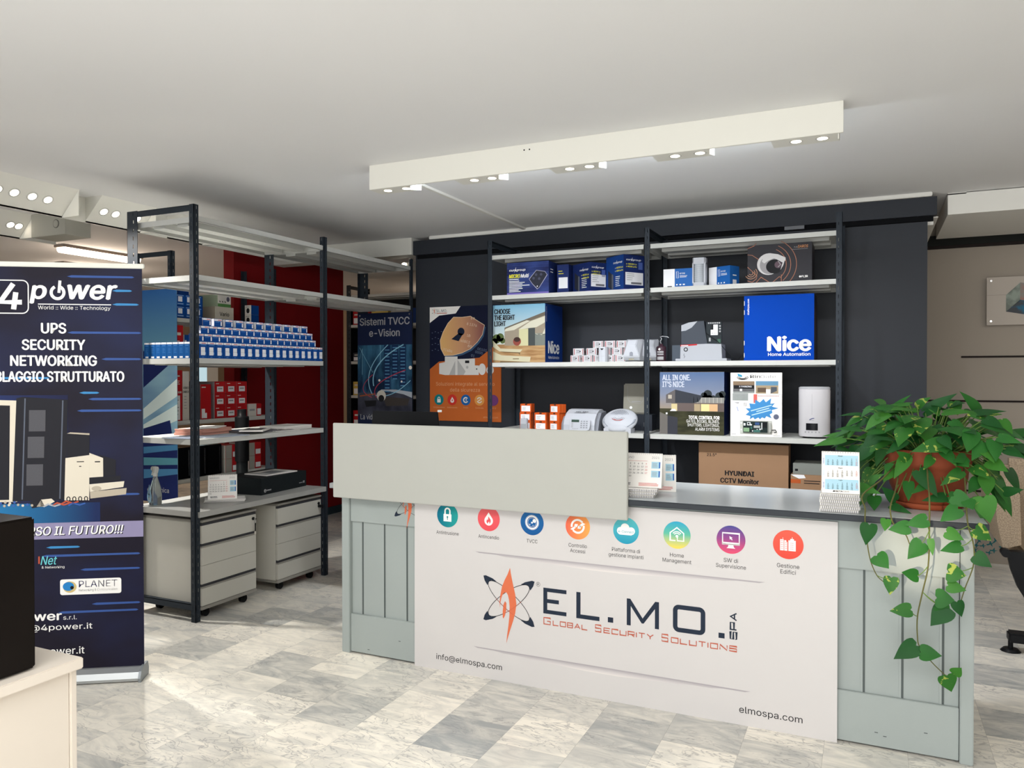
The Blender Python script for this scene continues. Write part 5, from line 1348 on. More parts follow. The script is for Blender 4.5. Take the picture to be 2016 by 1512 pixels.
b.rect(f, .018, .02, .03, .045, txt_grey); b.rect(f, .075, .01, .095, .035, M('chip_green', '3b5a4c', 0.5, var=0)); b.build('circuit_board', r)
b = MB(); b.tube([(.03, -.02, .19), (.06, -.022, .165), (.11, -.024, .13), (.15, -.02, .08), (.20, -.01, .025), (.235, .0, .006)], .002, black_pl); b.tube([(.235, 0, .006), (.25, .02, .03), (.268, .03, .038), (.275, .03, .012), (.262, .05, .004)], .002, black_pl); b.build('cable', r)
carton('grey_box', 'dark grey box behind the gate motor by the inner upright', -1.262, -1.176, 5.40, 5.50, 1.5475, 1.662, M('box_slate', '4a525c', 0.5, var=0.03), cat='box')
r = empty('fluid_can', (-1.322, 5.33, 1.5475)); tag(r, 'small dark can with pale label next to the white sounder', 'can')
b = MB(); b.lathe((0, 0, 0), [(.033, 0), (.034, .004), (.034, .098), (.030, .106), (.014, .110), (.012, .122), (.006, .124)], M('can_plum', '3a2730', 0.4, var=0), 24); b.build('can_body', r)
b = MB(); f = front(0, -.0345, 0)
for z, h_, m_ in ((.012, .022, txt_grey), (.045, .010, txt_grey), (.060, .012, txt_grey)): b.extr(top(0, 0, 0), [(.0346 * cos(t), .0346 * sin(t)) for t in [radians(-130 + 8 * i) for i in range(11)]] + [(.030 * cos(t), .030 * sin(t)) for t in [radians(-50 - 8 * i) for i in range(11)]], z, z + h_, m_)
b.poly(f, [(-.014, .085), (-.005, .094), (.004, .085), (-.005, .076)], txt_white); b.build('label', r)
b = MB(); b.tube([(0, 0, .120), (-.006, -.004, .140), (.004, -.004, .158), (-.008, 0, .172), (.01, 0, .176), (.04, .01, .172), (.05, .01, .165)], .003, M('hose_pale', 'a7a9ad', 0.5, var=0)); b.build('hose', r)

# third shelf
org = M('carton_orange', 'c8551f', 0.5, var=0.04); org2 = M('carton_orange_tape', '3a2a20', 0.5, var=0)
def org_mb(w, d, h, turned):
    b = MB(); b.box(0, w, 0, d, 0, h, org, .0008); f, e = front(0, 0, 0), east(w, 0, 0)
    b.rect(f, w * .10, h * .12, w * .78 if turned else w * .90, h * .78, lb); b.bars(f, w * .2, h * .55, w * .35, 3, h * .14, h * .045, txt_grey, .0008, .3); b.rect(f, w * .42, h * .86, w * .62, h, org2); b.rect(top(0, 0, h), w * .42, 0, w * .62, d, org2); b.rect(e, d * .40, 0, d * .44, h, M('carton_orange_edge', 'e07a3a', 0.5, var=0))
    return b
for st_, (x, y, w, n, rz) in enumerate(((-2.372, 5.262, .086, 3, 4), (-2.252, 5.262, .096, 2, -3), (-2.136, 5.268, .090, 3, -18))):
    pr = None
    for q in range(n):
        if pr is None: pr = o = org_mb(w, .075, .063, st_ == 2).build('orange_carton')
        else: o = copy_tree(pr)
        o.location = (x + .002 * q * (-1) ** q, y, 1.0505 + .0635 * q); o.rotation_euler.z = radians(rz + (q % 2) * 2)
        nm = ('bottom', 'top') if n == 2 else ('bottom', 'middle', 'top')
        tag(o, '%s orange carton with white label in the %s' % (nm[q], ('stack of three behind small white sensor', 'stack of two', 'stack of three beside the alarm panel')[st_]), 'carton', 'orange cartons behind the counter ledge')
r = empty('contact_sensor', (-2.322, 5.228, 1.0505)); tag(r, 'tiny white sensor with grey window in front of orange cartons', 'sensor')
b = MB(); b.box(-.026, .026, -.016, .016, 0, .084, dw, .004); b.box(-.004, .004, -.006, .006, .084, .088, dw); b.build('housing', r)
b = MB(); b.box(-.022, .022, -.0175, -.015, .006, .044, M('window_grey', '9a9da1', 0.3, var=0), .001); b.build('sensor_window', r)
# alarm control panel with keypad
r = empty('alarm_panel', (-1.895, 5.348, 1.0505)); tag(r, 'white curved alarm control panel with grey side cheeks', 'alarm panel')
b = MB(); prof = [(-.115, 0), (-.115, .045), (-.10, .085), (-.06, .125), (0, .150), (.06, .155), (.105, .140), (.12, .11), (.12, 0)]
b.extr(Fr((-.118, 0, 0), Y, Z), [(u, v) for u, v in prof], 0, .235, dw); b.build('cover', r)
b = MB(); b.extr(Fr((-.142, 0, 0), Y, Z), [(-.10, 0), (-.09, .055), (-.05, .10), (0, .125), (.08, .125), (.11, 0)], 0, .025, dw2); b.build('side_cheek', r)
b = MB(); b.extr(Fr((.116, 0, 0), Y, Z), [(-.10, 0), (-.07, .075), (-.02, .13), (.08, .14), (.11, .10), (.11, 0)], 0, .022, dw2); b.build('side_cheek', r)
b = MB(); v_ = Vector((0, .06, .025)).normalized(); f = Fr((0, -.06, .125), X, v_); b.text(f, 'XEL.MO.', ink, 0, .012, .018, .10, 'c', bold=.01, h=.004); b.bars(f, -.055, .0, .10, 1, .01, .004, ink, .004); b.build('lettering', r)
r = empty('keypad', (-1.878, 5.205, 1.0505)); tag(r, 'small white keypad with dark display leaning on the alarm panel', 'keypad')
tl = Vector((0, .018, .085)).normalized(); f = Fr((-.078, -.004, .006), X, tl)
b = MB(); b.extr(f, [(.0, .004), (.03, 0), (.12, 0), (.148, .010), (.153, .04), (.153, .074), (.145, .080), (.05, .090), (.008, .088), (0, .075)], -.014, 0, dw); b.build('housing', r)
b = MB(); b.rect(f, .012, .062, .070, .080, M('lcd_green', '33463c', 0.3, var=0), .001); b.build('display', r)
b = MB()
for i in range(3):
    for j in range(4):
        b.rect(f, .082 + .020 * i, .020 + .015 * j, .094 + .020 * i, .028 + .015 * j, dw2, .0012); b.rect(f, .086 + .020 * i, .022 + .015 * j, .090 + .020 * i, .026 + .015 * j, txt_grey, .0014)
for j in range(4): b.rect(f, .022 + .012 * j, .012, .030 + .012 * j, .018, txt_grey, .0012); b.rect(f, .012, .024 + .009 * j, .026, .029 + .009 * j, txt_grey, .0012)
b.build('buttons', r)
# round siren
r = empty('round_siren', (-1.600, 5.265, 1.0505)); tag(r, 'round white siren with slotted grille and red smile stripe', 'siren')
b = MB(); ax = Vector((0, -.72, .69)).normalized(); uu = X; vv = ax.cross(uu).normalized() * 1
Rs = Fr((0, -.01, .092), X, Vector((0, .69, .72)))
def ring(rad, hh, n=40): return [Rs.p(rad * 1.18 * cos(2 * pi * i / n), rad * sin(2 * pi * i / n), hh) for i in range(n)]
prof = [(.082, -.025), (.104, -.022), (.108, -.010), (.100, .0), (.088, .010), (.080, .012), (.074, .018), (.050, .026), (.0, .030)]
vs = []; 
for rad, hh in prof: vs += ring(max(rad, .001), hh)
b.add(vs, [(i * 40 + k, i * 40 + (k + 1) % 40, (i + 1) * 40 + (k + 1) % 40, (i + 1) * 40 + k) for i in range(len(prof) - 1) for k in range(40)], dw, True); b.build('housing', r)
b = MB()
for rad in (.025, .034, .043, .052, .061):
    hh = .0315 - (rad / .08) ** 2 * .013
    b.arc(Rs, 0, .004, rad * 1.15, rad, 20, 160, .0028, dw2, hh + .001); 
    if rad < .05: b.arc(Rs, 0, .004, rad * 1.15, rad, 200, 340, .0028, dw2, hh + .001)
for k in range(7): t = radians(45 + 15 * k); b.line(Rs, [(.018 * cos(t), .004 + .016 * sin(t)), (.07 * cos(t), .004 + .06 * sin(t))], .0015, dw2, .029)
b.build('grille', r)
b = MB(); b.arc(Rs, 0, .03, .072, .062, 232, 300, .006, M('siren_red', 'b5493f', 0.45, var=0), .0275); b.build('stripe', r)
for s_ in (-1, 1):
    b = MB(); b.extr(Rs, [(s_ * .070, -.078), (s_ * .112, -.03), (s_ * .118, .0), (s_ * .105, .0), (s_ * .09, -.03), (s_ * .066, -.060)], -.012, .008, M('lens_grey', '8f949c', 0.25, var=0)); b.build('flash_lens', r)
b = MB(); b.extr(front(0, -.068, 0), [(-.098, 0), (-.098, .03), (-.06, .05), (.06, .05), (.098, .03), (.098, 0), (.07, .0), (.05, .010), (-.05, .010), (-.07, 0)], -.10, 0, dw); b.build('base_skirt', r)
# grey panel leaning at the back and black box
r = MB(); r.box(0, .184, 0, .028, 0, .222, M('panel_khaki_grey', '8b897e', 0.35, var=0.02), .008); f = front(0, -.0005, 0); r.line(f, [(.03, .205), (.034, .11), (.05, .085), (.13, .075), (.155, .10), (.158, .205)], .0015, txt_grey); r.bars(f, .065, .088, .07, 1, .01, .004, txt_grey); r.disc(f, .06, .045, .010, M('led_white', 'e9ecef', 0.3, var=0))
o = r.build('siren_cover', None, (-1.655, 5.52, 1.1705)); o.rotation_euler.x = radians(-5); tag(o, 'tall grey-beige siren cover standing on the dark box at back', 'cover')
carton('dark_box', 'long dark carton lying behind the round siren', -1.86, -1.425, 5.475, 5.60, 1.0505, 1.168, M('box_slate_dark', '30343b', 0.5, var=0.04), cat='box', dec=lambda b, f, e, w, d, h: (b.text(f, 'options', txt_grey, .06, .045, .022, .12, bold=.02), b.rect(f, w - .06, .03, w - .03, .06, txt_grey)))

dusk = M_grad('print_dusk', [(0, '95856f'), (.45, '737b8e'), (1, '4a6185')], 'Z', .15, .43)
def dec_aio(b, f, e, w, d, h):
    b.rect(f, 0, .15, w, h, dusk); gr = M_noise2('print_lawn', '2c2c1f', '3d3d2a', 8, .4, .6, .6, 3, (1, 1, 4)); b.rect(f, 0, 0, w, .158, gr, .0006)
    tr = M('print_tree_dark', '2c3133', 0.6, var=0.2, scale=70)
    for u, v, r_ in ((.30, .265, .022), (.325, .275, .028), (.335, .245, .024), (.36, .25, .018), (.40, .262, .026), (.42, .275, .022), (.42, .245, .02), (.29, .245, .02)): b.disc(f, u, v, r_, tr, .0007, 12)
    b.rect(f, 0, .158, .09, .175, M('print_hedge', '3d3b2a', 0.6, var=0), .0007)
    b.poly(f, [(.08, .158), (.08, .212), (.40, .218), (w, .214), (w, .158)], M('print_lower_wall', '5e5350', 0.55, var=0), .0008)
    b.poly(f, [(.043, .269), (.106, .304), (.106, .213), (.043, .212)], M('print_box_left', '5a5656', 0.55, var=0), .001); b.poly(f, [(.106, .304), (.291, .263), (.264, .222), (.225, .213), (.106, .213)], M('print_box_right', '33363d', 0.55, var=0), .001); b.rect(f, .058, .242, .083, .268, M('print_window_lit', 'a89f92', 0.5, var=0), .0012)
    b.rect(f, .225, .215, w, .252, M('print_railing', '83827e', 0.5, var=0), .0009)
    for k in range(8): b.rect(f, .23 + .026 * k, .215, .233 + .026 * k, .252, M('print_rail_post', 'b3aea3', 0.5, var=0), .001)
    for u0, u1, m_ in ((.08, .12, 'c0b186'), (.235, .275, 'a08f72'), (.28, .335, 'd8c88f'), (.335, .39, 'c8a27a')): b.rect(f, u0, .16, u1, .208, M('print_lit_' + m_, m_, 0.5, var=0), .0011)
    b.poly(f, [(.07, .158), (.085, .172), (.105, .172), (.115, .158)], lb, .0013)
    b.poly(f, [(0, .150), (.054, .128), (.054, 0), (0, 0)], M('print_gatepost', '66625e', 0.55, var=0), .0012); b.poly(f, [(.054, .128), (.123, .114), (.122, 0), (.054, 0)], M('print_gate', '35363d', 0.55, var=0), .0013); b.rect(f, .042, .135, .054, .147, lb, .0014)
    b.text(f, 'ALL IN ONE.', M('print_pale_blue', 'b4bac6', 0.55, var=0), .019, .368, .037, .191, bold=.035, h=.0015); b.text(f, "IT'S NICE", M('print_pale_blue', 'b4bac6'), .019, .322, .037, .148, bold=.035, h=.0015)
    for t, v, hh, w_, bo in (('TOTAL CONTROL FOR', .1065, .022, .204, .04), ('GATES, DOORS, BLINDS,', .082, .020, .219, 0), ('SHUTTERS, LIGHTINGS,', .057, .020, .212, 0), ('ALARM SYSTEMS', .029, .020, .160, 0)):
        b.text(f, t, txt_white, .402, v, hh, w_, 'r', bold=bo, h=.0016)
carton('carton', 'square carton with dusk villa picture on third shelf beside middle upright', -1.312, -.880, 5.25, 5.45, 1.0505, 1.473, M('carton_navy_side', '14234f', 0.45, var=0.03), dec=dec_aio, flap=M('carton_board_edge', '9d8f7a', 0.7, var=0))
# demonstration board with a boxed circuit
r = empty('demo_board', (-.839, 5.25, 1.0505)); tag(r, 'white demonstration board with blue starburst and circuit box', 'display board')
b = MB(); w, h = .323, .418; b.box(0, w, 0, .022, 0, h, paper, .001); f = front(0, -.0002, 0)
b.rect(f, .0, .318, w, h, M('board_shade_band', 'a39f93', 0.6, var=0), .0003) if False else None
tq = M('print_turquoise', '3c8fb0', 0.5, var=0)
b.poly(f, [(.045, .413), (.074, .402), (.074, .388), (.048, .395)], tq)
for k in range(3): b.arc(f, .078, .386, .018 + .008 * k, .006 + .004 * k, 150, 395, .0035, ink)
b.text(f, 'Rin', ink, .126, .383, .020, .062, bold=.01); b.text(f, 'Gate', txt_grey, .190, .383, .020, .095, bold=.0)
ph = M('print_photo_grey', '5c5c5e', 0.5, var=0.2, scale=40); ph2 = M('print_photo_pale', '8d9290', 0.5, var=0.15, scale=40)
b.rect(f, .017, .283, .153, .362, ph); b.rect(f, .017, .335, .153, .362, M('print_wood', '7d6a56', 0.5, var=0.1), .0007); b.rect(f, .022, .312, .15, .336, ink, .0007); b.text(f, 'X PARKING', lb, .055, .322, .010, .08, bold=.03, h=.0009); b.rect(f, .017, .283, .153, .294, ph2, .0008); b.rect(f, .06, .297, .075, .312, lb, .0009)
b.rect(f, .161, .282, .301, .363, M('print_sky_blue', '5c86a3', 0.5, var=0)); b.rect(f, .161, .282, .301, .335, M('print_house_tan', '9a8a70', 0.5, var=0.1, scale=30), .0007); b.rect(f, .172, .290, .225, .32, M('print_gate_brown', '5a4a3c', 0.5, var=0), .0009); b.poly(f, [(.255, .283), (.292, .30), (.292, .325), (.255, .325)], M('print_gate_grey', '4a5058', 0.5, var=0), .0009); b.rect(f, .225, .283, .252, .31, lb, .0009)
b.rect(f, .014, .235, .113, .282, ph2, .0006); b.line(f, [(.022, .24), (.022, .275), (.108, .275)], .002, txt_grey, .0009)
b.rect(f, .147, .22, .170, .277, M('print_salmon', 'c9605a', 0.5, var=0)); b.line(f, [(.170, .217), (.315, .217), (.315, .277), (.170, .277)], .0012, txt_grey, .0008, True)
for k in range(14): b.rect(f, .175 + .0095 * k, .265, .181 + .0095 * k, .269, inr, .0009)
star = [(0.12, 0.217), (0.157, 0.214), (0.158, 0.243), (0.186, 0.224), (0.21, 0.247), (0.224, 0.226), (0.257, 0.252), (0.252, 0.216), (0.279, 0.22), (0.262, 0.198), (0.303, 0.188), (0.26, 0.176), (0.265, 0.158), (0.248, 0.147), (0.26, 0.122), (0.228, 0.136), (0.217, 0.12), (0.2, 0.128), (0.188, 0.114), (0.178, 0.126), (0.155, 0.113), (0.145, 0.127), (0.124, 0.112), (0.127, 0.134), (0.097, 0.142), (0.12, 0.163), (0.097, 0.184), (0.127, 0.185)]
b.poly(f, star, M('print_star_blue', '3f83bb', 0.5, var=0), .001)
for k, (u, v, w_) in enumerate(((.130, .168, .13), (.165, .164, .08), (.135, .140, .12))): b.line(f, [(u, v), (u + w_, v + w_ * .30)], .006, M('print_star_text', 'b3d3e6', 0.5, var=0), .0012)
b.poly(f, [(.022, .222), (.058, .224), (.05, .214)], txt_grey); b.line(f, [(.042, .195), (.05, .165)], .006, M('print_lilac', '9fa8cc', 0.5, var=0)); b.line(f, [(.03, .16), (.022, .11)], .012, M('print_lilac_pale', 'd9dbe6', 0.5, var=0)); b.line(f, [(.05, .16), (.058, .11)], .008, M('print_lilac_pale', 'd9dbe6'))
b.line(f, [(.088, .20), (.1, .20), (.1, .22), (.088, .22)], .002, ink, closed=True); b.disc(f, .288, .132, .017, M('print_remote', '5a5f73', 0.4, var=0)); b.bars(f, .005, .012, .04, 1, .01, .003, txt_grey); b.bars(f, .27, .008, .045, 1, .01, .003, txt_grey)
b.build('panel', r)
b = MB(); b.box(.062, .262, -.002, .0, .017, .104, M('box_clear', 'bdbfb8', 0.25, var=0), .001); b.box(.080, .240, -.010, -.002, .024, .102, M('box_rim', '8d9088', 0.3, var=0), .002); b.box(.244, .26, -.022, -.002, .028, .092, M('box_gland', 'a8aaa4', 0.35, var=0), .004); b.build('circuit_box', r)
b = MB(); f = front(0, -.0105, 0); b.rect(f, .084, .028, .236, .099, M('pcb_dark', '1f2b2a', 0.4, var=0.3, scale=150))
for u0, v0, u1, v1, c_ in ((.086, .032, .122, .058, '7fa07c'), (.086, .072, .098, .088, 'dfe4e2'), (.108, .074, .130, .094, 'cfd6d6'), (.112, .080, .124, .090, '2a3330'), (.130, .050, .140, .066, '35665c'), (.150, .058, .190, .074, 'a3a6a3'), (.158, .078, .186, .094, '36507e'), (.198, .048, .203, .092, 'e3e6e6'), (.150, .030, .190, .046, '3f6a63'), (.140, .034, .146, .042, 'e8ebea'), (.168, .046, .176, .050, 'e8ebea'), (.206, .06, .232, .096, '15181a')):
    b.rect(f, u0, v0, u1, v1, M('pcb_' + c_, c_, 0.4, var=0), .001)
for u, v in ((.070, .088), (.070, .045), (.134, .078), (.19, .05)): b.disc(front(0, -.0022, 0) if u < .08 else f, u, v, .005, M('led_white', 'e9ecef'), .0015)
b.build('circuit_board', r)
b = MB(); b.tube([(.255, -.012, .045), (.285, -.014, .048), (.292, -.014, .034), (.278, -.013, .030)], .003, black_pl); b.tube([(.30, .02, .01), (.35, .06, .03), (.375, .08, .055), (.36, .10, .075), (.32, .10, .08)], .0014, black_pl); b.build('cable', r)
# white tower
r = empty('fog_generator', (-.324, 5.30, 1.0505)); tag(r, 'tall white rounded appliance with black display at end of third shelf', 'appliance')
b = MB(); el = lambda s_, z0, z1, m_: b.lathe((0, 0, 0), [(.094 * s_, z0), (.094 * s_, z1)], m_, 48, 1, .60)
b.lathe((0, 0, 0), [(.07, 0), (.07, .010)], black_pl, 40, 1, .6); b.lathe((0, 0, 0), [(.088, .010), (.094, .018), (.095, .30), (.093, .312)], M('tower_white', 'c0bec1', 0.35, var=0.01), 56, 1, .62); b.build('housing', r)
b = MB(); b.lathe((0, 0, 0), [(.0945, .3125), (.0945, .322), (.085, .328), (.0, .329)], M('tower_cap', 'a3a4a8', 0.4, var=0), 56, 1, .62); b.build('cap', r)
def tw(u): return -.62 * sqrt(max(0, .095 ** 2 - u * u)) - .0008
def curved(mb, u0, u1, v0, v1, m_, h_=0.0):
    n = 8; vs = []
    for i in range(n + 1):
        u = u0 + (u1 - u0) * i / n
        vs += [(u, tw(u) - h_, v0), (u, tw(u) - h_, v1)]
    mb.add(vs, [(2 * i, 2 * i + 2, 2 * i + 3, 2 * i + 1) for i in range(n)], m_)
b = MB(); curved(b, -.046, .024, .052, .096, M('display_black', '16161a', 0.15, var=0)); b.build('display', r)
b = MB(); curved(b, -.012, -.0105, .15, .28, txt_grey)
for u in (-.05, -.03, -.01, .012, .032): curved(b, u - .004, u + .004, .036, .044, txt_grey)
b.line(Fr((0, tw(0) - .0002, 0), X, Z), [(-.026, .118), (-.01, .127), (.003, .129)], .004, M('print_indigo', '3c4378', 0.5, var=0), .0004); curved(b, -.024, 0, .114, .116, txt_grey); b.build('printing', r)

# lowest shelf: brown cartons
kb = M('carton_kraft', '93745a', 0.7, var=0.05)
def dec_h(b, f, e, w, d, h):
    b.text(f, '21.5"', ink, .055, h - .088, .018, .062, bold=.03); b.text(f, 'HYUNDAI', ink, .175, h - .212, .031, .185, bold=.06); b.text(f, 'CCTV Monitor', ink, .145, h - .262, .031, .245, bold=.05)
carton('monitor_carton', 'brown carton with black lettering standing on the lowest shelf', -1.052, -.478, 5.28, 5.42, .5505, .997, kb, dec=dec_h, flap=M('carton_kraft_dark', '6f553f', 0.7, var=0))
carton('kraft_carton', 'plain brown carton with torn tape beside the lettered brown carton', -.462, -.20, 5.26, 5.55, .5505, .815, kb, dec=lambda b, f, e, w, d, h: (b.rect(f, 0, h - .055, .06, h - .03, M('tape_orange', 'b0562c', 0.5, var=0)), b.poly(f, [(0, h), (.08, h), (.09, h - .02), (.05, h - .025), (.02, h - .012)], lb), b.bars(f, .08, h - .04, .10, 2, .015, .005, ink)))
carton('grey_box', 'flat grey box lying on the plain brown carton', -.45, -.205, 5.28, 5.50, .8155, .885, M('box_greygreen', '7d817c', 0.55, var=0.03), cat='box', dec=lambda b, f, e, w, d, h: b.rect(f, .012, .02, .03, .035, ink))

# ------------------------------------------------------------------ things on the counter worktop
r = empty('computer_monitor', (-2.385, 3.62, .913), radians(2)); tag(r, 'black computer monitor behind the raised ledge, seen from back', 'monitor')
b = MB(); b.extr(front(-.24, .10, .06), [(0, .0), (.475, .0), (.44, .275), (.025, .275)], -.018, .0, black_pl); b.box(-.15, .12, .075, .10, .10, .24, black_pl, .008); b.build('screen', r)
b = MB(); b.box(-.045, .045, .10, .125, .0, .16, black_pl, .004); b.build('stand_arm', r)
b = MB(); b.box(-.12, .12, .02, .20, 0, .010, black_pl, .003); b.build('stand_foot', r)
b = MB(); b.cyl((.215, .109, .335), (.215, .109, .346), .012, M('webcam_white', 'd9dbdb', 0.4, var=0)); b.build('webcam', r)
# desk behind the counter
r = empty('side_desk', (-2.72, 4.45, 0)); tag(r, 'white side desk standing behind left end of the counter', 'desk')
b = MB(); b.box(-.54, .55, -.30, .30, .705, .738, M('desk_white', 'c2c4c4', 0.4, var=0.01), .002); b.build('desk_top', r)
for x in (-.30, .50):
    b = MB(); b.box(x - .02, x + .02, -.26, .26, 0, .705, dark_metal); b.build('leg', r)
# calendar stacks
def pad_stack(x, y, rz, n, w, d, th, lab, grp):
    for i in range(n):
        b = MB(); b.box(0, w, 0, d, 0, th - .001, paper, .0008)
        b.box(.001, w - .001, .001, d - .001, -.0003, .0005, kraft)
        for k in range(int(w / .0075)):
            u = .004 + .0075 * k; b.box(u, u + .0035, -.0035, .004, th * .1, th * .85, M('wire_grey', '77777a', 0.35, metal=0.5, var=0))
        o = b.build('spiral_calendar', None, (x + .0025 * ((i * 5) % 3 - 1), y + .002 * ((i * 3) % 3), .9133 + th * i), rz + radians(((i * 7) % 5 - 2) * .6))
        tag(o, '%s wire-bound calendar %s' % ((ORD[i] + ' from the bottom') if i < n - 1 else 'topmost', lab), 'calendar', grp)
pad_stack(-.978, 3.312, radians(-1), 3, .15, .17, .0125, 'in the flat pile against the raised ledge', 'flat calendars beside the ledge')
o = [x for x in bpy.data.objects if x.name.startswith('spiral_calendar') and x.location.x > -1.1 and x.location.x < -.9]
for q, ob in enumerate(sorted(o, key=lambda t: t.location.z)):
    ob.location.x, ob.location.y = -1.005 + .006 * q, 3.305 + .004 * q
    ob.rotation_euler.z = radians(8 + 1.5 * q)
desk_calendar('desk_calendar', 'white tent calendar standing on the pile against the raised ledge', (-1.035, 3.40, .9515), radians(6), .195, .148, .09,
              draw_month('GIUGNO', [['', 1, 2, 3, 4, 5, 6], [7, 8, 9, 10, 11, 12, 13], [14, 15, 16, 17, 18, 19, 20], [21, 22, 23, 24, 25, 26, 27], [28, 29, 30]], '4power'), 22)
desk_calendar('desk_calendar', 'second tent calendar half hidden behind the front one near the ledge', (-1.01, 3.545, .9133), radians(14), .195, .165, .09,
              draw_month('GIUGNO', [['', 1, 2, 3, 4, 5, 6], [7, 8, 9, 10, 11, 12, 13], [14, 15, 16, 17, 18, 19, 20], [21, 22, 23, 24, 25, 26, 27], [28, 29, 30]], '4power'), 22)
pad_stack(-.178, 3.282, radians(3), 6, .143, .15, .012, 'in the flat pile beside the plant pot', 'flat calendars beside the plant')
def draw_three(b, T, w, L):
    for k, nm in enumerate(('Maggio', 'Giugno', 'Luglio')):
        v0 = L * (.92 - .29 * (k + 1)) + L * .03; blue_ = k != 1
        if blue_: b.rect(T, w * .09, v0, w * .97, v0 + L * .25, cal_b)
        b.text(T, nm, ink, w * .5, v0 + L * .222, L * .022, None, 'c', bold=.03)
        for i in range(7):
            for j in range(5):
                d_ = j * 7 + i + 1 - (5, 1, 3)[k]
                if 1 <= d_ <= 31: b.text(T, str(d_), ink if i < 6 else cal_r, w * (.17 + i * .125), v0 + L * (.155 - .035 * j), L * .024, None, 'c', bold=.03, h=.001)
        for j in range(4): b.rect(T, w * .03, v0 + L * (.05 + .035 * j), w * .07, v0 + L * (.062 + .035 * j), cal_bl if blue_ else cal_b)
    b.text(T, 'BETA', ink, w * .37, L * .03, L * .032, w * .18, bold=.06); b.text(T, 'CAVI', ink, w * .56, L * .03, L * .032, w * .16, bold=-.01); b.poly(T, [(w * .29, L * .03), (w * .35, L * .03), (w * .35, L * .062), (w * .31, L * .062)], ink)
desk_calendar('desk_calendar', 'tall three-month tent calendar on the pile beside the plant pot', (-.176, 3.335, .9858), radians(4), .138, .160, .085, draw_three, 15)
# ------------------------------------------------------------------ trailing pothos in a terracotta pot
V1=[(-0.002,0.89,-0.013,0.811,0.059),(0.025,0.773,0.065,0.736,0.063),(0.074,0.696,0.068,0.637,0.054),(0.055,0.912,0.051,0.873,0.037),(0.129,0.892,0.062,0.88,0.052)]
V2=[(0.173,0.834,0.127,0.775,0.061),(0.201,0.851,0.208,0.795,0.024),(0.159,0.713,0.108,0.728,0.048),(0.136,0.588,0.068,0.579,0.051),(0.156,0.454,0.082,0.405,0.066),(0.173,0.438,0.239,0.434,0.058),(0.254,0.365,0.271,0.308,0.065),(0.279,0.374,0.299,0.405,0.039),(0.187,0.923,0.119,0.903,0.051),(0.253,0.607,0.201,0.542,0.072),(0.233,0.616,0.258,0.575,0.052)]
V3=[(0.253,0.884,0.306,0.862,0.047),(0.296,0.836,0.231,0.817,0.044),(0.342,0.903,0.392,0.866,0.058),(0.343,0.806,0.392,0.772,0.052),(0.287,0.97,0.23,0.924,0.058),(0.258,0.74,0.314,0.734,0.068),(0.258,0.692,0.314,0.682,0.047),(0.222,0.643,0.278,0.642,0.068),(0.285,0.635,0.301,0.585,0.045),(0.276,1.014,0.339,0.982,0.058),(0.366,1.014,0.386,0.926,0.073),(0.318,1.004,0.332,0.974,0.044)]
P1=[(-0.025,0.998),(-0.016,0.949),(-0.016,0.899),(-0.008,0.816),(0.004,0.75),(0.025,0.699),(0.049,0.676)]
P1b=[(0.07,0.963),(0.074,0.914),(0.091,0.882),(0.121,0.86),(0.143,0.813),(0.193,0.802)]
P2=[(0.198,0.996),(0.198,0.883),(0.195,0.753),(0.177,0.654),(0.161,0.563),(0.161,0.489),(0.169,0.45),(0.209,0.399),(0.249,0.361)]
P3=[(0.315,0.972),(0.321,0.909),(0.334,0.863),(0.34,0.816),(0.336,0.76),(0.313,0.686),(0.298,0.628)]
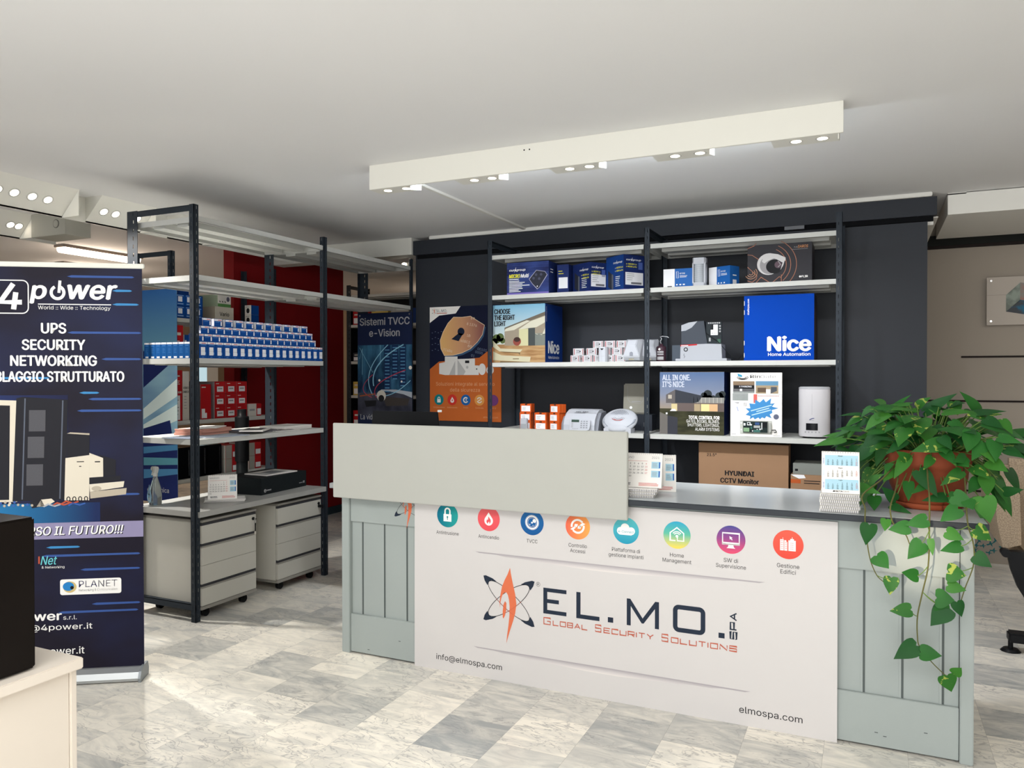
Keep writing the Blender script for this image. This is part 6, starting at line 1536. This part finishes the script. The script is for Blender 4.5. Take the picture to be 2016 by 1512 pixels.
CR=[(-0.039,3.65,1.283,-0.12,3.6,1.286,0.021),(0.004,3.65,1.314,-0.037,3.6,1.281,0.038),(0.059,3.71,1.326,0.014,3.66,1.346,0.043),(0.09,3.71,1.309,0.146,3.66,1.369,0.026),(0.179,3.71,1.319,0.217,3.66,1.359,0.043),(0.213,3.71,1.298,0.323,3.66,1.377,0.06),(0.404,3.71,1.306,0.349,3.66,1.384,0.051),(0.412,3.71,1.289,0.483,3.66,1.295,0.043),(0.469,3.55,1.274,0.498,3.5,1.227,0.045),(0.441,3.41,1.216,0.501,3.36,1.207,0.039),(0.464,3.41,1.172,0.512,3.36,1.156,0.043),(0.425,3.41,1.201,0.428,3.36,1.134,0.059),(0.409,3.41,1.124,0.46,3.36,1.101,0.059),(0.352,3.41,1.233,0.334,3.36,1.163,0.067),(0.255,3.41,1.187,0.152,3.36,1.164,0.063),(0.121,3.41,1.194,0.058,3.36,1.148,0.043),(0.184,3.55,1.196,0.1,3.5,1.293,0.057),(0.065,3.55,1.186,0.017,3.5,1.295,0.053),(0.032,3.65,1.211,-0.066,3.6,1.177,0.03),(0.059,3.65,1.139,-0.03,3.6,1.091,0.046),(0.258,3.55,1.241,0.187,3.5,1.21,0.037),(0.297,3.55,1.266,0.344,3.5,1.234,0.045),(0.365,3.71,1.272,0.284,3.66,1.26,0.015),(0.258,3.41,1.16,0.298,3.36,1.112,0.047),(0.217,3.41,1.131,0.187,3.36,1.088,0.039),(0.176,3.41,1.074,0.237,3.36,0.992,0.067),(0.204,3.41,1.03,0.148,3.36,0.995,0.035),(0.316,3.41,1.081,0.248,3.36,1.037,0.047),(0.13,3.41,1.127,0.085,3.36,1.049,0.051),(0.138,3.41,1.028,0.136,3.36,0.964,0.043),(0.266,3.41,0.981,0.188,3.36,0.975,0.043),(-0.039,3.41,0.998,-0.096,3.36,0.991,0.02),(-0.037,3.41,1.002,0.034,3.36,0.989,0.039),(0.016,3.41,0.965,0.016,3.36,0.918,0.055),(-0.003,3.41,1.024,0.042,3.36,1.065,0.039),(0.078,3.41,0.933,0.143,3.36,0.922,0.035),(0.28,3.41,0.982,0.352,3.36,0.96,0.051),(0.38,3.41,0.981,0.388,3.36,0.902,0.059),(0.399,3.41,1.062,0.4,3.36,1.001,0.059),(0.373,3.41,1.053,0.338,3.36,1.008,0.047),(0.458,3.41,1.012,0.505,3.36,1.03,0.039),(-0.127,3.65,1.136,-0.07,3.6,1.126,0.025),(-0.123,3.65,1.189,-0.175,3.6,1.178,0.025),(-0.079,3.65,1.221,-0.145,3.6,1.183,0.03),(-0.043,3.65,1.27,-0.098,3.6,1.237,0.038),(0.004,3.65,1.271,-0.07,3.6,1.225,0.038),(0.091,3.71,1.222,0.074,3.66,1.285,0.047),(0.317,3.71,1.338,0.328,3.66,1.29,0.056),(0.243,3.71,1.32,0.258,3.66,1.289,0.047),(0.379,3.71,1.301,0.342,3.66,1.299,0.039),(0.414,3.55,1.277,0.465,3.5,1.253,0.053),(0.309,3.41,1.127,0.335,3.36,1.11,0.055),(0.084,3.41,1.077,0.048,3.36,1.037,0.047),(0.055,3.41,1.08,0.083,3.36,1.106,0.035),(0.36,3.41,1.099,0.406,3.36,1.069,0.055),(0.092,3.41,0.958,0.048,3.36,1.01,0.047),(0.389,3.41,1.192,0.348,3.36,1.134,0.055),(0.152,3.71,1.323,0.105,3.66,1.32,0.034),(0.179,3.71,1.302,0.105,3.66,1.294,0.03),(0.036,3.71,1.264,0.097,3.66,1.273,0.039),(0.299,3.71,1.321,0.345,3.66,1.348,0.051),(0.333,3.41,1.136,0.292,3.36,1.124,0.047),(-0.067,3.65,1.222,-0.089,3.6,1.177,0.03),(0.012,3.65,1.172,-0.05,3.6,1.148,0.038),(0.141,3.41,1.116,0.097,3.36,1.154,0.043),(0.251,3.41,1.21,0.281,3.36,1.177,0.047)]
terra = M('terracotta', '85432c', 0.6, var=0.08, scale=8); soil = M('soil', '2b221b', 0.95, var=0.3, scale=60)
def leaf_material(name, c1, c2, streak):
    """green leaf with paler side veins and cream variegation patches"""
    m = bpy.data.materials.new(name); m.use_nodes = True
    nt = m.node_tree; N, L = nt.nodes, nt.links
    b = N['Principled BSDF']
    b.inputs['Roughness'].default_value = 0.5
    b.inputs['Specular IOR Level'].default_value = 0.2
    b.inputs['Transmission Weight'].default_value = 0.0
    tc = N.new('ShaderNodeTexCoord')
    n = N.new('ShaderNodeTexNoise'); n.inputs['Scale'].default_value = 9; n.inputs['Detail'].default_value = 2
    n2 = N.new('ShaderNodeTexNoise'); n2.inputs['Scale'].default_value = 26; n2.inputs['Detail'].default_value = 3; n2.inputs['Distortion'].default_value = 1.2
    L.new(tc.outputs['Object'], n.inputs['Vector']); L.new(tc.outputs['Object'], n2.inputs['Vector'])
    mx = N.new('ShaderNodeMix'); mx.data_type = 'RGBA'; mx.inputs[6].default_value = (*rgb(c1), 1); mx.inputs[7].default_value = (*rgb(c2), 1)
    L.new(n.outputs['Fac'], mx.inputs[0])
    r = N.new('ShaderNodeMapRange'); r.inputs['From Min'].default_value = 1 - streak; r.inputs['From Max'].default_value = 1 - streak + 0.03
    L.new(n2.outputs['Fac'], r.inputs['Value'])
    m2 = N.new('ShaderNodeMix'); m2.data_type = 'RGBA'; m2.inputs[7].default_value = (*rgb('8d9a45'), 1)
    L.new(r.outputs['Result'], m2.inputs[0]); L.new(mx.outputs[2], m2.inputs[6]); L.new(m2.outputs[2], b.inputs['Base Color'])
    return m
LM = [leaf_material('leaf_deep', '113e19', '1b5220', .26), leaf_material('leaf_mid', '16491b', '296724', .28), leaf_material('leaf_fresh', '22591b', '3d7729', .29), leaf_material('leaf_variegated', '1a511c', '336a25', .40)]
stem_m = M('stem_green', '5f7a3c', 0.5, var=0.1); stem_b = M('stem_olive', '5a5a34', 0.55, var=0.1)
rl = random.Random(21)
def leaf(mb, base, tip, width, mat, facing=None, curl=0.18, fold=0.16):
    """heart-shaped blade from petiole to tip, folded along the midrib and drooping at the tip"""
    base, tip = Vector(base), Vector(tip)
    ax = tip - base; Ln = ax.length
    if Ln < 1e-4: return
    ax.normalize()
    fc = Vector(facing or (rl.uniform(-.5, .3), -1, rl.uniform(.1, .8)))
    nn = (fc - ax * fc.dot(ax)).normalized()
    sd = ax.cross(nn).normalized()
    prof = [(-.10, .0, .20), (-.085, .20, .40), (.0, 0, .47), (.12, 0, .5), (.27, 0, .485), (.43, 0, .42), (.60, 0, .31), (.76, 0, .19), (.90, 0, .08), (1.0, 0, .005)]
    vs, fs = [], []
    Wd = width
    for i, (t, notch, hw) in enumerate(prof):
        dz = -curl * Ln * (max(0, t) ** 2) + 0.03 * Ln
        for k, q in enumerate((-1, -.55, 0, .55, 1)):
            tt = t if abs(q) > .3 else (0.0 if t < 0 else t)
            hh = abs(q) * hw * Wd
            p = base + ax * (tt * Ln) + sd * (q * hw * Wd) + nn * (dz - fold * hh * (1 - .35 * abs(q)))
            vs.append(p)
    for i in range(len(prof) - 1):
        for k in range(4):
            fs.append((i * 5 + k, i * 5 + k + 1, (i + 1) * 5 + k + 1, (i + 1) * 5 + k))
    mb.add(vs, fs, mat, True)

px_, py_ = .213, 3.60
root = empty('potted_plant', (px_, py_, .9132)); tag(root, 'trailing heart-leaved plant in terracotta pot at the counter end', 'potted plant')
off = Vector((px_, py_, .9132))
b = MB(); b.lathe((0, 0, 0), [(.118, 0), (.132, .006), (.138, .024), (.133, .025), (.120, .010), (.0, .009)], terra, 48); b.build('saucer', root)
b = MB(); b.lathe((0, 0, 0), [(.100, .010), (.112, .016), (.118, .030), (.121, .045), (.138, .085), (.147, .125), (.150, .165), (.156, .168), (.160, .185), (.160, .232), (.156, .238), (.147, .236), (.144, .20), (.0, .19)], terra, 56); b.build('pot', root)
b = MB(); b.lathe((0, 0, .195), [(.146, 0), (.13, .012), (.06, .02), (0, .022)], soil, 32); b.build('soil', root)
def pick(i): return LM[(0, 1, 2, 1, 3, 0, 1, 3, 2, 1)[i % 10]]
def petiole(mb, a, c, sag=.02, r_=.0022, m_=None):
    a, c = Vector(a), Vector(c); mid = (a + c) / 2 + Vector((0, 0, sag))
    pts = [a.lerp(mid, t).lerp(mid.lerp(c, t), t) for t in [i / 6 for i in range(7)]]
    mb.tube(pts, r_, m_ or stem_m, 6)
b = MB()
for i, (bx, by, bz, tx, ty, tz, w) in enumerate(CR):
    base = Vector((bx, by, bz)) - off; tip = Vector((tx, ty, tz)) - off
    out = Vector((base.x, base.y - .05, .12 if bz > 1.2 else .02))
    fc = Vector((rl.uniform(-.25, .25), -1, rl.uniform(.25, .9))) + out * 1.2
    leaf(b, base, tip, w, pick(i), fc, rl.uniform(.05, .25), rl.uniform(.05, .28))
    anchor = Vector((base.x * .35, base.y * .35, .205)) if base.z > .02 else Vector((base.x * .8, base.y * .8, .10))
    petiole(b, anchor, base, .05 if base.z > .2 else .03)
# inner and rear leaves that fill the bush
for i in range(95):
    a = rl.uniform(0, 2 * pi); rr = rl.uniform(.05, .30); el = rl.uniform(.0, 1.0)
    c = Vector((rr * cos(a) * 1.12, rr * sin(a) * .78 + .03, .235 + .19 * el * (1 - (rr / .36) ** 2)))
    if c.y < -.14 and c.z < .25: continue
    d = Vector((cos(a), sin(a), rl.uniform(-.7, .25))).normalized(); ln = rl.uniform(.075, .125)
    leaf(b, c, c + d * ln, ln * rl.uniform(.62, .8), pick(rl.randint(0, 9)), Vector((cos(a) * .4, sin(a) * .4 - .35, 1)), rl.uniform(.1, .3), rl.uniform(.1, .3))
    petiole(b, (c.x * .3, c.y * .3, .205), c, .03)
for i in range(26):       # leaves hanging over both flanks and the back of the pot
    a = rl.choice((rl.uniform(-.5, 1.1), rl.uniform(2.1, 3.9))); rr = rl.uniform(.19, .29)
    c = Vector((rr * cos(a), rr * sin(a) * .8 + .03, rl.uniform(.06, .24))); d = Vector((cos(a) * .5, sin(a) * .3 - .2, -1)).normalized(); ln = rl.uniform(.075, .11)
    leaf(b, c, c + d * ln, ln * .72, pick(rl.randint(0, 9)), Vector((cos(a), -.9, .4)), .15, .2); petiole(b, (c.x * .5, c.y * .5, .215), c, .05)
b.build('foliage', root)
for nm, paths, lv, anch in (('near the tent calendar', (P1, P1b), V1, (-.10, -.10, .2)), ('longest, hanging in front of the boards', (P2,), V2, (-.01, -.12, .215)), ('by the corner post', (P3,), V3, (.12, -.10, .2))):
    b = MB(); Y0 = 3.195 - py_
    for pth in paths:
        pts = [Vector((u - px_, Y0 + .012, v - .9132)) for u, v in pth]
        start = Vector(anch)
        over = Vector(((pts[0].x + start.x) / 2, -.27, max(.10, pts[0].z + .05)))
        fine = []
        allp = [start, over] + pts
        for i in range(len(allp) - 1):
            p0, p1_, p2_, p3 = allp[max(i - 1, 0)], allp[i], allp[i + 1], allp[min(i + 2, len(allp) - 1)]
            for k in range(5):
                t = k / 5
                fine.append(.5 * ((2 * p1_) + (p2_ - p0) * t + (2 * p0 - 5 * p1_ + 4 * p2_ - p3) * t * t + (3 * p1_ - p0 - 3 * p2_ + p3) * t ** 3))
        fine.append(allp[-1])
        b.tube(fine, [.0034 - .0018 * i / len(fine) for i in range(len(fine))], stem_b, 7)
    ap = [Vector((u - px_, Y0 + .012, v - .9132)) for pth in paths for u, v in pth]
    for i, (bx, bz, tx, tz, w) in enumerate(lv):
        base = Vector((bx - px_, Y0 + rl.uniform(-.012, .008), bz - .9132)); tip = Vector((tx - px_, Y0 - .015 + rl.uniform(-.012, .012), tz - .9132))
        leaf(b, base, tip, w * 1.05, pick(i + len(lv)), (rl.uniform(-.3, .3), -1, rl.uniform(.1, .5)), .08, .14)
        near = min((q for q in ap), key=lambda q: (q - base).length + (.02 if q.z < base.z else 0))
        petiole(b, near, base, -.012, .0016)
    o = b.build('trailing_vine', root); o['label'] = 'trailing vine ' + nm
# ------------------------------------------------------------------ ceiling lights
lamp_on = M('lamp_lit', 'fff1dc', 0.4, var=0, emit=9.0); fx = M('fixture_white', 'dddcd4', 0.5, var=0.01)
def lamp_disc(mb, p, n, r=.017):
    p, n = Vector(p), Vector(n).normalized(); a = n.orthogonal().normalized(); c = n.cross(a)
    mb.add([p + (a * cos(t) + c * sin(t)) * r for t in [2 * pi * i / 18 for i in range(18)]] , [tuple(range(18))], lamp_on)
# long fixture over the counter
r = empty('ceiling_light', (-1.345, 3.65, CZ)); tag(r, 'long white ceiling light bar with five pairs of spots above counter', 'ceiling light')
b = MB(); b.box(-1.235, 1.235, 0, .016, -.137, 0, fx, .0015); f = front(0, -.0004, 0)
for u in (-.275, -.245): b.disc(f, u, -.03, .004, ink)
b.build('front_board', r)
for k, xs in enumerate(((-2.494, -2.372), (-1.94, -1.834), (-1.393, -1.287), (-.854, -.736), (-.307, -.197))):
    x0, x1 = ((-2.58, -2.30), (-2.04, -1.755), (-1.49, -1.205), (-.955, -.665), (-.41, -.112))[k]
    x0 += 1.345; x1 += 1.345
    b = MB()
    b.box(x0, x1 - .02, .016, .125, -.137, 0, fx); h_ = b.build('spot_box', r)
    b = MB()
    b.extr(Fr((x1 - .020, 0, 0), Y, Z), [(.016, -.137), (.016, -.160), (.13, -.137), (.13, 0), (.016, 0)], 0, .004, fx); b.build('end_plate', h_)
    for x in xs:
        b = MB(); x += 1.345
        b.cyl((x, .06, -.1375), (x, .06, -.1372), .030, M('spot_ring', 'bdbdb8', 0.3, var=0)); lamp_disc(b, (x, .06, -.1385), (0, 0, -1), .022); b.build('spot_lamp', h_)
    if k < 4: light('spot_glow', 'POINT', (x1 - 1.345 + .13, 3.80, CZ - .10), 5.5, (.86, .93, 1), radius=.03)
    light('spot_light', 'SPOT', ((xs[0] + xs[1]) / 2, 3.715, CZ - .16), 44, (.95, .97, 1), ((xs[0] + xs[1]) / 2, 4.9, 0.9), spot=radians(95), blend=.7, radius=.04)
# fixture running along the left: slanted lamp plates between triangular cheeks
def wedge_light(name, label, x, y0, y1, boxes):
    r = empty(name, (x, y0, CZ)); tag(r, label, 'ceiling light')
    b = MB(); b.box(-.17, -.155, 0, y1 - y0, -.165, 0, fx, .001); b.build('rear_board', r)
    for yb0, yb1, ys in boxes:
        b = MB(); a, c = yb0 - y0, yb1 - y0
        b.extr(Fr((0, a, 0), -X, Z), [(.155, -.165), (.155, -.155), (.0, -.01), (-.01, -.0), (.155, 0)], 0, c - a, fx); hb = b.build('spot_box', r)
        b = MB(); b.extr(Fr((0, c, 0), -X, Z), [(.16, -.165), (-.005, -.165), (-.005, -.005)], -.006, 0, fx); b.build('end_plate', hb)
        for yy in ys:
            b = MB(); n = Vector((.145, 0, -.155)).normalized(); p = Vector((-.083, yy - y0, -.083)); lamp_disc(b, p + n * .006, n, .024); b.cyl(p + n * .003, p + n * .005, .034, M('spot_ring', 'bdbdb8'), caps=True); b.build('spot_lamp', hb)
    return r
wedge_light('ceiling_light', 'white ceiling light bar with slanted spots running above the display shelving', -4.60, 2.55, 5.55,
            [(2.60, 3.34, (2.88, 2.98, 3.09, 3.19)), (3.50, 3.93, (3.58, 3.67, 3.84)), (4.16, 4.50, (4.24,))])
for y in (3.05, 3.75): light('spot_light', 'SPOT', (-4.56, y, CZ - .17), 165, (1, .96, .9), (-3.3, y, 0.5), spot=radians(100), blend=.8, radius=.04)
wedge_light('ceiling_light', 'second white ceiling light bar deeper inside the shop', -5.62, 3.35, 4.0, [(3.36, 3.72, (3.60, 3.66))])
r = empty('ceiling_box', (-5.32, 3.80, CZ)); tag(r, 'pale ceiling junction box with round socket beside the deeper light bar', 'ceiling box')
b = MB(); b.box(-.30, .08, -.10, .10, -.17, 0, M('box_putty', 'a7a69c', 0.6, var=0.02), .002); b.build('body', r)
b = MB(); b.cyl((-.02, -.103, -.09), (-.02, -.10, -.09), .032, M('socket_ring', '6b6b66', 0.5, var=0)); b.cyl((-.02, -.105, -.09), (-.02, -.102, -.09), .026, M('box_putty', 'a7a69c')); b.build('socket', r)
# warm tube luminaires on the store ceiling
tube_on = M('tube_lit', 'ffe9d2', 0.4, var=0, emit=12.0); tube_h = M('tube_housing', '8d8176', 0.5, var=0)
for i, (x, y) in enumerate(((-6.65, 5.05), (-7.65, 5.75), (-8.0, 8.6), (-5.2, 9.3))):
    r = empty('tube_light', (x, y, CZ)); tag(r, ('lit tube light on the warm store ceiling nearest the light bars', 'second lit tube light further back on the store ceiling', 'third lit tube light at the back of the store', 'tube light behind the unit past the red wall')[i], 'ceiling light', 'tube lights on the store ceiling')
    b = MB(); b.box(-.07, .07, -.42, .42, -.025, 0, tube_h, .004); b.build('housing', r)
    b = MB(); b.extr(Fr((0, -.40, 0), X, Z), [(-.06, -.025), (-.05, -.055), (-.03, -.07), (.03, -.07), (.05, -.055), (.06, -.025)], -.80, 0, tube_on); b.build('diffuser', r)
    light('tube_glow', 'POINT', (x, y, CZ - .30), 6, (1, .80, .62), radius=.15)
# little spot box past the bulkhead
r = empty('spot_fixture', (-3.82, 6.0, CZ)); tag(r, 'small white spot box with dazzling lamp under the ceiling past the bulkhead', 'ceiling light')
b = MB(); b.box(-.05, .07, -.03, .10, -.235, -.165, fx, .002); b.box(-.005, .02, .02, .06, -.165, 0, fx); b.build('housing', r)
b = MB(); lamp_disc(b, (-.02, -.032, -.19), (0, -1, -.2), .026); b.build('spot_lamp', r)

# ------------------------------------------------------------------ armchair at the edge of the frame
fab = M_noise2('upholstery_speckled', '8a7a68', 'a5947f', 160, .4, .6, .85, 2)
r = empty('armchair', (1.02, 4.95, 0)); tag(r, 'beige speckled armchair with black curved frame beside the plant end of counter', 'armchair')
b = MB()
b.extr(front(0, -.10, 0), [(-.372, .52), (-.40, .66), (-.415, .86), (-.40, .90), (-.30, .905), (-.29, .55)], -.62, 0, fab); b.build('side_shell', r)
b = MB(); b.box(-.30, .35, -.05, .55, .36, .50, fab, .04); b.build('seat', r)
b = MB(); b.box(-.30, .35, .50, .62, .45, .95, fab, .04); b.build('backrest', r)
b = MB(); b.extr(front(0, -.14, 0), [(-.385, .515), (-.38, .50), (-.355, .495), (-.34, .42), (-.31, .33), (-.27, .26), (-.18, .21), (.2, .19), (.2, .25), (-.15, .27), (-.22, .32), (-.26, .40), (-.28, .52)], -.06, 0, black_pl)
b.cyl((-.365, -.145, .508), (-.365, -.08, .508), .022, black_pl); b.build('curved_frame', r)
b = MB(); b.box(-.36, .36, -.215, -.13, .055, .105, black_pl, .008); b.box(-.02, .02, -.17, -.12, .06, .26, black_pl); b.build('foot_bar', r)
for x in (-.345, .33):
    b = MB(); b.cyl((x, -.165, 0), (x, -.165, .014), .048, black_pl, r1=.035, n=24); b.cyl((x, -.165, .012), (x, -.165, .06), .012, black_pl); b.build('glide', r)
# clear sign with a coloured block picture on the beige wall
clr = M('acrylic_frosted', 'b5aca2', 0.35, var=0.02)
r = empty('wall_sign', (.80, 6.86, 1.83)); tag(r, 'clear acrylic sign with grey cube picture on the beige grooved wall', 'sign')
b = MB(); b.box(0, .60, 0, .008, 0, .362, clr); f = front(0, -.0002, 0); b.rect(f, 0, .225, .60, .228, M('sign_line', '9c948a', 0.5, var=0), .0004)
g1 = M_noise2('sign_cube_a', '6f7670', '8f9a90', 12, .4, .6); g2 = M_noise2('sign_cube_b', '4a4d52', '2f6b88', 14, .45, .62); g3 = M_noise2('sign_cube_c', '8a8680', 'a56a60', 14, .45, .62)
b.poly(f, [(.125, .10), (.125, .225), (.215, .315), (.215, .18)], g1); b.poly(f, [(.125, .10), (.215, .185), (.34, .165), (.34, .055)], g2); b.poly(f, [(.215, .315), (.40, .28), (.40, .17), (.215, .185)], g3, .0007)
b.build('panel', r)
for x in (.028, .572):
    for z in (.030, .335):
        b = MB(); b.cyl((x, -.006, z), (x, .04, z), .008, chrome); b.build('standoff', r)
